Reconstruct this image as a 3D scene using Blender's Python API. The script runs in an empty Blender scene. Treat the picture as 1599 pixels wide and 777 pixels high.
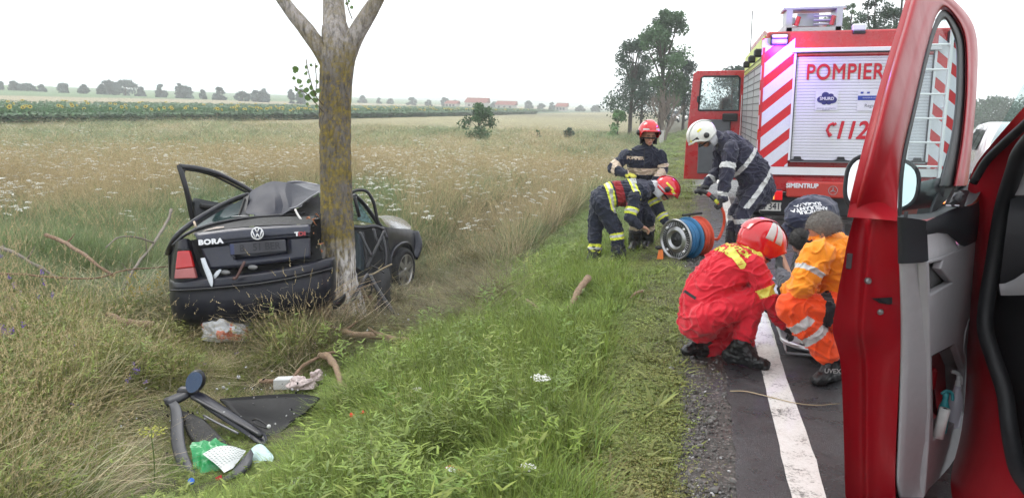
import bpy, bmesh, math, random
import numpy as np
from mathutils import Vector, Matrix, noise
random.seed(7); RNG = np.random.default_rng(11)
SC = bpy.context.scene
COL = SC.collection
# ------------------------------------------------------------------ camera
F, CX, CY, CAMH = 1200.0, 799.5, 388.5, 1.65
PITCH, YAW, ROLL = math.radians(10.579), math.radians(13.285), math.radians(1.5)
fw = np.array([-math.sin(YAW)*math.cos(PITCH), math.cos(YAW)*math.cos(PITCH), -math.sin(PITCH)])
r0 = np.array([math.cos(YAW), math.sin(YAW), 0.0]); u0 = np.cross(r0, fw)
rt = r0*math.cos(ROLL)+u0*math.sin(ROLL); up = u0*math.cos(ROLL)-r0*math.sin(ROLL)
CAMP = np.array([0, 0, CAMH])
cd = bpy.data.cameras.new('camera'); cam = bpy.data.objects.new('camera', cd); COL.objects.link(cam)
cam.matrix_world = Matrix(((rt[0], up[0], -fw[0], 0), (rt[1], up[1], -fw[1], 0), (rt[2], up[2], -fw[2], CAMH), (0, 0, 0, 1)))
cd.sensor_width = 36; cd.lens = 36*F/1599; cd.clip_start = 0.05; cd.clip_end = 12000
SC.camera = cam
# ------------------------------------------------------------------ world, sun, exposure
W = bpy.data.worlds.new('World'); SC.world = W; W.use_nodes = True
nt = W.node_tree; nt.nodes.clear()
SUN_EL, SUN_AZ = math.radians(52), math.radians(-60)
sky = nt.nodes.new('ShaderNodeTexSky'); sky.sky_type = 'NISHITA'; sky.sun_disc = False
sky.sun_elevation = SUN_EL; sky.sun_rotation = SUN_AZ; sky.dust_density = 4.0
bgA = nt.nodes.new('ShaderNodeBackground'); bgA.inputs['Strength'].default_value = 0.10
nt.links.new(sky.outputs[0], bgA.inputs['Color'])
# overcast cloud layer over the clear sky
tc = nt.nodes.new('ShaderNodeTexCoord'); nz = nt.nodes.new('ShaderNodeTexNoise')
nz.inputs['Scale'].default_value = 1.6; nz.inputs['Detail'].default_value = 3
nt.links.new(tc.outputs['Generated'], nz.inputs['Vector'])
cr = nt.nodes.new('ShaderNodeValToRGB'); nt.links.new(nz.outputs[0], cr.inputs[0])
cr.color_ramp.elements[0].position = .3; cr.color_ramp.elements[0].color = (.80, .875, .93, 1)
cr.color_ramp.elements[1].position = .62; cr.color_ramp.elements[1].color = (.97, .985, 1, 1)
bgB = nt.nodes.new('ShaderNodeBackground'); bgB.inputs['Strength'].default_value = 1.45
nt.links.new(cr.outputs[0], bgB.inputs['Color'])
mx = nt.nodes.new('ShaderNodeMixShader'); mx.inputs[0].default_value = .9
out = nt.nodes.new('ShaderNodeOutputWorld')
nt.links.new(bgA.outputs[0], mx.inputs[1]); nt.links.new(bgB.outputs[0], mx.inputs[2]); nt.links.new(mx.outputs[0], out.inputs[0])
sl = bpy.data.lights.new('sun', 'SUN'); sl.energy = 1.1; sl.angle = math.radians(25); sl.color = (1, .96, .9)
so = bpy.data.objects.new('sun', sl); COL.objects.link(so)
# sun to the left and a little behind the camera
sd = Vector((math.sin(SUN_AZ)*math.cos(SUN_EL), math.cos(SUN_AZ)*math.cos(SUN_EL), math.sin(SUN_EL)))
so.rotation_euler = sd.to_track_quat('Z', 'Y').to_euler()
SC.view_settings.view_transform = 'Standard'; SC.view_settings.look = 'None'
SC.view_settings.exposure = 0.45; SC.view_settings.gamma = 1.0
SC.cycles.max_bounces = 4; SC.cycles.volume_bounces = 1; SC.cycles.diffuse_bounces = 2; SC.cycles.glossy_bounces = 3; SC.cycles.transmission_bounces = 3; SC.cycles.use_adaptive_sampling = True; SC.cycles.adaptive_threshold = .03; SC.cycles.transparent_max_bounces = 12

# ------------------------------------------------------------------ helpers
def P(px, py, z):           # photo pixel + optical depth -> world
    return CAMP + z*(fw + rt*(px-CX)/F - up*(py-CY)/F)
def sstep(a, b, x):
    t = np.clip((x-a)/(b-a), 0, 1); return t*t*(3-2*t)
def HT(x, y):               # terrain height
    x = np.asarray(x, float); y = np.asarray(y, float)
    dp = .58 + .27*sstep(6.5, 10, y)
    h = -dp*sstep(.12, -3.5, x)
    h = h - .14*np.exp(-((x+4.1)/.9)**2)*sstep(8, 11, y)
    h = h + .05*sstep(-5, -8, x)
    h = h - .22*sstep(-8, -25, x)*(1-sstep(6.5, 30, y)) 
    h = h + .03*np.sin(x*1.3+y*.7)*sstep(-.8, -2, x) + .02*np.sin(x*3.1-y*2.3)*sstep(-.8, -2, x)
    h = h + .021*np.clip(-x-105, 0, 320)
    h = h - .05*sstep(-.16, .02, x)
    h = h - .5*sstep(8.2, 11, x)
    return h
def Gt(px, py):             # photo pixel -> terrain point
    h = 0.0
    for _ in range(25):
        d = fw + rt*(px-CX)/F - up*(py-CY)/F
        t = (h-CAMH)/d[2]; p = CAMP+t*d
        hn = float(HT(p[0], p[1])); hn = max(hn, 0.0) if p[0] > .2 and p[0] < 8.2 else hn
        h = .5*h+.5*hn
    return p
def depth(p): return float((np.asarray(p)-CAMP)@fw)

MATS = {}
def mat(name, col, rough=.6, metal=0, var=.12, scale=8, bump=0, bscale=40, coat=0, spec=.5, trans=0, emit=None, es=0, alpha=1, dirt=None, dirt_amt=.0, dscale=3, transl=0, sheen=0):
    if name in MATS: return MATS[name]
    m = bpy.data.materials.new(name); m.use_nodes = True; n = m.node_tree.nodes; l = m.node_tree.links
    b = n['Principled BSDF']
    tc = n.new('ShaderNodeTexCoord')
    nz = n.new('ShaderNodeTexNoise'); nz.inputs['Scale'].default_value = scale; nz.inputs['Detail'].default_value = 6; nz.inputs['Roughness'].default_value = .65
    l.new(tc.outputs['Object'], nz.inputs['Vector'])
    mr = n.new('ShaderNodeMapRange'); mr.inputs[1].default_value = .25; mr.inputs[2].default_value = .75
    mr.inputs[3].default_value = 1-var; mr.inputs[4].default_value = 1+var
    l.new(nz.outputs[0], mr.inputs[0])
    mul = n.new('ShaderNodeVectorMath'); mul.operation = 'SCALE'; mul.inputs[0].default_value = col[:3]
    l.new(mr.outputs[0], mul.inputs['Scale'])
    c = mul.outputs[0]
    if dirt:
        n2 = n.new('ShaderNodeTexNoise'); n2.inputs['Scale'].default_value = dscale; n2.inputs['Detail'].default_value = 8; n2.inputs['Roughness'].default_value = .7
        l.new(tc.outputs['Object'], n2.inputs['Vector'])
        m2 = n.new('ShaderNodeMapRange'); m2.inputs[1].default_value = .45; m2.inputs[2].default_value = .7; m2.inputs[3].default_value = 0; m2.inputs[4].default_value = dirt_amt
        l.new(n2.outputs[0], m2.inputs[0])
        mxn = n.new('ShaderNodeMix'); mxn.data_type = 'RGBA'; l.new(m2.outputs[0], mxn.inputs[0]); l.new(c, mxn.inputs[6]); mxn.inputs[7].default_value = (*dirt, 1)
        c = mxn.outputs[2]
        m3 = n.new('ShaderNodeMapRange'); m3.inputs[3].default_value = rough; m3.inputs[4].default_value = min(1, rough+.4); l.new(m2.outputs[0], m3.inputs[0]); l.new(m3.outputs[0], b.inputs['Roughness'])
    else: b.inputs['Roughness'].default_value = rough
    l.new(c, b.inputs['Base Color'])
    b.inputs['Metallic'].default_value = metal; b.inputs['Coat Weight'].default_value = coat; b.inputs['Coat Roughness'].default_value = .08
    b.inputs['Specular IOR Level'].default_value = spec; b.inputs['Transmission Weight'].default_value = trans
    b.inputs['Sheen Weight'].default_value = sheen
    if emit: b.inputs['Emission Color'].default_value = (*emit, 1); b.inputs['Emission Strength'].default_value = es
    b.inputs['Alpha'].default_value = alpha
    if bump:
        nb = n.new('ShaderNodeTexNoise'); nb.inputs['Scale'].default_value = bscale; nb.inputs['Detail'].default_value = 4
        l.new(tc.outputs['Object'], nb.inputs['Vector'])
        bp = n.new('ShaderNodeBump'); bp.inputs['Strength'].default_value = bump; bp.inputs['Distance'].default_value = .01
        l.new(nb.outputs[0], bp.inputs['Height']); l.new(bp.outputs[0], b.inputs['Normal'])
    if transl:
        tr = n.new('ShaderNodeBsdfTranslucent'); l.new(c, tr.inputs[0]); mxs = n.new('ShaderNodeMixShader'); mxs.inputs[0].default_value = transl
        l.new(b.outputs[0], mxs.inputs[1]); l.new(tr.outputs[0], mxs.inputs[2]); l.new(mxs.outputs[0], n['Material Output'].inputs[0])
    MATS[name] = m; return m
def glassmat(name, tint, mixf=.35, rough=.03, ior=1.5):
    if name in MATS: return MATS[name]
    m = bpy.data.materials.new(name); m.use_nodes = True; n = m.node_tree.nodes; l = m.node_tree.links; n.clear()
    o = n.new('ShaderNodeOutputMaterial'); t = n.new('ShaderNodeBsdfTransparent'); t.inputs[0].default_value = (*tint, 1)
    g = n.new('ShaderNodeBsdfGlossy'); g.inputs['Roughness'].default_value = rough
    lw = n.new('ShaderNodeLayerWeight'); pw = n.new('ShaderNodeMath'); pw.operation = 'POWER'; pw.inputs[1].default_value = 5; l.new(lw.outputs['Facing'], pw.inputs[0])
    fr = n.new('ShaderNodeMath'); fr.operation = 'MULTIPLY_ADD'; fr.inputs[1].default_value = .9*(ior-1); fr.inputs[2].default_value = .03; l.new(pw.outputs[0], fr.inputs[0])
    nz = n.new('ShaderNodeTexNoise'); nz.inputs['Scale'].default_value = 6; d = n.new('ShaderNodeBsdfDiffuse'); d.inputs[0].default_value = (.6, .62, .6, 1)
    mr = n.new('ShaderNodeMapRange'); mr.inputs[1].default_value = .45; mr.inputs[2].default_value = .8; mr.inputs[3].default_value = 0.01; mr.inputs[4].default_value = mixf
    l.new(nz.outputs[0], mr.inputs[0])
    m1 = n.new('ShaderNodeMixShader'); l.new(fr.outputs[0], m1.inputs[0]); l.new(t.outputs[0], m1.inputs[1]); l.new(g.outputs[0], m1.inputs[2])
    m2 = n.new('ShaderNodeMixShader'); l.new(mr.outputs[0], m2.inputs[0]); l.new(m1.outputs[0], m2.inputs[1]); l.new(d.outputs[0], m2.inputs[2])
    l.new(m2.outputs[0], o.inputs[0]); MATS[name] = m; return m

class T:                     # a thing: Empty (or mesh) at a root; children in root-local coordinates
    def __init__(s, name, label, cat, root, group=None, rot=None):
        s.root = Vector(root); o = bpy.data.objects.new(name, None); o.empty_display_size = .1
        COL.objects.link(o); o.location = s.root
        if rot is not None: o.rotation_euler = rot
        s.rot = rot; o['label'] = label; o['category'] = cat
        if group: o['group'] = group
        s.o = o
def tag(o, label=None, cat=None, group=None, kind=None):
    if label: o['label'] = label
    if cat: o['category'] = cat
    if group: o['group'] = group
    if kind: o['kind'] = kind
    return o
def mk(name, V, Fc, m, parent=None, smooth=False, root=None, midx=None, loc=None):
    """link one mesh object. parent: T or object. root: subtracted from V"""
    V = np.asarray(V, float).reshape(-1, 3)
    if root is not None: V = V-np.array(root)
    me = bpy.data.meshes.new(name); me.from_pydata(V.tolist(), [], Fc); me.update()
    ms = m if isinstance(m, (list, tuple)) else [m]
    for a in ms: me.materials.append(a)
    if midx is not None: me.polygons.foreach_set('material_index', midx)
    if smooth: me.polygons.foreach_set('use_smooth', [True]*len(me.polygons))
    o = bpy.data.objects.new(name, me); COL.objects.link(o)
    if parent is not None: o.parent = parent.o if isinstance(parent, T) else parent
    if loc is not None: o.location = loc
    return o
class B:                     # polygon soup builder
    def __init__(s): s.V = []; s.F = []; s.M = []
    def add(s, V, Fc, m=0):
        k = len(s.V); s.V += [tuple(map(float, v)) for v in V]; s.F += [tuple(i+k for i in f) for f in Fc]; s.M += [m]*len(Fc); return s
    def box(s, c, d, R=None, m=0):
        c = np.array(c, float); h = np.array(d, float)/2
        v = np.array([[x, y, z] for x in (-1, 1) for y in (-1, 1) for z in (-1, 1)])*h
        if R is not None: v = v@np.array(R).T
        return s.add(v+c, [(0, 1, 3, 2), (4, 6, 7, 5), (0, 4, 5, 1), (2, 3, 7, 6), (0, 2, 6, 4), (1, 5, 7, 3)], m)
    def cbox(s, c, d, b=.02, R=None, m=0):       # box with chamfered edges: hull
        c = np.array(c, float); h = np.array(d, float)/2; b = min(b, *(h*.8)); pts = []
        for x in (-1, 1):
            for y in (-1, 1):
                for z in (-1, 1):
                    for k in range(3):
                        e = h.copy(); e -= b; e[k] += b; pts.append(np.array([x, y, z])*e)
        pts = np.array(pts)
        if R is not None: pts = pts@np.array(R).T
        return s.hull(pts+c, m)
    def hull(s, pts, m=0):
        bm = bmesh.new(); vs = [bm.verts.new(p) for p in pts]
        bmesh.ops.convex_hull(bm, input=vs); bm.verts.ensure_lookup_table()
        used = [v for v in bm.verts if v.link_faces]; ix = {v: i for i, v in enumerate(used)}
        s.add([v.co for v in used], [tuple(ix[v] for v in f.verts) for f in bm.faces], m); bm.free(); return s
    def tube(s, pts, r, n=10, m=0, cap=True, flat=1.0, upv=None):
        pts = [np.array(p, float) for p in pts]; r = [r]*len(pts) if np.isscalar(r) else r
        V = []; prev = None
        for i, p in enumerate(pts):
            t = pts[min(i+1, len(pts)-1)]-pts[max(i-1, 0)]; t = t/(np.linalg.norm(t)+1e-9)
            if prev is None:
                a = np.array(upv, float) if upv is not None else (np.array([0, 0, 1.]) if abs(t[2]) < .9 else np.array([1., 0, 0]))
            else: a = prev
            a = a-t*(a@t); a /= np.linalg.norm(a)+1e-9; prev = a; b = np.cross(t, a)
            for k in range(n):
                q = 2*math.pi*k/n; V.append(p+r[i]*(a*math.cos(q)*flat+b*math.sin(q)))
        Fc = [(i*n+k, i*n+(k+1) % n, (i+1)*n+(k+1) % n, (i+1)*n+k) for i in range(len(pts)-1) for k in range(n)]
        if cap: Fc += [tuple(range(n-1, -1, -1)), tuple((len(pts)-1)*n+k for k in range(n))]
        return s.add(V, Fc, m)
    def lathe(s, prof, o, ax, n=32, m=0):         # prof: (radius, height along ax)
        o = np.array(o, float); ax = np.array(ax, float); ax /= np.linalg.norm(ax)
        a = np.cross(ax, [0, 0, 1.]) if abs(ax[2]) < .9 else np.cross(ax, [1., 0, 0]); a /= np.linalg.norm(a); b = np.cross(ax, a)
        V = [o+ax*h+r*(a*math.cos(2*math.pi*k/n)+b*math.sin(2*math.pi*k/n)) for r, h in prof for k in range(n)]
        Fc = [(i*n+k, i*n+(k+1) % n, (i+1)*n+(k+1) % n, (i+1)*n+k) for i in range(len(prof)-1) for k in range(n)]
        return s.add(V, Fc, m)
    def sheet(s, rows, th=0.0, nrm=None, m=0):    # rows of points -> grid, optional thickness along nrm
        R, Cn = len(rows), len(rows[0]); V = [np.array(p, float) for r in rows for p in r]
        Fc = [(i*Cn+j, i*Cn+j+1, (i+1)*Cn+j+1, (i+1)*Cn+j) for i in range(R-1) for j in range(Cn-1)]
        if th:
            nrm = np.array(nrm, float); k = len(V); V2 = [v+nrm*th for v in V]
            F2 = [tuple(reversed([a+k for a in f])) for f in Fc]; ed = []
            bd = [(0, j) for j in range(Cn)]+[(i, Cn-1) for i in range(1, R)]+[(R-1, j) for j in range(Cn-2, -1, -1)]+[(i, 0) for i in range(R-2, 0, -1)]
            bi = [i*Cn+j for i, j in bd]
            for a, b_ in zip(bi, bi[1:]+bi[:1]): ed.append((a, a+k, b_+k, b_))
            V += V2; Fc += F2+ed
        return s.add(V, Fc, m)
    def prism(s, pts, dvec, m=0):                 # flat polygon extruded by dvec
        pts = [np.array(p, float) for p in pts]; n = len(pts); dvec = np.array(dvec, float)
        V = pts+[p+dvec for p in pts]
        return s.add(V, [tuple(range(n)), tuple(range(2*n-1, n-1, -1))]+[(i, i+n, (i+1) % n+n, (i+1) % n) for i in range(n)], m)
    def out(s, name, m, parent=None, smooth=False, root=None, loc=None):
        o = mk(name, s.V, s.F, m, parent, smooth, root, s.M, loc)
        bm = bmesh.new(); bm.from_mesh(o.data); bmesh.ops.recalc_face_normals(bm, faces=bm.faces); bm.to_mesh(o.data); bm.free()
        return o
def subs(o, lv=1, solid=0, off=-1, auto=False):
    if solid:
        md = o.modifiers.new('solid', 'SOLIDIFY'); md.thickness = solid; md.offset = off
    if lv:
        md = o.modifiers.new('sub', 'SUBSURF'); md.boundary_smooth = 'PRESERVE_CORNERS'; md.levels = lv; md.render_levels = lv
        for p in o.data.polygons: p.use_smooth = True
    return o
def bevel(o, w=.004, seg=2):
    md = o.modifiers.new('bv', 'BEVEL'); md.width = w; md.segments = seg; md.limit_method = 'ANGLE'; md.angle_limit = math.radians(35)
    return o
def text(name, s, size, m, parent, o, ux, uy, offset=0.0, shear=0, align='CENTER', extr=.0, spacing=1.0, sx=1.0):
    """flat lettering placed at o with x axis ux and y axis uy (local coords of parent)"""
    cu = bpy.data.curves.new(name, 'FONT'); cu.body = s; cu.size = size; cu.shear = shear; cu.align_x = align; cu.align_y = 'CENTER'; cu.extrude = extr; cu.space_character = spacing
    tmp = bpy.data.objects.new(name, cu); COL.objects.link(tmp)
    m0 = bpy.data.meshes.new_from_object(tmp.evaluated_get(bpy.context.evaluated_depsgraph_get())); bpy.data.objects.remove(tmp)
    n0 = len(m0.vertices); c0 = np.empty(n0*3); m0.vertices.foreach_get('co', c0); c0 = c0.reshape(-1, 3); f0 = [tuple(p.vertices) for p in m0.polygons]
    sh = [(0, 0)] if not offset else [(0, 0), (offset, 0), (-offset, 0), (0, offset), (0, -offset), (offset*.7, offset*.7), (-offset*.7, offset*.7), (offset*.7, -offset*.7), (-offset*.7, -offset*.7)]
    V = np.concatenate([c0+np.array([a, b_, .00025*i]) for i, (a, b_) in enumerate(sh)]); Fc = [tuple(v+n0*i for v in f) for i in range(len(sh)) for f in f0]
    me = bpy.data.meshes.new(name); me.from_pydata(V.tolist(), [], Fc); me.materials.append(m)
    ob = bpy.data.objects.new(name, me); COL.objects.link(ob)
    ux = np.array(ux, float); ux /= np.linalg.norm(ux); uy = np.array(uy, float); uy -= ux*(uy@ux); uy /= np.linalg.norm(uy); uz = np.cross(ux, uy)
    M = np.eye(4); M[:3, 0] = ux*sx; M[:3, 1] = uy; M[:3, 2] = uz; M[:3, 3] = o
    me.transform(Matrix(M.tolist()))
    if parent is not None: ob.parent = parent.o if isinstance(parent, T) else parent
    return ob
def bez(pts, n=8):           # Catmull-Rom resample
    pts = [np.array(p, float) for p in pts]; out = []
    q = [2*pts[0]-pts[1]]+pts+[2*pts[-1]-pts[-2]]
    for i in range(1, len(q)-2):
        for k in range(n):
            t = k/n; a, b, c, d = q[i-1:i+3]
            out.append(.5*((2*b)+(-a+c)*t+(2*a-5*b+4*c-d)*t*t+(-a+3*b-3*c+d)*t**3))
    out.append(pts[-1]); return out
ICO = None
def ico():
    global ICO
    if ICO is None:
        bm = bmesh.new(); bmesh.ops.create_icosphere(bm, subdivisions=2, radius=1); ICO = np.array([v.co[:] for v in bm.verts]); bm.free()
    return ICO
def basis(fwd, upv):
    f = np.array(fwd, float); f /= np.linalg.norm(f); u = np.array(upv, float); u -= f*(u@f); u /= np.linalg.norm(u); l = np.cross(u, f)
    return np.stack([f, l, u], 1)
# ------------------------------------------------------------------ terrain, road
def grid_axis(segs):
    a = []
    for s, e, n in segs: a += list(np.linspace(s, e, n, endpoint=False))
    return np.array(a+[segs[-1][1]])
gx = grid_axis([(-4000, -600, 14), (-600, -120, 30), (-120, -40, 54), (-40, -8, 50), (-8, 1, 110), (1, 8, 12), (8, 14, 14), (14, 60, 16), (60, 4000, 16)])
gy = grid_axis([(-60, 1, 20), (1, 14, 120), (14, 40, 70), (40, 150, 60), (150, 600, 40), (600, 6000, 24)])
X, Y = np.meshgrid(gx, gy); Z = HT(X, Y)
near = (X > -12) & (X < .1) & (Y < 25)
nzv = np.array([noise.noise(Vector((x*2.3, y*2.3, 0)))*.035+noise.noise(Vector((x*7, y*7, 3)))*.015 if n else 0 for x, y, n in zip(X.ravel(), Y.ravel(), near.ravel())]).reshape(X.shape)
Z = Z+nzv*sstep(-.2, -1.2, X)
Z = np.where((X < -900) | (Y > 2500), Z*.5, Z)
nx, ny = len(gx), len(gy)
V = np.stack([X, Y, Z], -1).reshape(-1, 3)
ii = np.arange((ny-1)*nx).reshape(ny-1, nx)[:, :-1].ravel()
FQ = np.stack([ii, ii+1, ii+nx+1, ii+nx], -1)
def cmix(a, b, t): t = np.asarray(t)[..., None]; return np.array(a)*(1-t)+np.array(b)*t
x, y = V[:, 0], V[:, 1]
c = np.tile([.065, .060, .030], (len(V), 1))                       # soil and thatch under the verge grass
c = cmix([0, 0, 0], [1, 1, 1], np.ones(len(V)))*c
fld = sstep(-5, -9, x)
c = c*(1-fld[:, None])+np.array([.19, .17, .085])*fld[:, None]     # meadow thatch
patch = np.array([noise.noise(Vector((a*.02, b*.012, 5))) for a, b in zip(x, y)])
c = c*(1+.5*patch[:, None]*fld[:, None])
sun = sstep(-51, -53, x)*(1-sstep(-109, -111, x)); c = c*(1-sun[:, None])+np.array([.06, .10, .05])*sun[:, None]
bg = sstep(-109, -111, x)*(1-sstep(-175, -180, x)); c = c*(1-bg[:, None])+np.array([.26, .22, .13])*bg[:, None]
gg = sstep(-175, -180, x); c = c*(1-gg[:, None])+np.array([.09, .15, .055])*gg[:, None]*(1+.3*patch[:, None])
rr = sstep(8, 10, x); c = c*(1-rr[:, None])+np.array([.12, .14, .06])*rr[:, None]
me = bpy.data.meshes.new('ground'); me.from_pydata(V.tolist(), [], FQ.tolist())
me.polygons.foreach_set('use_smooth', [True]*len(me.polygons))
ca = me.color_attributes.new('gcol', 'FLOAT_COLOR', 'POINT'); ca.data.foreach_set('color', np.c_[np.clip(c, 0, 1), np.ones(len(V))].ravel())
gm = bpy.data.materials.new('ground_soil'); gm.use_nodes = True; n = gm.node_tree.nodes; l = gm.node_tree.links; b = n['Principled BSDF']
at = n.new('ShaderNodeAttribute'); at.attribute_name = 'gcol'; tcn = n.new('ShaderNodeTexCoord')
na = n.new('ShaderNodeTexNoise'); na.inputs['Scale'].default_value = 9; na.inputs['Detail'].default_value = 10; na.inputs['Roughness'].default_value = .75; l.new(tcn.outputs['Object'], na.inputs[0])
nb = n.new('ShaderNodeTexNoise'); nb.inputs['Scale'].default_value = .7; nb.inputs['Detail'].default_value = 6; l.new(tcn.outputs['Object'], nb.inputs[0])
mr = n.new('ShaderNodeMapRange'); mr.inputs[1].default_value = .3; mr.inputs[2].default_value = .7; mr.inputs[3].default_value = .5; mr.inputs[4].default_value = 1.6; l.new(na.outputs[0], mr.inputs[0])
mr2 = n.new('ShaderNodeMapRange'); mr2.inputs[1].default_value = .3; mr2.inputs[2].default_value = .7; mr2.inputs[3].default_value = .75; mr2.inputs[4].default_value = 1.25; l.new(nb.outputs[0], mr2.inputs[0])
mm = n.new('ShaderNodeMath'); mm.operation = 'MULTIPLY'; l.new(mr.outputs[0], mm.inputs[0]); l.new(mr2.outputs[0], mm.inputs[1])
vs = n.new('ShaderNodeVectorMath'); vs.operation = 'SCALE'; l.new(at.outputs['Color'], vs.inputs[0]); l.new(mm.outputs[0], vs.inputs['Scale']); l.new(vs.outputs[0], b.inputs['Base Color'])
b.inputs['Roughness'].default_value = .9
bp = n.new('ShaderNodeBump'); bp.inputs['Strength'].default_value = .8; bp.inputs['Distance'].default_value = .03; l.new(na.outputs[0], bp.inputs['Height']); l.new(bp.outputs[0], b.inputs['Normal'])
me.materials.append(gm); go = bpy.data.objects.new('ground', me); COL.objects.link(go); tag(go, kind='structure')

def roadmat(name, col, wet=.0, agg=260, rr=(.25, .75)):
    m = bpy.data.materials.new(name); m.use_nodes = True; n = m.node_tree.nodes; l = m.node_tree.links; b = n['Principled BSDF']
    tcn = n.new('ShaderNodeTexCoord')
    v = n.new('ShaderNodeTexVoronoi'); v.inputs['Scale'].default_value = agg; l.new(tcn.outputs['Object'], v.inputs[0])
    a = n.new('ShaderNodeTexNoise'); a.inputs['Scale'].default_value = 2.2; a.inputs['Detail'].default_value = 8; a.inputs['Roughness'].default_value = .7; l.new(tcn.outputs['Object'], a.inputs[0])
    mr = n.new('ShaderNodeMapRange'); mr.inputs[1].default_value = .3; mr.inputs[2].default_value = .7; mr.inputs[3].default_value = .5; mr.inputs[4].default_value = 1.6; l.new(a.outputs[0], mr.inputs[0])
    sp = n.new('ShaderNodeSeparateColor'); l.new(v.outputs['Color'], sp.inputs[0])
    pw = n.new('ShaderNodeMath'); pw.operation = 'POWER'; pw.inputs[1].default_value = 6; l.new(sp.outputs[0], pw.inputs[0])
    ad = n.new('ShaderNodeMath'); ad.operation = 'MULTIPLY_ADD'; ad.inputs[1].default_value = 2.2; ad.inputs[2].default_value = .75; l.new(pw.outputs[0], ad.inputs[0])
    mm = n.new('ShaderNodeMath'); mm.operation = 'MULTIPLY'; l.new(mr.outputs[0], mm.inputs[0]); l.new(ad.outputs[0], mm.inputs[1])
    vs = n.new('ShaderNodeVectorMath'); vs.operation = 'SCALE'; vs.inputs[0].default_value = col; l.new(mm.outputs[0], vs.inputs['Scale']); l.new(vs.outputs[0], b.inputs['Base Color'])
    r2 = n.new('ShaderNodeMapRange'); r2.inputs[1].default_value = .4; r2.inputs[2].default_value = .62; r2.inputs[3].default_value = rr[0]; r2.inputs[4].default_value = rr[1]; l.new(a.outputs[0], r2.inputs[0]); l.new(r2.outputs[0], b.inputs['Roughness'])
    bp = n.new('ShaderNodeBump'); bp.inputs['Strength'].default_value = .6; bp.inputs['Distance'].default_value = .004; l.new(v.outputs[0], bp.inputs['Height']); l.new(bp.outputs[0], b.inputs['Normal'])
    return m
asph = roadmat('wet_asphalt', (.036, .035, .038), rr=(.22, .55)); grav = roadmat('shoulder_gravel', (.045, .038, .034), agg=75, rr=(.35, .8)); 
# road: left edge uneven
ys = list(np.arange(-30, 30, .12))+list(np.arange(30, 900, 12))
def edge(y, s, amp): return noise.noise(Vector((s, y*.9, 0)))*amp+noise.noise(Vector((s, y*5, 1)))*amp*.5
b_ = B(); b_.sheet([[(.27+edge(q, 1, .05), q, .0), (.7, q, .0), (3.7, q, .03), (7.6, q, 0), (8.0, q, 0.0)] for q in ys]); tag(b_.out('road', asph, smooth=True), kind='structure')
b_ = B(); b_.sheet([[(-.14+edge(q, 4, .06), q, -.040), (-.02, q, -.028), (.12, q, -.016+edge(q, 8, .02)), (.33, q, -.004)] for q in ys]); tag(b_.out('road_shoulder', grav), kind='structure')
lm = bpy.data.materials.new('line_paint'); lm.use_nodes = True; n = lm.node_tree.nodes; l = lm.node_tree.links; b = n['Principled BSDF']
tcn = n.new('ShaderNodeTexCoord'); a = n.new('ShaderNodeTexNoise'); a.inputs['Scale'].default_value = 55; a.inputs['Detail'].default_value = 8; a.inputs['Roughness'].default_value = .8; l.new(tcn.outputs['Object'], a.inputs[0])
a2 = n.new('ShaderNodeTexNoise'); a2.inputs['Scale'].default_value = 5; a2.inputs['Detail'].default_value = 5; l.new(tcn.outputs['Object'], a2.inputs[0])
sm = n.new('ShaderNodeMath'); sm.operation = 'MULTIPLY_ADD'; sm.inputs[1].default_value = .5; l.new(a2.outputs[0], sm.inputs[0]); l.new(a.outputs[0], sm.inputs[2])
crp = n.new('ShaderNodeValToRGB'); l.new(sm.outputs[0], crp.inputs[0]); e = crp.color_ramp.elements; e[0].position = .60; e[0].color = (.12, .115, .11, 1); e[1].position = .70; e[1].color = (.62, .60, .57, 1); e.new(.9).color = (.72, .71, .69, 1)
l.new(crp.outputs[0], b.inputs['Base Color']); b.inputs['Roughness'].default_value = .45
b_ = B(); b_.sheet([[(.5+edge(q, 9, .014), q, .005), (.65+edge(q, 12, .014), q, .005)] for q in ys if q > -10]); tag(b_.out('road_edge_line', lm), kind='structure')
# distant hills: low blue ridge
hv = []; hb = B()
R = [[], [], []]
for k in range(160):
    a = math.radians(-75+k*1.0); d = 1900
    h = .36*(18+30*noise.fractal(Vector((k*.09, 0, 0)), 1, 2, 4)+22*math.exp(-((a+.35)/.25)**2))
    for j, (dd, hh) in enumerate(((d, -20), (d+150, max(h, 4)), (d+900, -20))): R[j].append((math.sin(a)*dd, math.cos(a)*dd, hh))
hb.sheet(R); tag(hb.out('distant_hills', mat('hill', (.05, .08, .06), .9, var=.2, scale=.01), smooth=True), kind='structure')
# ------------------------------------------------------------------ fire engine
tr = P(1180, 358, 11.0); tr[2] = 0
def RP(px, py, dy=0):       # pixel -> (x, z) on the rear plane of the engine
    d = fw+rt*(px-CX)/F-up*(py-CY)/F; q = CAMP+d*((tr[1]+dy-.08)/d[1]); return q[0]-tr[0], q[2]
th = T('fire_engine', 'red fire engine seen from behind with white roller shutter, open cab door and roof rack', 'fire engine', tr, rot=(0, math.radians(-1.6), 0))
FR = mat('fire_red', (.50, .012, .018), .25, var=.06, coat=.5, dirt=(.28, .12, .1), dirt_amt=.4); FW = mat('engine_white', (.78, .78, .78), .35, var=.04)
DK = mat('dark_plastic', (.02, .021, .023), .5, var=.2); SHT = mat('shutter_aluminium', (.70, .71, .74), .42, .1, var=.04, dirt=(.50, .48, .46), dirt_amt=.35, dscale=2); SHG = mat('side_shutter_grey', (.33, .34, .36), .4, .5, var=.06)
CHR = mat('retro_stripe', (.70, .72, .76), .4, var=.06, scale=40); CHD = mat('retro_red', (.60, .015, .02), .4, var=.25, scale=120); TYR = mat('tyre', (.02, .02, .021), .85, var=.3, bump=.3)
X_ = lambda px: RP(px, 200)[0]; Z_ = lambda py: RP(1250, py)[1]
Wd, HB = 2.5, Z_(50)
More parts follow.
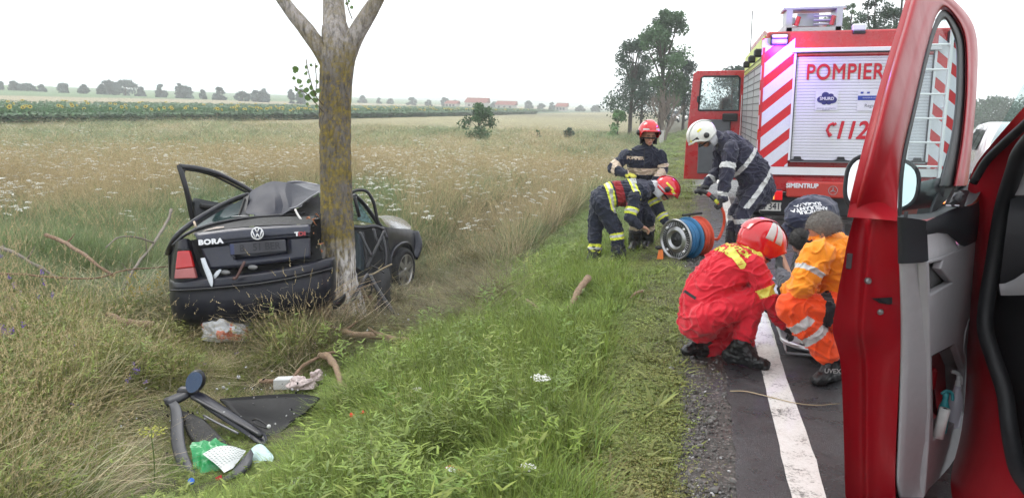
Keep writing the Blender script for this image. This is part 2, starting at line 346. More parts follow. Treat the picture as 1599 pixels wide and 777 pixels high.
# body shell: rear face with opening for shutter
b = B(); b.cbox((Wd/2, 2.5, (Z_(285)+HB)/2), (Wd, 4.9, HB-Z_(285)), .04); body = b.out('body', FR, th)
b = B(); b.cbox((Wd/2, -.03, HB-.17), (Wd-.01, .1, .34), .02); bevel(b.out('roof_beam', FR, th), .006)
sx0, sx1, sz0, sz1 = X_(1241), Wd-X_(1241), Z_(252), Z_(84)
for x0, x1, nm in ((0, X_(1188), 'corner_post'), (Wd-X_(1188), Wd, 'corner_post')):
    b = B(); b.cbox(((x0+x1)/2, -.03, (Z_(285)+HB)/2-.1), (x1-x0+.02, .1, HB-Z_(285)-.24), .012); b.out(nm, FR, th)
# chevron panels, clipped stripes
for side in (0, 1):
    x0, x1 = (X_(1188), X_(1238)) if side == 0 else (Wd-X_(1238), Wd-X_(1188)); z0, z1 = Z_(262), Z_(60)
    b = B(); b.box(((x0+x1)/2, -.056, (z0+z1)/2), (x1-x0, .05, z1-z0)); pn = b.out('chevron_panel', CHD, th)
    w = x1-x0; hgt = .19; k = z0-.5; i = 0
    while k < z1+.3:
        sgn = 1 if side == 0 else -1; q = []
        lo = lambda x: k+ (x if side == 0 else w-x)*.86; hi = lambda x: lo(x)+hgt
        poly = []
        for x in np.linspace(0, w, 21): poly.append((x, min(max(lo(x), z0), z1), min(max(hi(x), z0), z1)))
        poly = [a for a in poly if a[2]-a[1] > .002]
        if len(poly) > 1:
            pts = [(x0+a[0], -.086, a[1]) for a in poly]+[(x0+a[0], -.086, a[2]) for a in reversed(poly)]
            b = B(); b.prism(pts, (0, .004, 0)); b.out('stripe', CHR, pn)
        k += .335
# roller shutter
b = B(); b.box((Wd/2, -.02, (sz0+sz1)/2), (sx1-sx0, .02, sz1-sz0)); shb = b.out('shutter_back', DK, th)
ns = 36; hs = (sz1-sz0)/ns; sm_ = None
for k in range(ns):
    if sm_ is None:
        b = B(); n_ = 6; prof = [(-.055-.002*math.sin(math.pi*j/n_), -hs*.47+hs*.94*j/n_) for j in range(n_+1)]
        b.sheet([[(sx0, y_, z_) for y_, z_ in prof], [(sx1, y_, z_) for y_, z_ in prof]]); sl_ = b.out('slat', SHT, th); sm_ = sl_.data; sl_.location = (0, 0, sz0+hs/2)
    else:
        o = bpy.data.objects.new('slat', sm_); COL.objects.link(o); o.parent = th.o; o.location = (0, 0, sz0+hs*(k+.5))
WT = mat('trim_white', (.78, .79, .8), .35, var=.03)
b = B(); b.cbox((Wd/2, -.10, sz1+.03), (sx1-sx0+.12, .09, .055), .008); b.out('shutter_top_trim', WT, th)
b = B(); b.box((Wd/2, -.07, sz1-.004), (sx1-sx0, .03, .014)); b.out('seal', DK, th)
for x in (sx0-.012, sx1+.012):
    b = B(); b.box((x, -.07, (sz0+sz1)/2), (.028, .05, sz1-sz0)); b.out('shutter_rail', WT, th)
    b = B(); b.box((x+(.022 if x < 1 else -.022), -.072, (sz0+sz1)/2), (.012, .03, sz1-sz0)); b.out('rail_seal', DK, th)
b = B(); b.cbox((Wd/2, -.085, sz0-.01), (sx1-sx0, .05, .03), .006); b.out('shutter_bottom_bar', SHG, th)
for x in (X_(1243)+.08, X_(1321), sx1-.1):     # latch brackets
    b = B(); b.prism([(x-.13, -.12, sz0-.005), (x-.05, -.12, sz0+.02), (x-.04, -.12, sz0+.055), (x+.04, -.12, sz0+.055), (x+.05, -.12, sz0+.02), (x+.13, -.12, sz0-.005)], (0, .05, 0)); b.out('shutter_latch', DK, th)
b = B(); b.tube([(X_(1243), -.12, sz0-.0), (sx1-.1, -.12, sz0-.0)], .008, 8); b.out('latch_rod', DK, th)
b = B(); b.box((Wd/2, -.085, (Z_(262)+Z_(275))/2), (Wd-.09, .03, .105)); b.out('white_band', WT, th)
# letters
LR = mat('letter_red', (.55, .01, .025), .5, var=.04)
Lz = lambda s, size, px, py, **k: text('lettering', s, size, LR, th, (X_(px), -.068, Z_(py)), (1, 0, 0), (0, 0, 1), **k)
text('lettering', 'POMPIERI', .29, LR, th, (X_(1258), -.0655, Z_(115.5)), (1, 0, 0), (0, 0, 1), offset=.0055, align='LEFT', sx=.80, spacing=1.08)
text('lettering', '112', .33, LR, th, (X_(1307), -.0655, Z_(206)), (1, 0, 0), (0, 0, 1), offset=.008, shear=.22, align='LEFT', sx=.86)
b = B(); b.tube([(X_(1307), -.066, Z_(194)), (X_(1300), -.066, Z_(197)), (X_(1297), -.066, Z_(205)), (X_(1301), -.066, Z_(212))], .018, 6); b.tube([(X_(1307), -.066, Z_(194)), (X_(1309), -.066, Z_(197))], .026, 6); b.tube([(X_(1300), -.066, Z_(210)), (X_(1303), -.066, Z_(214))], .026, 6); b.out('phone_symbol', LR, th)
# round emblem: blue crest on white square
b = B(); b.box((X_(1293), -.064, Z_(159)), (.29, .004, .25)); b.out('emblem_plate', mat('sticker_white', (.7, .7, .74), .4), th)
BL = mat('emblem_blue', (.03, .03, .16), .5, var=.4, scale=30); b = B()
for dx, dz, r_ in ((0, 0, .065), (-.07, -.01, .045), (.07, -.015, .05), (-.02, .05, .04), (.05, .04, .03), (-.03, -.05, .03), (.03, -.05, .03)):
    b.prism([(X_(1293)+dx+r_*1.2*math.cos(a), -.069-.0004*abs(dx*50), Z_(156)+dz+r_*math.sin(a)) for a in np.linspace(0, 2*math.pi, 14, endpoint=False)], (0, .003, 0))
b.out('emblem_crest', BL, th)
text('emblem_text', 'SMURD', .055, mat('sticker_white', (.7, .7, .74)), th, (X_(1293), -.0775, Z_(156)), (1, 0, 0), (0, 0, 1), offset=.002)
text('emblem_text', 'SERVICIUL DE URGENTA', .022, BL, th, (X_(1293), -.0672, Z_(171)), (1, 0, 0), (0, 0, 1))
text('emblem_text', 'SUCEAVA', .022, BL, th, (X_(1293), -.0672, Z_(173.5)), (1, 0, 0), (0, 0, 1))
b = B(); b.box((X_(1361), -.064, Z_(159)), (.32, .004, .27)); b.out('notice_plate', MATS['sticker_white'], th)
b = B(); b.box((X_(1361), -.067, Z_(155)), (.315, .004, .06)); b.out('notice_stripe', mat('notice_blue', (.03, .06, .32), .5), th)
text('notice_text', 'Regio', .06, mat('print_dark', (.02, .02, .03)), th, (X_(1361), -.0665, Z_(167)), (1, 0, 0), (0, 0, 1))
text('notice_text', 'INVESTIM IN VIITOR', .022, MATS['sticker_white'], th, (X_(1361), -.0695, Z_(155)), (1, 0, 0), (0, 0, 1))
for dx in (-.11, -.03): b = B(); b.box((X_(1361)+dx, -.067, Z_(147)), (.035, .003, .025)); b.out('notice_logo', mat('notice_blue', (.03, .06, .32)), th)
# blue beacon block and white work lamp
for x in (X_(1213), Wd-X_(1213)):
    b = B(); b.cbox((x, -.12, Z_(63.5)), (.22, .12, .15), .015); bb = b.out('beacon_box', DK, th)
    b = B(); b.cbox((x, -.185, Z_(58)), (.2, .03, .035), .01); b.out('beacon_lens', WT, bb)
    b = B(); b.cbox((x, -.185, Z_(66)), (.2, .03, .055), .01); b.out('beacon_lens', mat('beacon_blue', (.12, .2, .3), .12, emit=(.35, .12, 1.0), es=.6), bb)
bl_ = bpy.data.lights.new('blue_beacon', 'POINT'); bl_.energy = 34; bl_.color = (.30, .08, 1); bl_.shadow_soft_size = .06; bo_ = bpy.data.objects.new('blue_beacon', bl_); COL.objects.link(bo_); bo_.parent = th.o; bo_.location = (X_(1215), -.34, Z_(74))
b = B(); b.cbox((X_(1335), -.06, HB+.03), (.17, .1, .09), .015); q_ = b.out('work_lamp', WT, th); b = B(); b.cbox((X_(1335), -.06, HB-.035), (.16, .1, .04), .01); b.out('lamp_foot', DK, q_)
# roof rack with ladders
GA = mat('rack_grey', (.46, .47, .50), .4, .6, var=.1)
rk = B(); x0, x1, z0, z1 = X_(1224), X_(1311), HB-.0, HB+.30
for x in (x0+.04, x1-.04): rk.box((x, .3, (z0+z1)/2), (.08, .5, z1-z0))
rk.box(((x0+x1)/2, .3, z1+.01), (x1-x0+.08, .5, .025)); rk.box(((x0+x1)/2, .3, z0+.03), (x1-x0-.02, .5, .06)); rk.box(((x0+x1)/2-.05, .32, (z0+z1)/2+.03), (.28, .1, .17)); r_ = rk.out('roof_rack', GA, th)
for k in range(3):
    b = B(); b.tube([(x0+.36, .1, z0+.1+.055*k), (x1-.1, .1, z0+.1+.055*k)], .014, 8); b.out('bar', GA, r_)
for x, mm_ in ((x0+.13, FR), (x1-.14, FR)):
    b = B(); b.tube([(x, .04, z0+.08), (x+.03, .04, z0+.2)], .03, 8); b.out('strap', mm_, r_)
for xx in (x0+.12, x1-.12):
    b = B(); b.box((xx, 2.4, z1-.12), (.05, 4.2, .08)); b.out('ladder_rail', GA, r_)
for k in range(12):
    b = B(); b.tube([(x0+.12, .5+.34*k, z1-.12), (x1-.12, .5+.34*k, z1-.12)], .014, 6); b.out('ladder_rung', GA, r_)
b = B(); b.sheet([[(X_(1213)-.1+.05*0, y_, HB+.04+.1*(y_ > 1)) for y_ in (.6, 1.2, 2.4, 4.4)], [(X_(1213)-.1, y_, HB-.02) for y_ in (.6, 1.2, 2.4, 4.4)]], .02, (1, 0, 0)); b.out('roof_rail', FR, th)
b = B(); b.tube([(.02, 3.9, HB), (.02, 3.9, HB+.75)], .008, 6); b.out('antenna', DK, th)
# side: lime band, side shutters, lamps
b = B(); b.box((-.006, 2.5, HB-.2), (.02, 4.8, .34)); b.out('side_band', mat('lime_side', (.55, .62, .12), .4), th)
for k in range(3):
    b = B(); y0 = .12+1.6*k; b.box((-.012, y0+.75, (Z_(270)+HB-.4)/2), (.03, 1.46, HB-.4-Z_(270))); q_ = b.out('side_shutter', SHG, th)
    for j in range(16): b = B(); b.box((-.031, y0+.75, Z_(268)+.08+j*.105), (.008, 1.4, .012)); b.out('slat_joint', DK, q_)
for y_ in (.5, 1.9, 3.4): b = B(); b.cbox((-.06, y_, HB-.24), (.12, .22, .11), .02); b.out('side_lamp', DK, th)
# cab and open door
b = B(); b.cbox((Wd/2, 5.75, 1.35), (Wd-.06, 1.6, 2.1), .12); cb = b.out('cab', FR, th)
b = B(); b.box((.02, 5.7, 1.45), (.03, 1.15, 1.85)); b.out('door_opening', mat('cab_interior', (.03, .03, .035), .8), th)
b = B(); b.box((.0, 5.03, 1.45), (.03, .08, 1.9)); b.out('door_jamb', WT, th)
dz0, dz1 = Z_(280)+.08, Z_(108)+.22
Z2 = lambda py: RP(1112, py, 5.1)[1]; dx0, dx1 = RP(1073, 200, 5.1)[0], .0
dz1, dz0, wz1, wz0 = Z2(109), Z2(279), Z2(118), Z2(171)
b = B(); y_ = 5.02; fr = [(dx1, dz0), (dx0, dz0), (dx0+.02, (wz0+dz0)/2), (dx0+.12, dz1-.06), (dx0+.2, dz1), (dx1, dz1)]
inn = [(dx0+.25, wz0), (dx0+.28, wz1-.03), (dx0+.33, wz1), (-.13, wz1), (-.09, wz1-.04), (-.09, wz0)]
def ring_panel(b, outer, inner, y, t, m=0):
    n = len(inner); o = outer
    V = [(a, y, c) for a, c in outer]+[(a, y, c) for a, c in inner]+[(a, y+t, c) for a, c in outer]+[(a, y+t, c) for a, c in inner]; no_ = len(outer)
    bm = bmesh.new(); vo = [bm.verts.new(v) for v in V[:no_]]; vi = [bm.verts.new(v) for v in V[no_:no_+n]]
    es = [bm.edges.new((vo[i], vo[(i+1) % no_])) for i in range(no_)]+[bm.edges.new((vi[i], vi[(i+1) % n])) for i in range(n)]
    bmesh.ops.triangle_fill(bm, use_beauty=True, edges=es)
    r = bmesh.ops.extrude_face_region(bm, geom=bm.faces[:]); bmesh.ops.translate(bm, vec=(0, t, 0), verts=[v for v in r['geom'] if isinstance(v, bmesh.types.BMVert)])
    vs = list(bm.verts); ix = {v: i for i, v in enumerate(vs)}; b.add([v.co for v in vs], [tuple(ix[v] for v in f.verts) for f in bm.faces], m); bm.free()
ring_panel(b, fr, inn, y_, .07); dr = bevel(b.out('cab_door', FR, th), .012)
b = B(); b.prism([(a, y_+.03, c) for a, c in inn], (0, .006, 0)); b.out('door_glass', glassmat('clear_glass', (.86, .92, .92), .25), dr)
b = B(); b.tube([(a, y_-.005, c) for a, c in inn+inn[:1]], .018, 6); b.out('window_seal', DK, dr)
b = B(); b.cbox(((-.12+dx0+.2)/2-.02, y_-.02, (dz0+.12+wz0-.18)/2), (.62, .04, wz0-.3-dz0), .04); b.out('door_trim', mat('door_trim_grey', (.12, .125, .14), .7), dr)
b = B(); b.cbox((-.25, y_-.05, wz0-.14), (.3, .06, .16), .02); b.out('arm_rest', DK, dr)
b = B(); b.cbox((dx0+.24, y_-.03, wz0+.22), (.06, .05, .14), .02); b.out('window_catch', DK, dr)
b = B(); b.cbox((-.35, y_+.45, wz0+.1), (.2, .1, .32), .05); b.out('wing_mirror', DK, th)
b = B(); b.box((-.04, 5.0, wz0-.4), (.012, .04, 1.4)); b.out('grab_rail', WT, th)
# lower body, bumper, lights, wheels
b = B(); b.cbox((Wd/2, .05, Z_(290)), (Wd-.04, .18, .22), .02); b.out('rear_panel', FR, th)
b = B(); b.cbox((X_(1298), -.10, Z_(297)), (X_(1358)-X_(1238), .12, .22), .02); rp_ = b.out('step_panel', mat('panel_orange_red', (.50, .045, .03), .35, var=.06), th)
text('panel_lettering', 'SIMENTRUP', .085, WT, th, (X_(1262), -.164, Z_(291)), (1, 0, 0), (0, 0, 1), offset=.004, sx=.95)
b = B(); b.lathe([(.062, 0), (.062, .008), (.054, .008), (.054, 0)], (X_(1311), -.160, Z_(297)), (0, -1, 0), 28)
for a in (90, 210, 330): a = math.radians(a); b.prism([(X_(1311)+.055*math.cos(a), -.167, Z_(297)+.055*math.sin(a)), (X_(1311)+.01*math.cos(a+1.2), -.167, Z_(297)+.01*math.sin(a+1.2)), (X_(1311)+.01*math.cos(a-1.2), -.167, Z_(297)+.01*math.sin(a-1.2))], (0, .004, 0))
b.out('star_emblem', mat('chrome', (.6, .6, .62), .15, 1), th)
b = B(); b.cbox((Wd/2, .3, Z_(325)), (Wd-.1, .5, .28), .02); b.out('underrun_bar', DK, th)
b = B(); b.box((Wd/2, 3.2, .55), (.9, 5.6, .25)); b.out('chassis', DK, th)
for s_ in (0, 1):
    xx = lambda px: X_(px) if s_ == 0 else Wd-X_(px)
    b = B(); b.cbox(((xx(1188)+xx(1233))/2, -.06, Z_(307)), (.37, .1, .15), .015); tl = b.out('tail_light', DK, th)
    b = B(); b.prism([(xx(1189), -.118, Z_(313)), (xx(1209), -.118, Z_(313)), (xx(1209), -.118, Z_(309)), (xx(1196), -.118, Z_(302))], (0, .01, 0)); b.out('reverse_lens', mat('lens_clear', (.6, .58, .58), .2), tl)
    b = B(); b.cbox((xx(1214), -.118, Z_(306)), (.10, .02, .135), .006); b.out('brake_lens', mat('lens_lit', (.8, .1, .05), .3, emit=(1, .32, .06), es=2.2), tl)
    b = B(); b.cbox((xx(1226), -.118, Z_(307)), (.11, .02, .13), .006); b.out('tail_lens', mat('lens_red', (.55, .01, .015), .15, emit=(1, .02, .02), es=.25), tl)
    b = B(); b.cbox((xx(1203), -.116, Z_(299)), (.13, .02, .03), .006); b.out('tail_lens', MATS['lens_red'], tl)
    for yy in (1.7,):
        b = B(); b.lathe([(.0, .0), (.2, 0), (.24, .02), (.44, .03), (.47, .07), (.47, .23), (.44, .27), (.2, .27)], (xx(1188)+(.06 if s_ == 0 else -.06), yy, .47), (1 if s_ == 0 else -1, 0, 0), 36); b.out('wheel', TYR, th, smooth=True)
    b = B(); b.lathe([(.0, .0), (.2, 0), (.24, .02), (.44, .03), (.47, .07), (.47, .23), (.44, .27), (.2, .27)], (xx(1188)+(.06 if s_ == 0 else -.06), 5.7, .47), (1 if s_ == 0 else -1, 0, 0), 36); b.out('wheel', TYR, th, smooth=True)
    b = B(); b.box((xx(1188)+(.2 if s_ == 0 else -.2), 1.1, .42), (.34, .01, .42)); b.out('mud_flap', DK, th)
b = B(); b.cbox((X_(1203), -.02, Z_(326)), (.5, .02, .125), .006); pl_ = b.out('number_plate', mat('plate_white', (.68, .68, .64), .35), th)
text('plate_lettering', 'MAI 34102', .135, mat('print_dark', (.02, .02, .03)), pl_, (X_(1186), -.0325, Z_(326)), (1, 0, 0), (0, 0, 1), offset=.002, align='LEFT', sx=.82)
b = B(); b.box((X_(1181), -.033, Z_(326)), (.04, .004, .11)); b.out('plate_band', mat('plate_blue', (.05, .15, .5), .4), pl_)
# ladder fixed on the right rear
lx0, lx1 = X_(1418), X_(1472)
ld = B(); 
for x in (lx0, lx1): ld.box((x, -.26, (Z_(285)+Z_(30))/2), (.035, .06, Z_(30)-Z_(285)))
lo_ = ld.out('ladder', WT, th)
for k in range(7): b = B(); b.tube([(lx0, -.26, Z_(280)+.2+.31*k), (lx1, -.26, Z_(280)+.2+.31*k)], .014, 8); b.out('rung', WT, lo_)
for zz_ in (.9, 1.7, 2.5):
    for x in (lx0, lx1): b = B(); b.tube([(x, -.26, zz_), (x, -.05, zz_)], .01, 6); b.out('ladder_bracket', WT, lo_)

# ------------------------------------------------------------------ rescue van with open door
hz = P(1530, 500, 3.12); hz[2] = 0
FI = math.radians(39.5); ddir = Rv = None
Rx = np.array([math.cos(YAW), math.sin(YAW), 0.]); Zx = np.array([-math.sin(YAW), math.cos(YAW), 0.])
du = Rx*math.sin(FI)+Zx*math.cos(FI); dn_in = Rx*math.cos(FI)-Zx*math.sin(FI); ZU = np.array([0, 0, 1.])
O_ = Rx*1.2+Zx*2.4      # latch edge of the door on the ground plan
def DU(px, py, n=0.0, tilt=0.0):       # pixel ray -> door plane offset n toward the interior
    pn = O_+dn_in*n; d = fw+rt*(px-CX)/F-up*(py-CY)/F
    N = dn_in-ZU*tilt; base = pn+ZU*1.32
    t = ((base-CAMP)@N)/(d@N); return CAMP+t*d
vr = np.array([O_[0]+du[0]*.97, O_[1]+du[1]*.97, 0.0])
th = T('rescue_van', 'dark red rescue van with its front door standing open, grey door trim', 'van', vr)
VR = mat('van_red', (.31, .006, .013), .33, var=.04, coat=.03, spec=.14, dirt=(.2, .03, .03), dirt_amt=.2, dscale=5); VD = mat('van_rubber', (.012, .012, .014), .55, var=.2); VG = mat('trim_grey', (.40, .39, .405), .62, var=.06, scale=30, bump=.15, bscale=400)
VB = mat('trim_black', (.022, .024, .030), .55, var=.1, bump=.15, bscale=400); VDG = mat('pocket_grey', (.27, .265, .27), .75)
root = vr
# latch-side shut face of the door, columns from outer skin to trim, rows top to bottom
rowsy = [(340, 1333, 1402), (380, 1322, 1403), (413, 1317, 1404), (450, 1309, 1405), (480, 1305, 1406), (505, 1300, 1407), (522, 1300, 1407), (545, 1309, 1406), (570, 1314, 1405), (633, 1316, 1402), (690, 1318, 1399), (750, 1319, 1397), (790, 1321, 1399), (830, 1325, 1404)]
R = []
for y_, xl, xr in rowsy:
    row = []
    for j, (f, nn) in enumerate(((0, -.165), (.12, -.158), (.36, -.125), (.42, -.10), (.56, -.085), (.9, -.02), (1.0, .0))):
        px = xl+(xr-xl)*f; row.append(DU(px, y_, nn*1.0))
    R.append(row)
b = B(); b.sheet(R); door = subs(b.out('door', VR, th, root=root), 2)
# exterior skin of the door (away from the camera)
ext = []
for y_, xl, xr in rowsy:
    a = DU(xl, y_, -.165); w_ = a[2]; bul = .0
    ext.append([a+du*s_*.98+dn_in*(-.03*math.sin(math.pi*s_)) for s_ in np.linspace(0, 1, 8)])
b = B(); b.sheet(ext); subs(b.out('door_skin', VR, door, root=root), 1)
TL = -.27   # tumblehome of the window frame
# window frame loop: outer pixel, inner pixel (against rubber), plane offset
loop = [((1333, 340), (1401, 345), 0), ((1340, 305), (1402, 300), 0), ((1354, 250), (1406, 247), 0), ((1377, 154), (1425, 174), 0), ((1400, 77), (1443, 89), 0), ((1417, 22), (1458, 35), 0), ((1424, -8), (1463, 22), 0), ((1436, -28), (1470, 14), 0), ((1462, -22), (1476, 12), 0), ((1487, -3), (1484, 18), 0), ((1510, 20), (1494, 32), 0), ((1524, 44), (1504, 50), 0), ((1528, 78), (1508, 78), 0), ((1526, 130), (1508, 140), 0), ((1522, 185), (1506, 170), 0), ((1517, 235), (1500, 232), 0), ((1511, 290), (1488, 290), 0)]
def FP(px, py, n): return DU(px, py, n, TL)
R = []
for li, ((ox, oy), (ix, iy), _) in enumerate(loop):
    row = []; wd_ = (1, .62, .25)[li] if li < 3 else 0
    for f, nn in ((0, -.05), (.04, .0), (.3, .012), (.62, .0), (.68, .006), (.96, .0), (1, -.03)):
        nn = nn*(1-wd_)+wd_*np.interp(f, [0, .12, .36, .42, .56, .9, 1], [-.165, -.158, -.125, -.10, -.085, -.02, 0]); row.append(FP(ox+(ix-ox)*f, oy+(iy-oy)*f, nn))
    R.append(row)
b = B(); b.sheet(R); fo = subs(b.out('window_frame', VR, door, root=root), 2)
b = B(); b.sheet([[r[0], r[0]-dn_in*.05+0, r[-1]-dn_in*.05, r[-1]] for r in R]); subs(b.out('frame_outer_face', VR, fo, root=root), 1)
R = []
gl = [((1402, 345), (1408, 345)), ((1402, 300), (1409, 300)), ((1406, 247), (1413, 247)), ((1425, 174), (1431, 174)), ((1443, 89), (1449, 92)), ((1458, 35), (1462, 44)), ((1470, 12), (1474, 26)), ((1484, 18), (1479, 34)), ((1497, 38), (1487, 50)), ((1505, 55), (1492, 64)), ((1508, 80), (1494, 84)), ((1508, 140), (1493, 140)), ((1506, 170), (1491, 170)), ((1500, 232), (1484, 226)), ((1488, 290), (1466, 290))]
b = B(); b.sheet([[FP(*o, -.02), FP((o[0]+i[0])/2, (o[1]+i[1])/2, -.012), FP(*i, -.022), FP(*i, -.045)] for o, i in gl]); subs(b.out('window_rubber', VD, fo, root=root), 2)
b = B(); gp = [FP(*i, -.04) for o, i in gl]+[FP(1462, 345, -.04)]; b.add(gp, [tuple(range(len(gp)))]); b.out('door_glass', glassmat('door_green_glass', (.80, .90, .88), .03, ior=1.12), fo, root=root)
# latch hole, bolts
def ds(px, py, n=-.06): return DU(px, py, n)
def onface(px, py, lift=.002):
    # closest row/col position on the shut face for a pixel
    for (y0, xl0, xr0), (y1, xl1, xr1) in zip(rowsy, rowsy[1:]):
        if y0 <= py <= y1:
            t = (py-y0)/(y1-y0); xl = xl0+(xl1-xl0)*t; xr = xr0+(xr1-xr0)*t; f = (px-xl)/(xr-xl)
            nn = np.interp(f, [0, .12, .36, .42, .56, .9, 1], [-.165, -.158, -.125, -.10, -.085, -.02, 0]); return DU(px, py, nn)-Zx*lift*3
b = B(); b.prism([onface(1359, 464), onface(1366, 464.5), onface(1391, 463), onface(1391, 473), onface(1386, 474), onface(1372, 472)], -Zx*.004); b.out('latch_slot', VD, door, root=root)
for px, py in ((1355, 438), (1374, 486)):
    b = B(); c_ = onface(px, py); b.lathe([(0, .006), (.007, .006), (.010, .003), (.0115, 0), (.0115, -.01)], c_, -Zx, 16); b.out('bolt', mat('bolt_steel', (.25, .25, .25), .4, .8), door, root=root)
b = B(); c_ = onface(1324, 407); b.cbox(c_, (.024, .008, .055), .01, np.stack([Rx, Zx, ZU], 1)); b.out('rubber_plug', mat('plug_dark', (.06, .045, .05), .7), door, root=root)
# trim: latch side face and main face
def TF(px, py, n=.08): return DU(px, py, n)
sideL = [(410, 1404, 1449), (413, 1404, 1449), (470, 1406, 1451), (520, 1407, 1452), (600, 1405, 1453), (680, 1402, 1452), (740, 1399, 1450), (762, 1400, 1446), (776, 1404, 1442)]
b = B(); b.sheet([[DU(xl, y_, .0), DU(xl+2, y_, .012), DU(xl+(xr-xl)*.5, y_, .042), DU(xr-3, y_, .074), DU(xr, y_, .08)] for y_, xl, xr in sideL]); tr_ = subs(b.out('trim_panel', VG, door, root=root), 1)
# main face of the trim: one moulded plate with a grab recess and a pocket opening
def face_strip(name, rows, m, parent, lv=1, **k):
    b = B(); b.sheet([[TF(x, y, n) for x, y, n in r] for r in rows]); return subs(b.out(name, m, parent, root=root), lv)
N0 = .08
def plate(outer, holes, n, t):
    bm = bmesh.new(); es = []
    for lp in [outer]+holes:
        vs = [bm.verts.new(TF(x, y, n)) for x, y in lp]; es += [bm.edges.new((vs[i], vs[(i+1) % len(vs)])) for i in range(len(vs))]
    bmesh.ops.triangle_fill(bm, use_beauty=True, edges=es)
    r = bmesh.ops.extrude_face_region(bm, geom=bm.faces[:]); bmesh.ops.translate(bm, vec=Vector(-dn_in*t), verts=[v for v in r['geom'] if isinstance(v, bmesh.types.BMVert)])
    vs = list(bm.verts); ix = {v: i for i, v in enumerate(vs)}; b = B(); b.add([v.co for v in vs], [tuple(ix[v] for v in f.verts) for f in bm.faces]); bm.free(); return b
OUT = [(1447, 408), (1470, 402), (1497, 390), (1525, 373), (1526, 420), (1525, 480), (1523, 545), (1521, 610), (1517, 662), (1507, 690), (1495, 710), (1482, 730), (1466, 748), (1450, 764), (1444, 776), (1447, 740), (1451, 690), (1453, 640), (1453, 560), (1451, 480)]
REC = [(1451, 412), (1473, 407), (1469, 420), (1487, 441), (1453, 460)]
POC = [(1455, 556), (1492, 537), (1506, 577), (1508, 643), (1495, 656), (1458, 686)]
bevel(plate(OUT, [REC, POC], N0+.003, .03).out('trim_face', VG, tr_, root=root), .006, 3)
face_strip('grab_plate', [[(1444, 367, N0-.01), (1470, 362, N0-.012), (1487, 360, N0-.012)], [(1445, 385, N0-.012), (1472, 380, N0-.012), (1492, 376, N0-.012)], [(1446, 405, N0+.0), (1474, 398, N0+.0), (1497, 390, N0+.0)], [(1447, 410, N0-.01), (1474, 404, N0-.01), (1500, 392, N0-.01)]], mat('grab_light_grey', (.55, .54, .56), .55), tr_)
for nm, lp, dd in (('grab_recess', REC, .03), ('door_pocket', POC, .10)):
    pk = B(); pts = [TF(x, y, N0-.01) for x, y in lp]; q_ = [p_-dn_in*dd for p_ in pts]; pk.add(q_, [tuple(range(len(q_)))])
    for a_ in range(len(pts)): c_ = (a_+1) % len(pts); pk.sheet([[pts[a_], pts[c_]], [q_[a_], q_[c_]]])
    pk.out(nm, VDG, tr_, root=root)
b = B(); b.tube(bez([TF(1516, 492, N0+.004), TF(1508, 515, N0+.004), TF(1505, 545, N0+.004), TF(1512, 572, N0+.004)], 4), .004, 6); b.out('trim_crease', VG, tr_, root=root, smooth=True)
# black sill cap with mirror switch
cap = B(); cr_ = [[(1401, 339, 0), (1402, 411, 0)], [(1403, 338, .012), (1404, 412, .012)], [(1443, 343, .078), (1447, 410, .085)], [(1447, 345, .085), (1450, 406, .085)]]
cap.sheet([[DU(*a), DU(a[0]*.5+c_[0]*.5, a[1]*.5+c_[1]*.5, a[2]), DU(*c_)] for a, c_ in cr_]); subs(cap.out('sill_cap_end', VB, door, root=root), 1)
rows_ = [[(1447, 345, .085), (1470, 335, .085), (1492, 322, .095), (1520, 322, .098), (1529, 312, .09)], [(1446, 352, .088), (1470, 348, .09), (1496, 344, .10), (1522, 342, .10), (1530, 334, .09)], [(1446, 366, .082), (1474, 358, .085), (1497, 352, .10), (1524, 352, .10), (1529, 350, .09)], [(1444, 367, .05), (1484, 361, .06), (1499, 388, .09), (1512, 383, .09), (1525, 376, .085)]]
face_strip('sill_cap', rows_, VB, door, 1)
top_ = B(); top_.sheet([[DU(1401, 339, 0), DU(1404, 335, -.045)], [DU(1420, 341, .03), DU(1430, 334, -.045)], [DU(1447, 345, .085), DU(1452, 333, -.03)], [DU(1470, 335, .085), DU(1470, 326, -.02)], [DU(1492, 322, .095), DU(1486, 305, -.02)], [DU(1520, 322, .098), DU(1497, 292, -.02)], [DU(1531, 300, .09), DU(1512, 288, -.02)]]); subs(top_.out('sill_top', VB, door, root=root), 1)
b = B(); b.prism([DU(1474, 322, .10), DU(1487, 297, .06), DU(1514, 299, .09), DU(1504, 325, .115)], ZU*.004); sw = b.out('switch_plate', mat('switch_black', (.010, .010, .012), .35), door, root=root)
b = B(); c_ = DU(1496, 308, .10); b.lathe([(0, .022), (.009, .02), (.011, .01), (.014, .006), (.014, -.01)], c_, ZU*.8+dn_in*.4, 16); b.out('mirror_switch', mat('switch_grey', (.05, .05, .055), .4), sw, root=root, smooth=True)
for dx in (1481, 1494): b = B(); b.cbox(DU(dx, 321, .112), (.016, .010, .006), .002, np.stack([Rx, Zx, ZU], 1)); b.out('switch_button', mat('switch_white', (.35, .35, .38), .4), sw, root=root)
b = B(); c_ = DU(1414, 341, .02); b.lathe([(.006, 0), (.006, .022), (.0, .024)], c_, ZU, 12); b.out('lock_pin', VD, door, root=root, smooth=True)
# bottom edge of the door
b = B(); b.sheet([[DU(1320, 800, -.16), DU(1404, 830, 0), DU(1442, 778, .06)], [DU(1320, 800, -.16)+du*.9, DU(1404, 830, 0)+du*.9, DU(1442, 778, .06)+du*.85]]); b.out('door_underside', VR, door, root=root)
b = B(); b.sheet([[DU(1402, 411, -.01)+du*.01, DU(1402, 411, -.01)+du*.96], [DU(1404, 825, -.01)+du*.01, DU(1404, 825, -.01)+du*.96]]); b.out('door_inner_skin', VR, door, root=root)
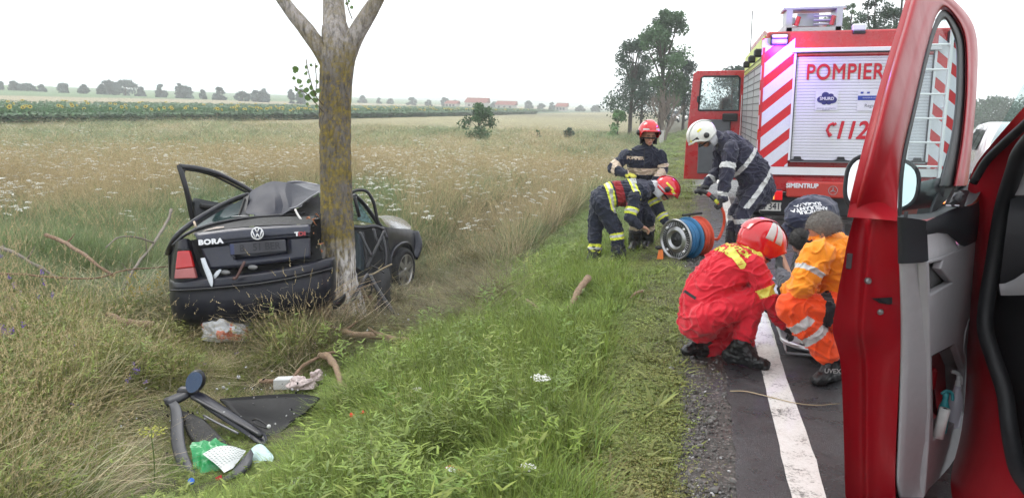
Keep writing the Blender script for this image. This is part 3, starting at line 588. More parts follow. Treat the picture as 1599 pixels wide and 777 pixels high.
# wing mirror outside the door
mc = P(1376, 288, 2.95); fm_ = basis(-(mc-CAMP)*np.array([1, 1, 0])+Rx*.15+ZU*.55, ZU); S = ico()
b = B(); N_ = 40; prof = []
def mring(rx, rz, d, n=40, e=3.0):
    out = []
    for k in range(n):
        a = 2*math.pi*k/n; c_, s_ = math.cos(a), math.sin(a); rr_ = (abs(c_)**e+abs(s_)**e)**(-1/e); out.append(mc+fm_@np.array([d, rx*rr_*c_, rz*rr_*s_*(1-.12*c_)]))
    return out+[out[0]]
b.sheet([mring(.118, .098, .022), mring(.130, .109, .030), mring(.134, .113, .012), mring(.124, .106, -.05), mring(.09, .08, -.09), mring(.03, .03, -.105)]); mo = b.out('mirror_housing', VB, th, root=root, smooth=True)
b = B(); ring = mring(.119, .099, .020)[:-1]; b.add(ring, [tuple(range(len(ring)))]); b.out('mirror_glass', mat('mirror_silver', (.82, .84, .86), .04, 1, var=.01), mo, root=root)
b = B(); b.hull(list((S*np.array([.05, .05, .05]))+mc-Rx*-.08-ZU*.05)+list((S*np.array([.02, .03, .06]))+FP(1466, 300, -.05))); b.out('mirror_arm', VB, mo, root=root, smooth=True)
b = B(); b.prism([FP(1452, 338, -.035), FP(1494, 296, -.035), FP(1486, 226, -.035), FP(1466, 300, -.035)], -dn_in*.01); b.out('mirror_base', VB, door, root=root)
# hinge pillar, seals, interior : traced with depth
def strip(name, rows, m, parent, lv=2): b = B(); b.sheet([[P(*q) for q in r] for r in rows]); return subs(b.out(name, m, parent, root=root), lv)
pil = strip('hinge_pillar', [[(1659, 105, 2.45), (1659, 128, 2.45), (1659, 150, 2.5)], [(1599, 166, 2.68), (1599, 186, 2.68), (1599, 222, 2.72)], [(1563, 208, 2.84), (1575, 216, 2.84), (1588, 248, 2.84)], [(1530, 246, 2.98), (1545, 250, 2.98), (1572, 285, 2.98)], [(1512, 275, 3.12), (1527, 285, 3.06), (1557, 330, 3.04)], [(1508, 330, 3.3), (1524, 360, 3.16), (1545, 405, 3.06)], [(1510, 420, 3.4), (1522, 440, 3.2), (1534, 470, 3.08)], [(1510, 500, 3.4), (1521, 500, 3.2), (1530, 510, 3.05)], [(1510, 560, 3.4), (1520, 560, 3.2), (1544, 556, 3.0)], [(1508, 620, 3.4), (1520, 620, 3.15), (1562, 610, 2.94)], [(1500, 690, 3.4), (1520, 690, 3.1), (1570, 672, 2.86)], [(1480, 745, 3.3), (1520, 745, 3.0), (1582, 730, 2.72)], [(1490, 790, 3.1), (1540, 790, 2.8), (1606, 765, 2.55)], [(1500, 850, 2.8), (1560, 850, 2.6), (1640, 810, 2.3)], [(1520, 930, 2.5), (1600, 930, 2.4), (1700, 870, 2.0)]], VR, th)
b = B(); b.tube(bez([P(1660, 138, 2.45), P(1599, 196, 2.66), P(1568, 224, 2.82), P(1540, 252, 2.95), P(1520, 285, 3.02)], 4), .016, 10); b.out('door_gutter_seal', VD, pil, root=root, smooth=True)
b = B(); b.tube(bez([P(1660, 165, 2.44), P(1599, 232, 2.68), P(1583, 270, 2.82), P(1566, 325, 2.96), P(1553, 400, 3.02), P(1541, 470, 3.04), P(1539, 515, 3.02), P(1552, 560, 2.96), P(1569, 612, 2.9), P(1577, 672, 2.82), P(1589, 728, 2.68), P(1612, 765, 2.5), P(1650, 805, 2.25), P(1720, 870, 1.95)], 5), .030, 12); b.out('aperture_seal', VD, pil, root=root, smooth=True)
DI = mat('van_interior', (.014, .014, .017), .7, var=.3)
strip('interior_wall', [[(1599+90, 130, 2.5), (1599+90, 500, 2.5), (1599+90, 900, 2.2)], [(1590, 235, 2.95), (1585, 520, 3.15), (1600, 780, 2.9)], [(1560, 380, 3.2), (1530, 520, 3.25), (1560, 700, 3.2)]], DI, th, 1)
strip('dashboard', [[(1579, 306, 2.9), (1640, 306, 2.9)], [(1575, 330, 2.86), (1640, 325, 2.8)], [(1565, 405, 2.9), (1640, 405, 2.8)], [(1560, 460, 3.0), (1640, 460, 2.9)]], mat('dash_dark', (.02, .02, .024), .6), th, 1)
strip('pillar_trim', [[(1600, 190, 2.8), (1680, 120, 2.6)], [(1590, 240, 2.84), (1680, 240, 2.6)], [(1580, 305, 2.9), (1680, 302, 2.6)]], mat('pillar_trim_light', (.38, .37, .38), .7), th, 1)
strip('footwell_trim', [[(1560, 443, 2.95), (1578, 443, 2.92), (1640, 395, 2.7)], [(1561, 452, 2.94), (1580, 452, 2.9), (1640, 420, 2.7)], [(1563, 461, 2.95), (1590, 461, 2.9), (1640, 458, 2.7)]], VG, th, 1)
# front of the van beyond the hinge: wing, bonnet, windscreen, wheel
v0 = vr
b = B(); b.sheet([[v0+np.array([dx, yy, zz]) for dx, zz in ((.06, .35), (.0, .6), (-.02, .9), (.03, 1.12), (.25, 1.24-.12*yy))] for yy in np.linspace(.05, 1.15, 8)]); subs(b.out('front_wing', VR, th, root=root), 1)
b = B(); b.sheet([[v0+np.array([dx, yy, 1.25-.13*yy-.02*(abs(dx-.95)/.7)**2]) for dx in np.linspace(.24, 1.66, 8)] for yy in np.linspace(.25, 1.2, 6)]); subs(b.out('bonnet', VR, th, root=root), 1)
b = B(); b.sheet([[v0+np.array([dx, yy, zz]) for dx in np.linspace(.02, 1.88, 8)] for yy, zz in ((1.18, 1.08), (1.3, .85), (1.32, .4))]); subs(b.out('front_end', VR, th, root=root), 1)
b = B(); b.sheet([[v0+np.array([.10+.04*t+s_*(1.7-.08*t), .32-.62*t, 1.27+.66*t]) for s_ in np.linspace(0, 1, 6)] for t in np.linspace(0, 1, 5)]); b.out('windscreen', glassmat('green_glass', (.74, .86, .84)), th, root=root)
b = B(); b.lathe([(0, 0), (.2, .01), (.22, .03), (.31, .0), (.33, .05), (.33, .2), (.3, .22)], v0+np.array([.20, .78, .33]), (1, 0, 0), 32); b.out('front_wheel', TYR, th, root=root, smooth=True)
b = B(); b.cbox(v0+np.array([.95, -2.0, 2.0]), (1.7, 1.4, .06), .03); b.out('roof', VR, th, root=root)
b = B(); b.cbox(v0+np.array([.25, -1.3, .30]), (.12, 2.2, .12), .03); b.out('sill', VR, th, root=root)
b = B(); b.cbox(v0+np.array([.06, -1.22, 1.2]), (.1, .12, 1.5), .03); b.out('rear_pillar', VR, th, root=root)
b = B(); b.box(v0+np.array([1.05, -.85, .36]), (1.5, 1.4, .05)); b.out('floor', DI, th, root=root)
b = B(); b.cbox(v0+np.array([1.0, .1, .85]), (1.5, .3, .8), .05); b.out('dash_body', DI, th, root=root)
b = B(); b.cbox(v0+np.array([.5, -.75, .75]), (.5, .5, .18), .06); b.cbox(v0+np.array([.5, -.98, 1.15]), (.48, .14, .75), .06); b.out('seat', DI, th, root=root)
for yz in ((.45), (1.05)): 
    b = B(); b.cbox(v0+np.array([-.02, -.01, yz+.1]), (.06, .05, .1), .01); b.out('hinge', VR, th, root=root)
# bottles in the door pocket (own things, standing in the pocket)
pw = lambda px, py, n=.045: DU(px, py, n)
def bottle(name, label, px, y0, y1, r, m, cap_m=None, n=.045, cat='bottle', taper=.5):
    a = pw(px, y1, n); h = (y1-y0)/F*depth(a); th_ = T(name, label, cat, a)
    b = B(); b.lathe([(0, 0), (r*.95, 0), (r, .006), (r, h*.62), (r*.9, h*.72), (r*taper, h*.9), (r*taper, h), (0, h)], a, ZU, 24); b.out('bottle_body', m, th_, root=a, smooth=True)
    return th_, a, h
PL = mat('frosted_plastic', (.60, .60, .68), .25, var=.05); WPL = mat('white_plastic', (.72, .73, .74), .35)
TEAL = mat('teal_plastic', (.04, .38, .42), .35)
t_, a, h = bottle('spray_bottle', 'clear spray bottle with white trigger head standing in the van door pocket', 1487, 598, 664, .031, PL, n=.072)
b = B(); b.sheet([[a+ZU*zz+Rx*(.0265*math.sin(q))-Zx*(.0265*math.cos(q)) for q in np.linspace(-1.3, 1.3, 10)] for zz in (.03, .075)]); b.out('bottle_label', WPL, t_, root=a, smooth=True)
b = B(); tp = a+ZU*h; b.lathe([(.013, -.005), (.013, .02), (.009, .024)], tp, ZU, 16); b.tube(bez([tp+ZU*.02, tp+ZU*.05-Rx*.004, tp+ZU*.06-Rx*.018, tp+ZU*.064-Rx*.036], 4), .009, 10); b.tube(bez([tp+ZU*.045+Rx*.004, tp+ZU*.035+Rx*.012, tp+ZU*.005+Rx*.016], 4), .005, 8); b.out('trigger_head', WPL, t_, root=a, smooth=True)
t_, a, h = bottle('spray_bottle', 'turquoise spray bottle standing left of the clear one in the van door pocket', 1469, 616, 674, .023, TEAL, n=.066)
b = B(); tp = a+ZU*h; b.lathe([(.012, -.005), (.012, .016), (.006, .02)], tp, ZU, 16); b.tube(bez([tp+ZU*.012-Rx*.02, tp+ZU*.026, tp+ZU*.02+Rx*.022, tp+ZU*.0+Rx*.03, tp-ZU*.015+Rx*.03], 4), .0065, 10); b.out('trigger_head', TEAL, t_, root=a, smooth=True)
a = pw(1464, 682, .085); h_ = 48/F*depth(a); t_ = T('tissue_roll', 'white paper tissue roll in front of the bottles in the van door pocket', 'tissue roll', a)
b = B(); b.lathe([(.008, h_), (.02, h_), (.021, 0), (.0, 0)], a, ZU+Rx*.12, 20); b.out('paper', mat('tissue', (.7, .7, .68), .9, bump=.3, bscale=200), t_, root=a, smooth=True)
b = B(); b.lathe([(.0085, h_+.001), (.0082, 0)], a, ZU+Rx*.12, 16); b.out('core', DK, t_, root=a)
# ------------------------------------------------------------------ people
def frame_from(lat):
    a = np.array(lat, float); a /= np.linalg.norm(a); z = np.array([0, 0, 1.]); b = np.cross(z, a); b /= np.linalg.norm(b); c = np.cross(a, b)
    return np.stack([a, b, c], 1)
def cloth(name, col, rough=.85, var=.12, **k): return mat(name, col, rough, var=var, scale=14, bump=.25, bscale=160, sheen=.2, **k)
SKIN = mat('skin', (.48, .25, .17), .5, var=.08, scale=20)
SILVER = mat('reflective_silver', (.55, .55, .54), .35, var=.08, scale=60)
YEL = mat('reflective_yellow', (.75, .80, .06), .5, var=.08, scale=40)
BLACKB = mat('boot_leather', (.012, .012, .013), .38, var=.3, scale=20, bump=.3, bscale=60)
def build_body(name, bones, lat, parent, voxel=.007, wrinkle=.007, mats=None, bands=(), default='suit', smooth_it=4, wscale=7.0):
    """bones: list of (id, A, rA, B, rB, mat). rA scalar or (lat, other) radii. One continuous remeshed surface."""
    Fm = frame_from(lat); b = B(); S = ico()
    for bn in bones:
        idn, A, ra, Bp, rb, mt = bn[:6]; fm = bn[6] if len(bn) > 6 else Fm
        ra = (ra, ra, ra) if np.isscalar(ra) else (ra if len(ra) == 3 else (ra[0], ra[1], ra[1])); rb = (rb, rb, rb) if np.isscalar(rb) else (rb if len(rb) == 3 else (rb[0], rb[1], rb[1]))
        pts = np.concatenate([(S*np.array(ra))@fm.T+np.array(A), (S*np.array(rb))@fm.T+np.array(Bp)])
        b.hull(pts)
    tmp = mk('tmp', b.V, b.F, SKIN)
    bm = bmesh.new(); bm.from_mesh(tmp.data); bmesh.ops.recalc_face_normals(bm, faces=bm.faces); bm.to_mesh(tmp.data); bm.free()
    md = tmp.modifiers.new('r', 'REMESH'); md.mode = 'VOXEL'; md.voxel_size = voxel; md.adaptivity = 0
    md = tmp.modifiers.new('s', 'SMOOTH'); md.factor = .5; md.iterations = smooth_it
    me = bpy.data.meshes.new_from_object(tmp.evaluated_get(bpy.context.evaluated_depsgraph_get()))
    bpy.data.objects.remove(tmp); me.name = name
    nv = len(me.vertices); co = np.empty(nv*3); me.vertices.foreach_get('co', co); co = co.reshape(-1, 3)
    no = np.empty(nv*3); me.vertices.foreach_get('normal', no); no = no.reshape(-1, 3)
    def nearest(Q):
        best = np.full(len(Q), 1e9); bi = np.zeros(len(Q), int); bt = np.zeros(len(Q))
        for i, bn in enumerate(bones):
            A = np.array(bn[1]); D = np.array(bn[3])-A; L = D@D+1e-12; ra = np.mean(bn[2]); rb = np.mean(bn[4])
            t = np.clip((Q-A)@D/L, 0, 1); d = np.linalg.norm(Q-A-t[:, None]*D, axis=1)-(ra+(rb-ra)*t)
            k = d < best; best[k] = d[k]; bi[k] = i; bt[k] = t[k]
        return bi, bt
    mn = list(mats.keys())
    vi, vt = nearest(co)
    skinny = np.array([bones[i][5] in ('skin', 'hand', 'hair') for i in range(len(bones))])[vi]
    if wrinkle:
        w = np.zeros(nv)
        for k in range(nv):
            if not skinny[k]:
                p = Vector(co[k])*wscale
                q = noise.noise_vector(p*.6); n1 = noise.noise(Vector((p[0]+q[0]*1.6, p[1]+q[1]*1.6, p[2]*1.5+q[2]*1.6)))
                n2 = noise.noise(Vector((p[0]*2.3+q[1]*2, p[1]*2.3, p[2]*3.2+7)))
                n3 = noise.noise(Vector((p[0]*1.1+q[2]*3+3, p[1]*1.1-q[0]*3, p[2]*.9))); w[k] = (max(0, 1-abs(n1)*5)*1.5-.55)+n2*.5+(max(0, 1-abs(n3)*7)*1.3-.3)
        co = co+no*(w*wrinkle)[:, None]; me.vertices.foreach_set('co', co.ravel())
    nf = len(me.polygons); fc = np.empty(nf*3); me.polygons.foreach_get('center', fc); fc = fc.reshape(-1, 3)
    fi, ft = nearest(fc)
    idx = np.array([mn.index(bn[5]) for bn in bones])[fi]
    for bid, t0, t1, m_ in bands:
        ids = [i for i, bn in enumerate(bones) if bn[0] == bid]
        k = np.isin(fi, ids) & (ft >= t0) & (ft <= t1); idx[k] = mn.index(m_)
    return me, co, fc, idx, mn
def finish_body(name, me, idx, mn, mats, parent):
    me.materials.clear()
    for k in mn: me.materials.append(mats[k])
    me.polygons.foreach_set('material_index', idx.astype(np.int32)); me.polygons.foreach_set('use_smooth', [True]*len(me.polygons)); me.update()
    o = bpy.data.objects.new(name, me); COL.objects.link(o); o.parent = parent.o if isinstance(parent, T) else parent
    return o
def hand(wrist, tip, palm, m='skin', r=.010, curl=.5, side=1, L=.18):
    """bones for a hand from wrist towards tip; palm = direction the palm faces; side=+1 thumb on cross(dir,palm)"""
    w = np.array(wrist, float); d = np.array(tip, float)-w; d /= np.linalg.norm(d); pn = np.array(palm, float); pn -= d*(pn@d); pn /= np.linalg.norm(pn); s = np.cross(d, pn)*side
    bs = []; pe = w+d*L*.5
    for k in (-1.5, -.5, .5, 1.5): bs.append(('palm', w+s*k*.012, .018, pe+s*k*.0215, .0135, m))
    for k, ln in zip((1.5, .5, -.5, -1.5), (.92, 1.0, .95, .78)):
        b0 = pe+s*k*.0235; f1 = L*.24*ln; a1 = curl*.8; a2 = curl*1.7
        p1 = b0+(d*math.cos(a1)+pn*math.sin(a1))*f1+s*k*.0018; p2 = p1+(d*math.cos(a1+a2)+pn*math.sin(a1+a2))*f1*.85
        bs += [('finger', b0, r*1.05, p1, r, m), ('finger', p1, r, p2, r*.85, m)]
    t0 = w+d*L*.14+s*.03; t1 = t0+(d*.6+s*.7+pn*.25)/1.0*L*.22; t2 = t1+(d*.85+s*.15+pn*.35)*L*.17
    bs += [('thumb', w+d*.02+s*.012, .018, t0, .016, m), ('thumb', t0, .016, t1, .0125, m), ('thumb', t1, .0125, t2, .0105, m)]
    return bs
def boot(ankle, toe, sole_z, parent, r=.062, shaft=None, name='boot', m=None):
    """boot child: shaft from above ankle, hull foot and a separate sole edge"""
    m = m or BLACKB; a = np.array(ankle, float); t = np.array(toe, float); d = t-a; d[2] = 0; L = np.linalg.norm(d); d /= L; s = np.array([-d[1], d[0], 0]); z0 = np.array([0, 0, 1.])
    heel = a-d*.07; heel[2] = sole_z; tt = t.copy(); tt[2] = sole_z
    bones = [('foot', heel+z0*.055, (.042, .055), a+z0*.02, (.05, .055), 'b'), ('foot', heel+z0*.045, (.04, .045), tt-d*.10+z0*.045, (.048, .045), 'b'), ('foot', tt-d*.10+z0*.045, (.05, .045), tt-d*.045+z0*.036, (.045, .036), 'b'),
             ('foot', a, (.052, .058), tt-d*.12+z0*.05, (.047, .048), 'b')]
    if shaft is not None: bones.append(('shaft', a, (r*.95, r), np.array(shaft, float), (r, r*1.05), 'b'))
    me, co, fc, idx, mn = build_body(name, bones, s, parent, voxel=.008, wrinkle=.004, mats={'b': m, 's': mat('boot_sole', (.02, .02, .02), .8)}, smooth_it=2, wscale=14)
    idx[fc[:, 2] < sole_z+.022] = mn.index('s')
    return finish_body(name, me, idx, mn, {'b': m, 's': MATS['boot_sole']}, parent)
def ellip(u, v, R, rad, c, tiltR): # u azimuth (0=front), v elevation
    p = np.array([math.cos(v)*math.cos(u)*rad[0], math.cos(v)*math.sin(u)*rad[1], math.sin(v)*rad[2]])*R
    return tiltR@p+np.array(c)
def helmet(c, fwd, upv, shell_m, parent, stripes=(), size=.15, visor=None, neck=None, disks=None):
    Rm = basis(fwd, upv); c = np.array(c, float); rad = (1.12, .95, .98)
    N, Mv = 48, 22
    low = lambda u: (-.42 if abs(u) < .9 else -.42-.42*sstep(.9, 1.6, abs(u)))   # jaw line drops at the sides and neck
    rows = []
    for j in range(Mv+1):
        rows.append([])
        for i in range(N+1):
            u = -math.pi+2*math.pi*i/N; v0 = .02 if abs(u) < .75 else .02-(.62)*float(sstep(.75, 1.5, abs(u)))
            v = v0+(math.pi/2-.001-v0)*j/Mv
            k = 1+.10*math.exp(-((v-v0)/.10)**2)*(1.0 if abs(u) < 1.0 else .55)      # flared brim edge
            k += .03*math.exp(-(u/.25)**2)*math.cos(v) + .015*math.exp(-((abs(u)-math.pi)/.4)**2)
            rows[-1].append(ellip(u, v, size*k, rad, c, Rm))
    b = B(); b.sheet(rows); o = b.out('helmet', shell_m, parent, smooth=True)
    md = o.modifiers.new('sol', 'SOLIDIFY'); md.thickness = .009; md.offset = -1
    # central ridge
    b = B(); rr = []
    for s_ in (-.055, -.03, 0, .03, .055):
        rr.append([ellip(0, 0, 0, rad, c, Rm)*0+(lambda v: c+Rm@np.array([math.cos(v)*rad[0]*size*(1.04 if abs(s_) < .04 else 1.0), s_*size*6, math.sin(v)*rad[2]*size*(1.05 if abs(s_) < .04 else 1.0)]))(v) for v in np.linspace(.25, math.pi-.15, 18)])
    b.sheet(rr, 0); r_ = b.out('ridge', shell_m, o, smooth=True)
    for (u0, u1, v0, v1, m_, nm) in stripes:
        b = B(); b.sheet([[ellip(u, v, size*1.018, rad, c, Rm) for u in np.linspace(u0, u1, 12)] for v in np.linspace(v0, v1, 8)], ); q = b.out(nm, m_, o, smooth=True)
        md = q.modifiers.new('sol', 'SOLIDIFY'); md.thickness = .003
    if disks:
        for sgn in (-1, 1):
            p = ellip(sgn*math.pi/2, -.12, size*1.02, rad, c, Rm); ax = Rm@np.array([0, sgn, 0])
            b = B(); b.lathe([(0, .028), (.02, .028), (.03, .02), (.034, 0), (.034, -.02)], p-ax*.006, ax, 20); b.out('visor_hinge', disks, o, smooth=True)
    if visor:
        b = B(); b.sheet([[ellip(u, v, size*1.05*(1+.02*math.cos(u)), rad, c, Rm) for u in np.linspace(-1.15, 1.15, 22)] for v in np.linspace(-.02, .5, 8)]); q = b.out('visor', visor, o, smooth=True)
        md = q.modifiers.new('sol', 'SOLIDIFY'); md.thickness = .004
    if neck:
        b = B(); b.sheet([[ellip(u, v, size*k, rad, c, Rm) for u in np.linspace(1.5, 2*math.pi-1.5, 24)] for v, k in ((-.35, .96), (-.62, 1.0), (-.85, 1.16), (-1.0, 1.42))]); q = b.out('neck_flap', neck, o, smooth=True)
        md = q.modifiers.new('sol', 'SOLIDIFY'); md.thickness = .006
    b = B(); pts = [ellip(u, -.75, size*.86, rad, c, Rm) for u in np.linspace(-1.6, 1.6, 14)]; b.tube(bez(pts, 2), .009, 6); b.out('chin_strap', mat('strap_black', (.015, .015, .016), .7), o, smooth=True)
    return o
class Pose:
    def __init__(s, root, z): s.root = np.array(root, float); s.z = z
    def __call__(s, px, py, dz=0): return P(px, py, s.z+dz)-s.root
def lerp(a, b, t): return np.array(a)*(1-t)+np.array(b)*t
def limb(i, a, ra, b, rb, c, rc, m, m2=None):  # two segment limb
    return [(i+'_u', a, ra, b, rb, m), (i+'_l', b, rb, c, rc, m2 or m)]
Rx = np.array([math.cos(YAW), math.sin(YAW), 0.]); Zx = np.array([-math.sin(YAW), math.cos(YAW), 0.])   # image right, into depth
def CF(a, b_=0, c=0): return Rx*a+Zx*b_+np.array([0, 0, 1.])*c
def sole(thing_z): return 0.0
def wtext(bodyname, s, size, m, parent, o, ux, uy, depth_=.02, **k): return text(bodyname, s, size, m, parent, o, ux, uy, **k)
def drape(ob, body, direction, off=.004):
    """press flat lettering onto the cloth it is printed on"""
    from mathutils.bvhtree import BVHTree
    bm = bmesh.new(); bm.from_mesh(body.data); bvh = BVHTree.FromBMesh(bm); bm.free(); d = Vector(direction).normalized()
    for v in ob.data.vertices:
        h = bvh.ray_cast(v.co-d*.5, d, 1.2)
        if h[0] is None or h[3] > 1.0: h = bvh.find_nearest(v.co+d*.3)
        v.co = h[0]-d*off
def head_bones(c, fwd, upv, r=.088, m='skin', face=False):
    Bm = basis(fwd, upv); c = np.array(c, float); q = lambda a, b_, d: c+Bm@np.array([a, b_, d])
    hb_ = [('head', q(-.015, 0, .02), (.078, .078), q(.0, 0, .035), (.076, .082), m), ('head', q(.02, 0, .0), (.066, .066), q(.035, 0, -.075), (.042, .04), m)]
    if face:
        hb_ += [('nose', q(.085, 0, .012), .009, q(.107, 0, -.022), .0125, m), ('brow', q(.075, -.035, .028), .014, q(.075, .035, .028), .014, m), ('ear', q(-.005, .078, .0), .016, q(-.0, .08, -.03), .013, m), ('ear', q(-.005, -.078, .0), .016, q(0, -.08, -.03), .013, m),
                ('cheek', q(.06, .036, -.02), .026, q(.06, .03, -.035), .022, m), ('cheek', q(.06, -.036, -.02), .026, q(.06, -.03, -.035), .022, m), ('lips', q(.085, -.016, -.055), .010, q(.085, .016, -.055), .010, m), ('chin', q(.065, 0, -.085), .024, q(.06, 0, -.09), .022, m)]
    else:
        hb_ += [('nose', q(.085, 0, .012), .009, q(.103, 0, -.02), .012, m), ('ear', q(-.005, .078, .0), .016, q(-.0, .08, -.03), .013, m), ('ear', q(-.005, -.078, .0), .016, q(0, -.08, -.03), .013, m)]
    return hb_, q

NAVY = (.012, .016, .034)
# ---- A: bending over the reel, red helmet, yellow bands
rA = Gt(958, 410); th = T('person', 'person in navy suit with yellow bands and red helmet bending over the hose reel', 'person', rA); p = Pose(rA, depth(rA))
mt = {'suit': cloth('navy_suit', NAVY), 'yel': YEL, 'sil': SILVER, 'skin': SKIN, 'red': cloth('red_belt_cloth', (.28, .015, .02)), 'hood': cloth('grey_hood', (.5, .5, .52)), 'glove': cloth('black_glove', (.02, .02, .022))}
lat = CF(.15, 1)
hip = p(941, 311); wst = p(957, 303); ch = p(984, 301); sh = p(1003, 297); nk = p(1022, 292)
bones = [('hips', hip, (.19, .155), wst, (.18, .15), 'suit'), ('belly', wst, (.18, .15), ch, (.2, .165), 'suit'), ('chest', ch, (.2, .165), sh, (.2, .125), 'suit'), ('neck', sh, (.12, .10), nk, (.09, .085), 'hood')]
hc = p(1042, 298); hb, q = head_bones(hc, CF(.75, -.15, -.75), CF(.72, 0, .6)); bones += hb
L1 = p(940, 318, -.10); K1 = p(963, 362, -.12); A1 = p(967, 401, -.1); L2 = p(936, 318, .12); K2 = p(930, 360, .08); A2 = p(928, 402, .06)
bones += limb('nl', L1, .125, K1, .088, A1, .075, 'suit') + limb('fl', L2, .125, K2, .088, A2, .075, 'suit')
s1 = p(992, 306, -.2); e1 = p(983, 340, -.24); w1 = p(999, 352, -.2); s2 = p(1017, 303, .16); e2 = p(1032, 334, .12); w2 = p(1043, 352, .05)
bones += limb('na', s1, .085, e1, .068, w1, .05, 'suit') + limb('fa', s2, .085, e2, .066, w2, .05, 'suit')
bones += hand(w1, p(1014, 358, -.18), CF(-.2, .1, -1), 'skin', .012, .6, 1) + hand(w2, p(1052, 366, .0), CF(0, 1, -.3), 'glove', .0135, .7, 1)
bands = [('nl_l', .0, .30, 'yel'), ('nl_l', .10, .20, 'sil'), ('fl_l', .5, .85, 'yel'), ('fl_l', .62, .72, 'sil'), ('fl_l', 0, .1, 'suit'), ('fa_l', .05, .45, 'yel'), ('fa_l', .17, .33, 'sil'), ('fa_u', .25, .5, 'yel'), ('fa_u', .33, .42, 'sil'),
         ('na_u', .55, .85, 'yel'), ('na_u', .64, .76, 'sil')]
me, co, fc, idx, mn = build_body('body', bones, lat, th, mats=mt, bands=bands, wrinkle=.009)
# waist bands measured along the spine
ax = nk-hip; ax /= np.linalg.norm(ax); tt = (fc-hip)@ax; tor = np.isin(idx, [mn.index('suit')])
Rr = fc-hip-tt[:, None]*ax; rad_ = np.linalg.norm(Rr, axis=1)
tors = tor & (rad_ < .26) & (fc[:, 2] > hip[2]-.16)
for a0, a1, m_ in ((.045, .13, 'yel'), (.07, .105, 'sil'), (.15, .24, 'red'), (.33, .405, 'yel'), (.352, .385, 'sil')):
    idx[tors & (tt > a0) & (tt < a1)] = mn.index(m_)
bo = finish_body('body', me, idx, mn, mt, th)
HR = mat('helmet_red', (.62, .012, .02), .18, var=.05, coat=.6); HW = mat('helmet_white', (.72, .72, .66), .22, var=.05, coat=.5); HY = mat('helmet_band_yellow', (.72, .66, .04), .35)
helmet(hc+CF(.0, 0, .03), CF(.75, -.15, -.75), CF(.72, 0, .6), HR, th, size=.142, disks=mat('hinge_black', (.02, .02, .02), .5), neck=mat('flap_grey', (.42, .42, .44), .7),
       stripes=((-2.0, -1.2, .12, .28, HY, 'side_band'), (-1.3, -.8, -.05, .16, HY, 'side_band'), (-1.05, -.8, -.1, .06, SILVER, 'reflective_patch')))
boot(A1, p(990, 409, -.1), 0, th, shaft=lerp(A1, K1, .35), r=.082); boot(A2, p(944, 414, .0), float(HT(*(rA+A2)[:2])-rA[2]), th, shaft=lerp(A2, K2, .3), r=.082)
b = B(); o_ = p(973, 281, -.1); 
b = B(); bc = p(955, 298, -.2); b.cbox(bc, (.04, .02, .06), .006); b.out('belt_buckle', mat('steel_worn', (.45, .45, .45), .35, 1), th)
tx = text('back_lettering', 'POMPIERI', .07, SILVER, th, p(988, 275, 0), CF(0, 1, 0), CF(1, 0, .15), offset=.003); drape(tx, bo, (0, 0, -1))

# ---- B: standing behind, facing the camera
rB = Gt(1000, 389); th = T('person', 'person in navy firefighter jacket and red helmet facing the camera in the grass', 'person', rB); p = Pose(rB, depth(rB))
mt = dict(mt); mt['sil'] = mat('reflective_beige', (.62, .50, .38), .45, var=.08); mt['under'] = cloth('grey_collar', (.25, .25, .26)); mt['gy'] = cloth('yellow_glove', (.55, .52, .05)); mt['lip'] = mat('lips', (.38, .12, .1), .5); mt['eye'] = mat('eye_dark', (.03, .02, .015), .2)
lat = CF(1, .1)
hip = p(1001, 300, .12); wst = p(1003, 278, .05); ch = p(1006, 252, -.06); sh = p(1007, 238, -.1); nk = p(1012, 226, -.14)
bones = [('hips', hip, (.19, .14), wst, (.19, .145), 'suit'), ('belly', wst, (.19, .145), ch, (.21, .15), 'suit'), ('chest', ch, (.21, .15), sh, (.19, .10), 'suit'), ('neck', sh, (.10, .085), nk, (.062, .06), 'under')]
hc = p(1013, 212, -.2); fwd = CF(.12, -1, -.28); upv = CF(.0, -.2, 1); hb, q = head_bones(hc, fwd, upv, face=True); bones += hb
K1 = p(993, 342, -.1); A1 = p(991, 379, 0); K2 = p(1012, 342, -.08); A2 = p(1011, 376, .1)
bones += limb('nl', p(993, 305, .1), .12, K1, .09, A1, .075, 'suit') + limb('fl', p(1010, 305, .12), .12, K2, .09, A2, .075, 'suit')
e1 = p(957, 263, -.12); w1 = p(976, 271, -.28); e2 = p(1036, 265, -.1); w2 = p(1022, 285, -.28)
bones += limb('na', p(979, 243, -.1), .085, e1, .072, w1, .055, 'suit') + limb('fa', p(1031, 243, -.1), .085, e2, .07, w2, .055, 'suit')
bones += hand(w1, p(990, 274, -.34), CF(0, .3, -1), 'gy', .0135, .6, -1) + hand(w2, p(1012, 300, -.36), CF(-.4, .6, 0), 'glove', .0135, .7, 1)
bands = [('na_u', .62, .9, 'sil'), ('na_l', .15, .42, 'sil'), ('fa_u', .62, .88, 'sil'), ('fa_l', .2, .45, 'sil'), ('nl_l', .2, .42, 'sil'), ('fl_l', .2, .42, 'sil')]
me, co, fc, idx, mn = build_body('body', bones, lat, th, mats=mt, bands=bands, wrinkle=.009)
zz = fc[:, 2]; k = (idx == mn.index('suit')) & (abs((fc-hip)@CF(1)) < .24); idx[k & (zz > p(0, 0)[2]*0+wst[2]+.055) & (zz < wst[2]+.135)] = mn.index('sil')
bo = finish_body('body', me, idx, mn, mt, th)
b = B(); S = ico()
for s_ in (-1, 1): b.hull((S*np.array([.005, .010, .0045]))@basis(fwd, upv).T+q(.084, s_*.031, .008))
b.out('eyes', mt['eye'], th, smooth=True)
b = B(); b.hull((S*np.array([.006, .026, .006]))@basis(fwd, upv).T+q(.094, 0, -.056)); b.out('mouth', mt['lip'], th, smooth=True)
b = B()
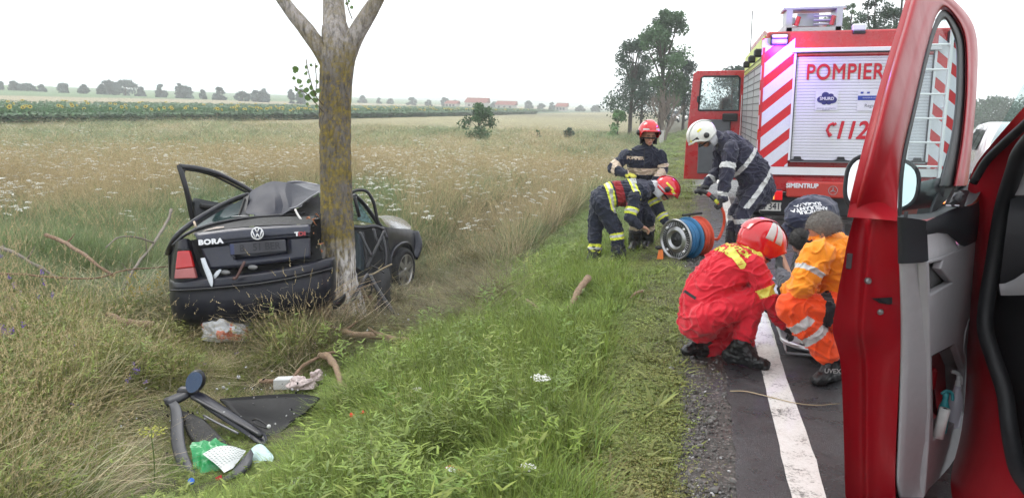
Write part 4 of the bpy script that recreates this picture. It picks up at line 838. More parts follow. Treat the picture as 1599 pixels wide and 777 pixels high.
for s_ in (-1, 1): b.tube([q(.094, s_*.015, .03), q(.096, s_*.03, .036), q(.085, s_*.048, .03)], .004, 6)
b.out('eyebrows', mat('hair_dark', (.02, .015, .012), .8), th)
helmet(q(-.01, 0, .055), CF(.12, -1, -.02), CF(0, -.08, 1), HR, th, size=.138, disks=MATS['hinge_black'], neck=cloth('flap_dark', (.03, .03, .035)), stripes=((-.9, -.25, .1, .28, SILVER, 'front_band'), (.35, .9, .1, .28, SILVER, 'front_band'), (-.18, .18, .15, .5, HR, 'front_badge')))
boot(A1, p(985, 391, -.25), 0, th, shaft=lerp(A1, K1, .45), r=.085); boot(A2, p(1008, 389, -.12), 0, th, shaft=lerp(A2, K2, .45), r=.085)
tx = text('chest_lettering', 'POMPIERI', .052, mt['sil'], th, p(995, 248, -.3), CF(1, 0, 0), CF(0, 0, 1), offset=.003); drape(tx, bo, CF(0, 1, 0))
b = B(); b.tube([p(1006, 232, -.235), p(1006, 262, -.25)], .006, 6); zp = b.out('zip', mat('strap_black', (.015, .015, .016), .7), th)

# ---- C: white helmet, holding the hose
rC = Gt(1155, 396); th = T('person', 'person in dark blue coat and white helmet stooping with a hose in gloved hands', 'person', rC); p = Pose(rC, depth(rC))
mt = {'suit': cloth('dark_blue_coat', (.020, .020, .042)), 'sil': SILVER, 'skin': SKIN, 'glove': cloth('black_glove', (.02, .02, .022)), 'hood': cloth('grey_hood', (.5, .5, .52))}
lat = CF(.1, 1)
hip = p(1185, 296, .05); wst = p(1173, 267, 0); ch = p(1152, 239, 0); sh = p(1134, 221, 0); nk = p(1116, 212, 0)
bones = [('hem', p(1176, 304, .05), (.21, .20), hip, (.22, .19), 'suit'), ('hips', hip, (.22, .19), wst, (.22, .20), 'suit'), ('belly', wst, (.22, .20), ch, (.22, .19), 'suit'), ('chest', ch, (.22, .19), sh, (.2, .13), 'suit'), ('neck', sh, (.1, .09), nk, (.07, .07), 'suit')]
hc = p(1099, 214); fwd = CF(-.72, -.1, -.7); upv = CF(-.7, 0, .72); hb, q = head_bones(hc, fwd, upv); bones += hb
K1 = p(1158, 338, -.12); A1 = p(1160, 384, -.1); K2 = p(1148, 334, .12); A2 = p(1143, 380, .12)
bones += limb('nl', p(1180, 300, -.08), .125, K1, .092, A1, .078, 'suit') + limb('fl', p(1175, 300, .14), .125, K2, .09, A2, .078, 'suit')
s1 = p(1141, 232, -.2); e1 = p(1134, 277, -.25); w1 = p(1128, 308, -.22); s2 = p(1124, 226, .18); e2 = p(1122, 266, .16); w2 = p(1104, 286, .05)
bones += limb('na', s1, .095, e1, .08, w1, .065, 'suit') + limb('fa', s2, .085, e2, .072, w2, .055, 'suit')
bones += hand(w1, p(1124, 325, -.24), CF(-1, .1, 0), 'glove', .0155, .8, -1, .2) + hand(w2, p(1084, 300, .02), CF(.1, .2, -1), 'glove', .0155, .7, 1, .2)
bands = [('na_u', .52, .72, 'sil'), ('na_l', .72, .92, 'sil'), ('fa_l', .6, .8, 'sil'), ('nl_l', .08, .24, 'sil'), ('fl_l', .08, .24, 'sil')]
me, co, fc, idx, mn = build_body('body', bones, lat, th, mats=mt, bands=bands, wrinkle=.010, wscale=6)
ax = nk-hip; ax /= np.linalg.norm(ax); tt = (fc-hip)@ax+ .22*((fc-hip)@CF(-1, 0, -1)/1.4)
fi_t = (idx == mn.index('suit')) & (((fc-s1)@CF(-1, 0, 0) < .05) | (fc[:, 2] > s1[2]-.02)) & (fc[:, 2] > hip[2]-.19)
# exclude sleeve of the near arm
def segd(Q, a, b_):
    a = np.array(a); d = np.array(b_)-a; t = np.clip((Q-a)@d/(d@d), 0, 1); return np.linalg.norm(Q-a-t[:, None]*d, axis=1)
arm = np.minimum(segd(fc, s1, e1), segd(fc, e1, w1)) < .115
for a0, a1 in ((.02, .075), (.33, .38)): idx[fi_t & ~arm & (tt > a0) & (tt < a1)] = mn.index('sil')
bo = finish_body('body', me, idx, mn, mt, th)
helmet(hc+CF(-.03, 0, .03), fwd, upv, HW, th, size=.158, disks=MATS['hinge_black'], visor=None, neck=mat('flap_grey', (.42, .42, .44), .7),
       stripes=((.55, 1.05, -.02, .24, MATS['hinge_black'], 'visor_slot'), (.35, .5, -.05, .3, HY, 'yellow_trim'), (1.25, 1.6, .45, .6, HY, 'yellow_trim')))
boot(A1, p(1140, 397, -.1), 0, th, shaft=lerp(A1, K1, .35), r=.085); boot(A2, p(1120, 390, .2), 0, th, shaft=lerp(A2, K2, .35), r=.085)

# ---- D: red overalls, squatting
rD = Gt(1150, 566); rD[2] = 0; th = T('person', 'person in bright red overalls and red helmet squatting on the white road line', 'person', rD); p = Pose(rD, depth(rD))
RED = cloth('red_overall', (.62, .008, .026), var=.1); mt = {'suit': RED, 'yel': mat('band_lime', (.72, .66, .10), .5, var=.05), 'sil': SILVER, 'skin': SKIN, 'glove': cloth('black_glove', (.02, .02, .022)), 'belt': cloth('belt_black', (.012, .012, .016))}
lat = CF(.55, -1)*-1
hip = p(1098, 474, .05); wst = p(1114, 442, .05); ch = p(1143, 412, .06); sh = p(1160, 398, .08); nk = p(1180, 388, .08)
bones = [('seat', p(1092, 505, .04), (.165, .13), hip, (.175, .14), 'suit'), ('hips', hip, (.18, .145), wst, (.185, .14), 'suit'), ('belly', wst, (.185, .14), ch, (.205, .14), 'suit'), ('chest', ch, (.205, .14), sh, (.19, .085), 'suit'), ('neck', sh, (.08, .06), nk, (.058, .058), 'skin')]
hc = p(1196, 384, .08); fwd = CF(.85, .25, -.45); upv = CF(.42, .1, .9); hb, q = head_bones(hc, fwd, upv); bones += hb
K1 = p(1176, 466, -.06); A1 = p(1158, 538, -.08); K2 = p(1160, 535, .35); A2 = p(1092, 545, .15)
bones += limb('nl', p(1102, 498, -.08), .122, K1, .09, lerp(K1, A1, .78), .072, 'suit') + limb('fl', p(1095, 498, .18), .12, K2, .085, lerp(K2, A2, .85), .068, 'suit')
s1 = p(1178, 414, -.1); e1 = p(1200, 466, -.13); w1 = p(1222, 504, -.02); s2 = p(1150, 402, .28); e2 = p(1186, 450, .4); w2 = p(1216, 480, .42)
bones += limb('na', s1, .078, e1, .06, w1, .048, 'suit') + limb('fa', s2, .075, e2, .06, w2, .046, 'suit')
bones += hand(w1, p(1240, 524, .03), CF(.2, .5, -1), 'glove', .0125, .5, 1) + hand(w2, p(1236, 500, .44), CF(.3, -.3, -1), 'glove', .0125, .5, -1)
bands = [('na_u', .68, .93, 'yel')]
me, co, fc, idx, mn = build_body('body', bones, lat, th, voxel=.0065, mats=mt, bands=bands, wrinkle=.008, wscale=6.5)
bo = finish_body('body', me, idx, mn, mt, th)
helmet(hc+CF(-.03, 0, .03), fwd, upv, HR, th, size=.155, neck=cloth('flap_dark', (.03, .03, .035)), visor=None,
       stripes=((-2.05, -1.72, .12, 1.25, SILVER, 'top_band'), (-1.62, -1.3, .12, 1.25, SILVER, 'top_band'), (-.42, -.12, .15, 1.1, SILVER, 'top_band'), (.12, .42, .15, 1.1, SILVER, 'top_band')))
boot(A1, p(1206, 568, -.16), 0, th, shaft=lerp(A1, K1, .28), r=.058); boot(A2, p(1062, 556, .1), 0, th, shaft=lerp(A2, K2, .05), r=.062)
bk = np.cross(CF(-.55, 1)*1., nk-hip); bk /= np.linalg.norm(bk); bk = bk if bk@CF(-1, -.3, .4) > 0 else -bk
upb = (nk-hip)/np.linalg.norm(nk-hip); rgt = np.cross(upb, bk)
ctr = lerp(ch, sh, .35)
for i, (s_, sz) in enumerate((('DESCARCERARE', .052), ('PRIM AJUTOR', .055), ('SMURD', .06))):
    tx = text('back_lettering', s_, sz, mt['yel'], th, ctr+upb*(.10-.062*i)+bk*.3, rgt, upb, offset=.0035); drape(tx, bo, -bk)
# shoulder flash: long lime strip down the back
def patchstrip(name, body, m, parent, c, ax, ay, w, h, d, off=.005, nx=14, ny=8):
    b = B(); b.sheet([[np.array(c)+np.array(ax)*w*(i/nx-.5)+np.array(ay)*h*(j/ny-.5) for i in range(nx+1)] for j in range(ny+1)]); o = b.out(name, m, parent, smooth=True); drape(o, body, d, off); return o
patchstrip('back_strip', bo, mt['yel'], th, ctr-upb*.015+rgt*.10+bk*.3, rgt*.95-upb*.3, upb*.95+rgt*.3, .17, .05, -bk)
patchstrip('waist_gap', bo, mt['belt'], th, hip+upb*-.03+bk*.3-rgt*.02, rgt, upb, .16, .018, -bk)

# ---- E: orange paramedic
rE = Gt(1290, 588); rE[2] = 0; th = T('person', 'grey haired person in orange paramedic uniform crouching over the stretcher', 'person', rE); p = Pose(rE, depth(rE))
ORJ = cloth('orange_jacket', (.98, .31, .010), var=.1); ORT = cloth('orange_trousers', (.95, .085, .008), var=.1)
mt = {'suit': ORJ, 'tr': ORT, 'sil': SILVER, 'skin': SKIN, 'glove': cloth('white_glove', (.6, .6, .62)), 'belt': cloth('belt_black', (.012, .012, .016)), 'hair': mat('hair_grey', (.16, .145, .13), .75, var=.5, scale=90, bump=.6, bscale=220), 'cuff': cloth('cuff_dark', (.02, .02, .03))}
lat = CF(.75, .75)
hip = p(1326, 478, .05); wst = p(1320, 442, .03); ch = p(1308, 405, 0); sh = p(1298, 386, 0); nk = p(1292, 368, -.02)
bones = [('seat', p(1330, 500, .05), (.17, .13), hip, (.175, .14), 'tr'), ('hips', p(1326, 470, .05), (.2, .16), wst, (.21, .165), 'suit'), ('belly', wst, (.21, .165), ch, (.23, .165), 'suit'), ('chest', ch, (.23, .165), sh, (.205, .10), 'suit'), ('neck', sh, (.075, .065), nk, (.058, .058), 'skin')]
hc = p(1286, 361, -.03); fwd = CF(-.75, .45, -.5); upv = CF(-.45, .2, .85); hb, q = head_bones(hc, fwd, upv); bones += hb
K1 = p(1233, 479, -.12); A1 = p(1302, 560, -.12); K2 = p(1262, 500, .4); A2 = p(1340, 560, .3)
bones += limb('nl', p(1312, 488, -.10), .118, K1, .096, lerp(K1, A1, .84), .088, 'tr') + limb('fl', p(1330, 490, .18), .118, K2, .09, lerp(K2, A2, .8), .076, 'tr')
s1 = p(1279, 396, -.15); e1 = p(1253, 447, -.18); w1 = p(1228, 455, .12); s2 = p(1318, 392, .2); e2 = p(1280, 440, .4); w2 = p(1250, 452, .5)
bones += limb('na', s1, .10, e1, .082, w1, .05, 'suit') + limb('fa', s2, .09, e2, .07, w2, .046, 'suit')
bones += hand(w1, p(1212, 470, .22), CF(0, .3, -1), 'glove', .0125, .5, 1) + hand(w2, p(1236, 470, .56), CF(0, -.3, -1), 'glove', .0125, .5, -1)
bands = [('na_u', .50, .64, 'sil'), ('nl_l', .24, .40, 'sil'), ('nl_l', .54, .70, 'sil'), ('nl_u', .26, .44, 'belt'), ('na_l', .78, 1, 'cuff'), ('fl_l', .3, .45, 'sil')]
me, co, fc, idx, mn = build_body('body', bones, lat, th, voxel=.0065, mats=mt, bands=bands, wrinkle=.009, wscale=6.5)
bo = finish_body('body', me, idx, mn, mt, th)
def hair(parent, c, fwd, upv, m, r=.1, front=.35, low=-.5):
    Rm = basis(fwd, upv); N = 56; rows = []
    for j in range(24):
        row = []
        for i in range(N+1):
            u = -math.pi+2*math.pi*i/N; v0 = front if abs(u) < .8 else front+(low-front)*float(sstep(.8, 1.7, abs(u)))
            v = v0+(math.pi/2-.001-v0)*j/23; k = 1+.05*noise.noise(Vector((u*5, v*5, r*9)))+.035*noise.noise(Vector((math.cos(u)*14, math.sin(u)*14, v*14)))
            row.append(ellip(u, v, r*k*(1 if j else .93), (1.03, .86, 1.02), c, Rm))
        rows.append(row)
    b = B(); b.sheet(rows)
    o = b.out('hair', m, parent, smooth=True); md = o.modifiers.new('s', 'SOLIDIFY'); md.thickness = .012; md.offset = -1
    # short strands
    V = []; Fq = []
    for _ in range(2600):
        u = random.uniform(-math.pi, math.pi); v0 = front if abs(u) < .8 else front+(low-front)*float(sstep(.8, 1.7, abs(u))); v = random.uniform(v0, 1.5)
        a = ellip(u, v, r*.995, (1.03, .86, 1.02), c, Rm); d = a-c; d /= np.linalg.norm(d); dn = Rm@np.array([-.35, 0, -.55]); t = d*.45+dn*.8+RNG.normal(0, .25, 3); t /= np.linalg.norm(t)
        s_ = np.cross(t, d); s_ /= np.linalg.norm(s_)+1e-9; Lh = random.uniform(.012, .026); k = len(V); V += [a-s_*.0011, a+s_*.0011, a+t*Lh]; Fq.append((k, k+1, k+2))
    q_ = mk('hair_strands', V, Fq, m, o); q_['kind'] = 'stuff'
    return o
hair(th, hc+CF(0, 0, .02), fwd, upv, mt['hair'], .108)
boot(A1, p(1268, 592, -.2), 0, th, shaft=lerp(A1, K1, .2), r=.06); boot(A2, p(1312, 575, .4), 0, th, shaft=lerp(A2, K2, .2), r=.07)
b = B(); b.tube([nk+CF(-.02, 0, .0), nk+CF(.0, .0, -.03)], .07, 16); 
bt = text('boot_lettering', 'UVEX', .04, SILVER, th, p(1300, 579, -.24), CF(1, 0, 0), CF(0, 0, 1), offset=.001)

# ---- F: dark shirt, bending towards the camera
rF = Gt(1262, 452); rF[2] = 0; th = T('person', 'dark haired person in navy T-shirt bowing low behind the stretcher', 'person', rF); p = Pose(rF, depth(rF))
mt = {'suit': cloth('navy_tshirt', (.014, .018, .045)), 'tr': cloth('black_trousers', (.012, .012, .016)), 'sil': SILVER, 'skin': SKIN, 'hair': mat('hair_black', (.012, .010, .009), .6, var=.4, scale=90, bump=.6, bscale=220), 'glove': cloth('blue_glove', (.05, .1, .4))}
lat = CF(1, .05)
hip = p(1282, 342, .55); wst = p(1275, 327, .33); ch = p(1266, 330, .05); sh = p(1262, 345, -.1); nk = p(1255, 366, -.16)
bones = [('hips', hip, (.19, .16), wst, (.22, .15), 'suit'), ('belly', wst, (.22, .15), ch, (.255, .15), 'suit'), ('chest', ch, (.255, .15), sh, (.22, .11), 'suit'), ('neck', sh, (.07, .07), nk, (.058, .058), 'skin')]
hc = p(1248, 378, -.24); fwd = CF(-.1, -.45, -1); upv = CF(-.15, -1, .25); hb, q = head_bones(hc, fwd, upv); bones += hb
K1 = p(1245, 440, .15); A1 = p(1260, 448, .6); K2 = p(1300, 440, .15); A2 = p(1300, 448, .6)
bones += limb('nl', p(1268, 360, .55), .125, K1, .09, A1, .06, 'tr') + limb('fl', p(1296, 360, .55), .125, K2, .09, A2, .06, 'tr')
e1 = p(1215, 392, -.12); w1 = p(1234, 434, -.3); e2 = p(1316, 400, -.05); w2 = p(1286, 440, -.2)
bones += [('na_s', p(1229, 360, 0), .082, lerp(p(1229, 360, 0), e1, .35), .076, 'suit'), ('na_u', lerp(p(1229, 360, 0), e1, .35), .052, e1, .044, 'skin'), ('na_l', e1, .044, w1, .03, 'skin'),
          ('fa_s', p(1303, 356, 0), .082, lerp(p(1303, 356, 0), e2, .35), .076, 'suit'), ('fa_u', lerp(p(1303, 356, 0), e2, .35), .052, e2, .044, 'skin'), ('fa_l', e2, .044, w2, .03, 'skin')]
bones += hand(w1, p(1242, 455, -.34), CF(.5, .3, -1), 'glove', .0115, .5, 1) + hand(w2, p(1276, 462, -.24), CF(-.5, .3, -1), 'glove', .0115, .5, -1)
me, co, fc, idx, mn = build_body('body', bones, lat, th, mats=mt, wrinkle=.006, wscale=5)
bo = finish_body('body', me, idx, mn, mt, th)
hair(th, hc+basis(fwd, upv)@np.array([-.01, 0, .02]), fwd, upv, mt['hair'], .108)
cn = lerp(ch, sh, .35); vd = np.array([0, 0, 1.])*.75-Zx*.65; u_ = -(Rx*.98+Zx*.1); v_ = np.cross(vd, u_); v_ = v_ if v_[2] < 0 else -v_
u_ = np.cross(v_, vd); u_ /= np.linalg.norm(u_)
for i, (s_, wd) in enumerate((('SERVICIUL', -.082), ('AMBULANTA', -.03), ('SUCEAVA', .025))):
    tx = text('back_lettering', s_, .058, mat('print_white', (.7, .7, .72), .6), th, cn-v_*wd+vd*.3-Rx*.045, u_, v_, offset=.0025); drape(tx, bo, -vd, .003)

# ---- patient on the stretcher
st_o = np.array([.67, 5.42, 0.0])
th = T('person', 'grey haired person in dark floral clothes lying on the stretcher', 'person', st_o+np.array([.25, .9, .13]))
rt_ = st_o+np.array([.25, .9, .13]); J = lambda a, b_, c: np.array([a, b_, c], float)
fl = bpy.data.materials.new('floral_cloth'); fl.use_nodes = True; n = fl.node_tree.nodes; l = fl.node_tree.links; b_s = n['Principled BSDF']; tcn = n.new('ShaderNodeTexCoord')
vo = n.new('ShaderNodeTexVoronoi'); vo.inputs['Scale'].default_value = 11; l.new(tcn.outputs['Object'], vo.inputs[0]); rp = n.new('ShaderNodeValToRGB'); l.new(vo.outputs[0], rp.inputs[0])
e = rp.color_ramp.elements; e[0].position = .0; e[0].color = (.75, .55, .45, 1); e[1].position = .34; e[1].color = (.012, .012, .02, 1); e.new(.12).color = (.5, .03, .03, 1); e.new(.27).color = (.45, .05, .04, 1); l.new(rp.outputs[0], b_s.inputs[0]); b_s.inputs['Roughness'].default_value = .9
mt = {'suit': fl, 'tr': cloth('dark_leggings', (.02, .02, .03)), 'skin': SKIN, 'hair': mat('hair_grey_soft', (.16, .15, .16), .85, var=.4, scale=60), 'sho': BLACKB}
bones = [('hips', J(0, .1, .1), (.16, .1), J(0, -.1, .1), (.14, .1), 'tr'), ('chest', J(0, -.1, .1), (.14, .1), J(0, -.42, .11), (.17, .11), 'suit'), ('sh', J(0, -.42, .11), (.17, .11), J(0, -.5, .11), (.16, .08), 'suit'), ('neck', J(0, -.5, .12), .055, J(0, -.64, .13), .052, 'skin')]
hb, q = head_bones(J(0, -.70, .13), (0, 0, 1), (0, -1, 0), face=True); bones += hb
for s_ in (-1, 1):
    bones += limb('l%d' % s_, J(s_*.1, .1, .1), .09, J(s_*.13, .52, .13), .062, J(s_*.11, .92, .09), .042, 'tr')
    bones += [('foot', J(s_*.11, .95, .08), .042, J(s_*.13, 1.0, .2), .035, 'sho')]
    ew = (J(-.33, -.35, .09), J(-.30, -.58, .10)) if s_ < 0 else (J(.27, -.18, .1), J(.12, -.02, .2))
    bones += limb('a%d' % s_, J(s_*.19, -.44, .11), .07, ew[0], .058, ew[1], .045, 'suit') + hand(ew[1], ew[1]+(J(.0, -.1, 0) if s_ < 0 else J(-.1, .03, 0)), (0, 0, -1), 'skin', .0105, .4, 1)
me, co, fc, idx, mn = build_body('body', bones, (1, 0, 0), th, mats=mt, wrinkle=.006)
finish_body('body', me, idx, mn, mt, th)
hair(th, J(0, -.71, .12), (0, 0, 1), (0, -1, 0), mt['hair'], .112, front=.2, low=-.2)
# stretcher
th = T('stretcher', 'low grey rescue stretcher with tubular handles under the lying person', 'stretcher', st_o)
ALU = mat('aluminium', (.55, .56, .58), .35, .8, var=.1, scale=20)
fr_ = [(0, .12, .1), (.0, .0, .1), (.09, -.13, .1), (.25, -.17, .1), (.41, -.13, .1), (.5, .0, .1), (.5, .12, .1), (.5, 1.9, .1), (.42, 2.05, .1), (.25, 2.1, .1), (.08, 2.05, .1), (0, 1.9, .1), (0, .12, .1)]
b = B(); b.tube(bez(fr_, 5), .017, 10, cap=False); b.out('frame', ALU, th, smooth=True)
b = B(); b.sheet([[(.02+.46*i/6, .02+1.9*j/20, .085-.012*math.sin(math.pi*i/6)) for i in range(7)] for j in range(21)], .02, (0, 0, -1)); b.out('bed', cloth('stretcher_sheet', (.45, .47, .52)), th, smooth=True)
for yy in (-.02, .6, 1.2, 1.8):
    b = B(); b.tube([(.0, yy, .1), (.02, yy, .02), (.48, yy, .02), (.5, yy, .1)], .012, 8); b.out('cross_bar', ALU, th, smooth=True)
b = B(); b.cbox((.25, -.06, .09), (.3, .10, .012), .005); b.out('head_plate', mat('plate_black', (.02, .02, .025), .5), th)
# ------------------------------------------------------------------ roadside tree with whitewashed base
def ridged(p, s): return 1-abs(noise.noise(p*s))*2
bark = bpy.data.materials.new('lichen_bark'); bark.use_nodes = True; n = bark.node_tree.nodes; l = bark.node_tree.links; bs = n['Principled BSDF']
tcn = n.new('ShaderNodeTexCoord'); sp = n.new('ShaderNodeSeparateXYZ'); l.new(tcn.outputs['Object'], sp.inputs[0])
mp = n.new('ShaderNodeMapping'); mp.inputs['Scale'].default_value = (1, 1, .28); l.new(tcn.outputs['Object'], mp.inputs[0])
n1 = n.new('ShaderNodeTexNoise'); n1.inputs['Scale'].default_value = 26; n1.inputs['Detail'].default_value = 9; n1.inputs['Roughness'].default_value = .75; l.new(mp.outputs[0], n1.inputs[0])
n2 = n.new('ShaderNodeTexNoise'); n2.inputs['Scale'].default_value = 22; n2.inputs['Detail'].default_value = 8; n2.inputs['Roughness'].default_value = .8; l.new(tcn.outputs['Object'], n2.inputs[0])
n3 = n.new('ShaderNodeTexNoise'); n3.inputs['Scale'].default_value = 3.5; n3.inputs['Detail'].default_value = 5; l.new(tcn.outputs['Object'], n3.inputs[0])
def ramp(src, *st):
    r = n.new('ShaderNodeValToRGB'); e = r.color_ramp.elements
    e[0].position = st[0][0]; e[0].color = (*st[0][1], 1); e[1].position = st[1][0]; e[1].color = (*st[1][1], 1)
    for q in st[2:]: e.new(q[0]).color = (*q[1], 1)
    l.new(src, r.inputs[0]); return r.outputs[0]
def mixc(f, a, b_):
    m = n.new('ShaderNodeMix'); m.data_type = 'RGBA'
    l.new(f, m.inputs[0]); l.new(a, m.inputs[6]); l.new(b_, m.inputs[7]); return m.outputs[2]
def math_(op, a, b_=None, c_=None, clamp=False):
    m = n.new('ShaderNodeMath'); m.operation = op; m.use_clamp = clamp
    for i, q in enumerate((a, b_, c_)):
        if q is None: continue
        if isinstance(q, (int, float)): m.inputs[i].default_value = q
        else: l.new(q, m.inputs[i])
    return m.outputs[0]
basec = ramp(n1.outputs[0], (.35, (.045, .038, .032)), (.62, (.17, .15, .135)))
pale = ramp(n1.outputs[0], (.36, (.10, .09, .085)), (.55, (.42, .38, .36)))
lich = ramp(n2.outputs[0], (.40, (.10, .08, .022)), (.62, (.27, .20, .045)))
white = ramp(n1.outputs[0], (.38, (.14, .12, .11)), (.50, (.52, .49, .47)), (.68, (.68, .65, .63)))
attr_g = n.new('ShaderNodeAttribute'); attr_g.attribute_name = 'groove'
z = sp.outputs[2]
up_ = math_('MULTIPLY', math_('SUBTRACT', z, 2.55), 2.2, clamp=True)                     # pale smooth bark higher up
c1 = mixc(up_, basec, pale)
lf = math_('MULTIPLY', math_('SUBTRACT', math_('ADD', n2.outputs[0], math_('MULTIPLY', n3.outputs[0], .55)), .715), 8.0, clamp=True)
lf = math_('MULTIPLY', lf, math_('SUBTRACT', 1.0, math_('MULTIPLY', up_, .6)))
c2 = mixc(lf, c1, lich)
wf = math_('MULTIPLY', math_('SUBTRACT', math_('ADD', .97, math_('MULTIPLY', math_('SUBTRACT', n3.outputs[0], .5), .5)), z), 6.0, clamp=True)
wf = math_('MULTIPLY', wf, math_('MULTIPLY_ADD', attr_g.outputs['Fac'], 1.3, .05, clamp=True), clamp=True)
c3 = mixc(wf, c2, white)
l.new(c3, bs.inputs['Base Color']); bs.inputs['Roughness'].default_value = .9
bp = n.new('ShaderNodeBump'); bp.inputs['Strength'].default_value = .9; bp.inputs['Distance'].default_value = .012; l.new(n1.outputs[0], bp.inputs['Height']); l.new(bp.outputs[0], bs.inputs['Normal'])
ZT = 7.75
tb = P(535, 486, ZT); tb = np.array([tb[0], tb[1], float(HT(tb[0], tb[1]))-.1])
th = T('roadside_tree', 'lichen covered tree trunk with whitewashed base standing against the wrecked car', 'tree', tb)
def limb_mesh(name, stations, parent, nseg, nh, amp, root):
    # stations: (x,y,z,r)
    st = np.array(bez([np.array(s) for s in stations], 10)); L = np.r_[0, np.cumsum(np.linalg.norm(np.diff(st[:, :3], axis=0), axis=1))]
    tt = np.linspace(0, L[-1], nh); st = np.stack([np.interp(tt, L, st[:, k]) for k in range(4)], 1)
    V = []; G_ = []
    for i in range(nh):
        t = st[min(i+1, nh-1), :3]-st[max(i-1, 0), :3]; t /= np.linalg.norm(t); a = np.cross(t, [0, 1, .1]); a /= np.linalg.norm(a); b_ = np.cross(t, a)
        for k in range(nseg):
            q = 2*math.pi*k/nseg; d = a*math.cos(q)+b_*math.sin(q); r = st[i, 3]
            w = Vector((math.cos(q)*r*9+tt[i]*.9, math.sin(q)*r*9, tt[i]*1.5)); wv = noise.noise_vector(w*.9)
            g = 1-abs(noise.noise(Vector((math.cos(q)*r*22+wv[0]*1.2, math.sin(q)*r*22+wv[1]*1.2, tt[i]*3.6+wv[2]))))*3.0
            g2 = 1-abs(noise.noise(Vector((math.cos(q)*r*45, math.sin(q)*r*45+5, tt[i]*9))))*2.4
            gg = max(0, g)*.7+max(0, g2)*.3
            V.append(st[i, :3]+d*(r-amp*gg+.012*noise.noise(w*.35)*2)); G_.append(min(1, max(0, 1-gg*1.15)))
    Fc = [(i*nseg+k, i*nseg+(k+1) % nseg, (i+1)*nseg+(k+1) % nseg, (i+1)*nseg+k) for i in range(nh-1) for k in range(nseg)]+[tuple(range(nseg))[::-1], tuple((nh-1)*nseg+k for k in range(nseg))]
    o = mk(name, V, Fc, bark, parent, True, root); at = o.data.attributes.new('groove', 'FLOAT', 'POINT'); at.data.foreach_set('value', G_); return o
def S4(px, py, z, w): q = P(px, py, z); return (*q, w/2*z/F)
trunk_st = [(tb[0]-.0, tb[1], tb[2]-.1, .30), S4(533, 478, ZT, 76), S4(529, 440, ZT, 62), S4(527.5, 380, ZT, 55), S4(525, 300, ZT, 52), S4(523.5, 200, ZT, 50), S4(525, 130, ZT, 50), S4(527, 95, ZT, 54), S4(527, 70, ZT, 50), S4(524, 40, ZT, 40)]
limb_mesh('trunk', trunk_st, th, 140, 330, .020, tb)
q3 = lambda px, py, z, w: S4(px, py, z, w)
limb_mesh('limb', [q3(522, 108, ZT, 34), q3(504, 80, ZT-.05, 27), q3(478, 45, ZT-.1, 24), q3(452, 14, ZT-.15, 21), q3(425, -30, ZT-.2, 18), q3(395, -130, ZT-.3, 13), q3(380, -260, ZT-.3, 8)], th, 40, 90, .006, tb)
limb_mesh('limb', [q3(525, 100, ZT, 46), q3(525, 55, ZT, 40), q3(522, 10, ZT+.05, 34), q3(518, -60, ZT+.05, 28), q3(524, -200, ZT, 18), q3(530, -360, ZT, 8)], th, 48, 90, .008, tb)
limb_mesh('limb', [q3(536, 105, ZT, 34), q3(551, 66, ZT-.05, 29), q3(570, 32, ZT-.1, 26), q3(590, -2, ZT-.2, 22), q3(615, -50, ZT-.3, 18), q3(650, -150, ZT-.4, 12), q3(660, -260, ZT-.4, 7)], th, 40, 90, .006, tb)
b = B(); b.tube([P(*q) for q in ((540, 62, ZT-.2), (553, 66, ZT-.2), (561, 60, ZT-.25))], [.05, .055, .035], 10)
# twigs with large leaves
LEAF = mat('poplar_leaf', (.12, .20, .06), .5, var=.3, scale=30, transl=.35); LEAFD = mat('poplar_leaf_pale', (.17, .25, .11), .5, var=.3, scale=30, transl=.35)
TW = mat('twig_bark', (.10, .075, .05), .85, var=.25, scale=30)
def leaf(parent, c, size, m, nrm=None, name='leaf'):
    nrm = np.array(nrm if nrm is not None else RNG.normal(0, 1, 3), float); nrm /= np.linalg.norm(nrm); a = np.cross(nrm, RNG.normal(0, 1, 3)); a /= np.linalg.norm(a); b_ = np.cross(nrm, a)
    prof = [(-.55, 0), (-.4, .38), (-.1, .52), (.25, .35), (.6, .0)]
    V = [c+a*x*size for x, _ in prof]+[c+a*x*size+b_*y*size+nrm*.06*size for x, y in prof[1:4]]+[c+a*x*size-b_*y*size+nrm*.06*size for x, y in prof[1:4]]
    Fc = [(0, 1, 5), (1, 2, 6, 5), (2, 3, 7, 6), (3, 4, 7), (0, 8, 1), (1, 8, 9, 2), (2, 9, 10, 3), (3, 10, 4)]
    return mk(name, V, Fc, m, parent, True, tb)
for tw in ([(505, 165, 0), (493, 150, -.1), (486, 130, -.15), (480, 105, -.2), (478, 93, -.2)], [(505, 175, 0), (490, 158, -.1), (478, 146, -.2), (466, 140, -.2), (460, 135, -.2)], [(493, 150, -.1), (494, 125, -.1), (492, 98, -.15)], [(550, 30, -.1), (544, 14, -.2), (540, -4, -.2)]):
    b = B(); b.tube(bez([P(x_, y_, ZT-.2+dz) for x_, y_, dz in tw], 4), .005, 6); b.out('twig', TW, th, root=tb)
for px, py, s_ in ((462, 108, 16), (478, 105, 9), (467, 127, 13), (486, 102, 8), (494, 104, 8), (459, 122, 9), (478, 115, 11), (482, 127, 12), (470, 135, 12), (463, 140, 11), (478, 141, 14), (489, 146, 17), (481, 152, 16), (492, 157, 14), (470, 150, 10), (486, 137, 12), (495, 128, 10), (480, 163, 8), (494, 166, 8), (468, 145, 9), (497, 142, 12), (460, 112, 9), (542, 6, 9), (549, 12, 9), (545, 2, 8)):
    leaf(th, P(px, py, ZT-.35+random.uniform(-.1, .1)), s_*ZT/F*.62, random.choice((LEAF, LEAF, LEAFD)), nrm=-fw+RNG.normal(0, .45, 3))
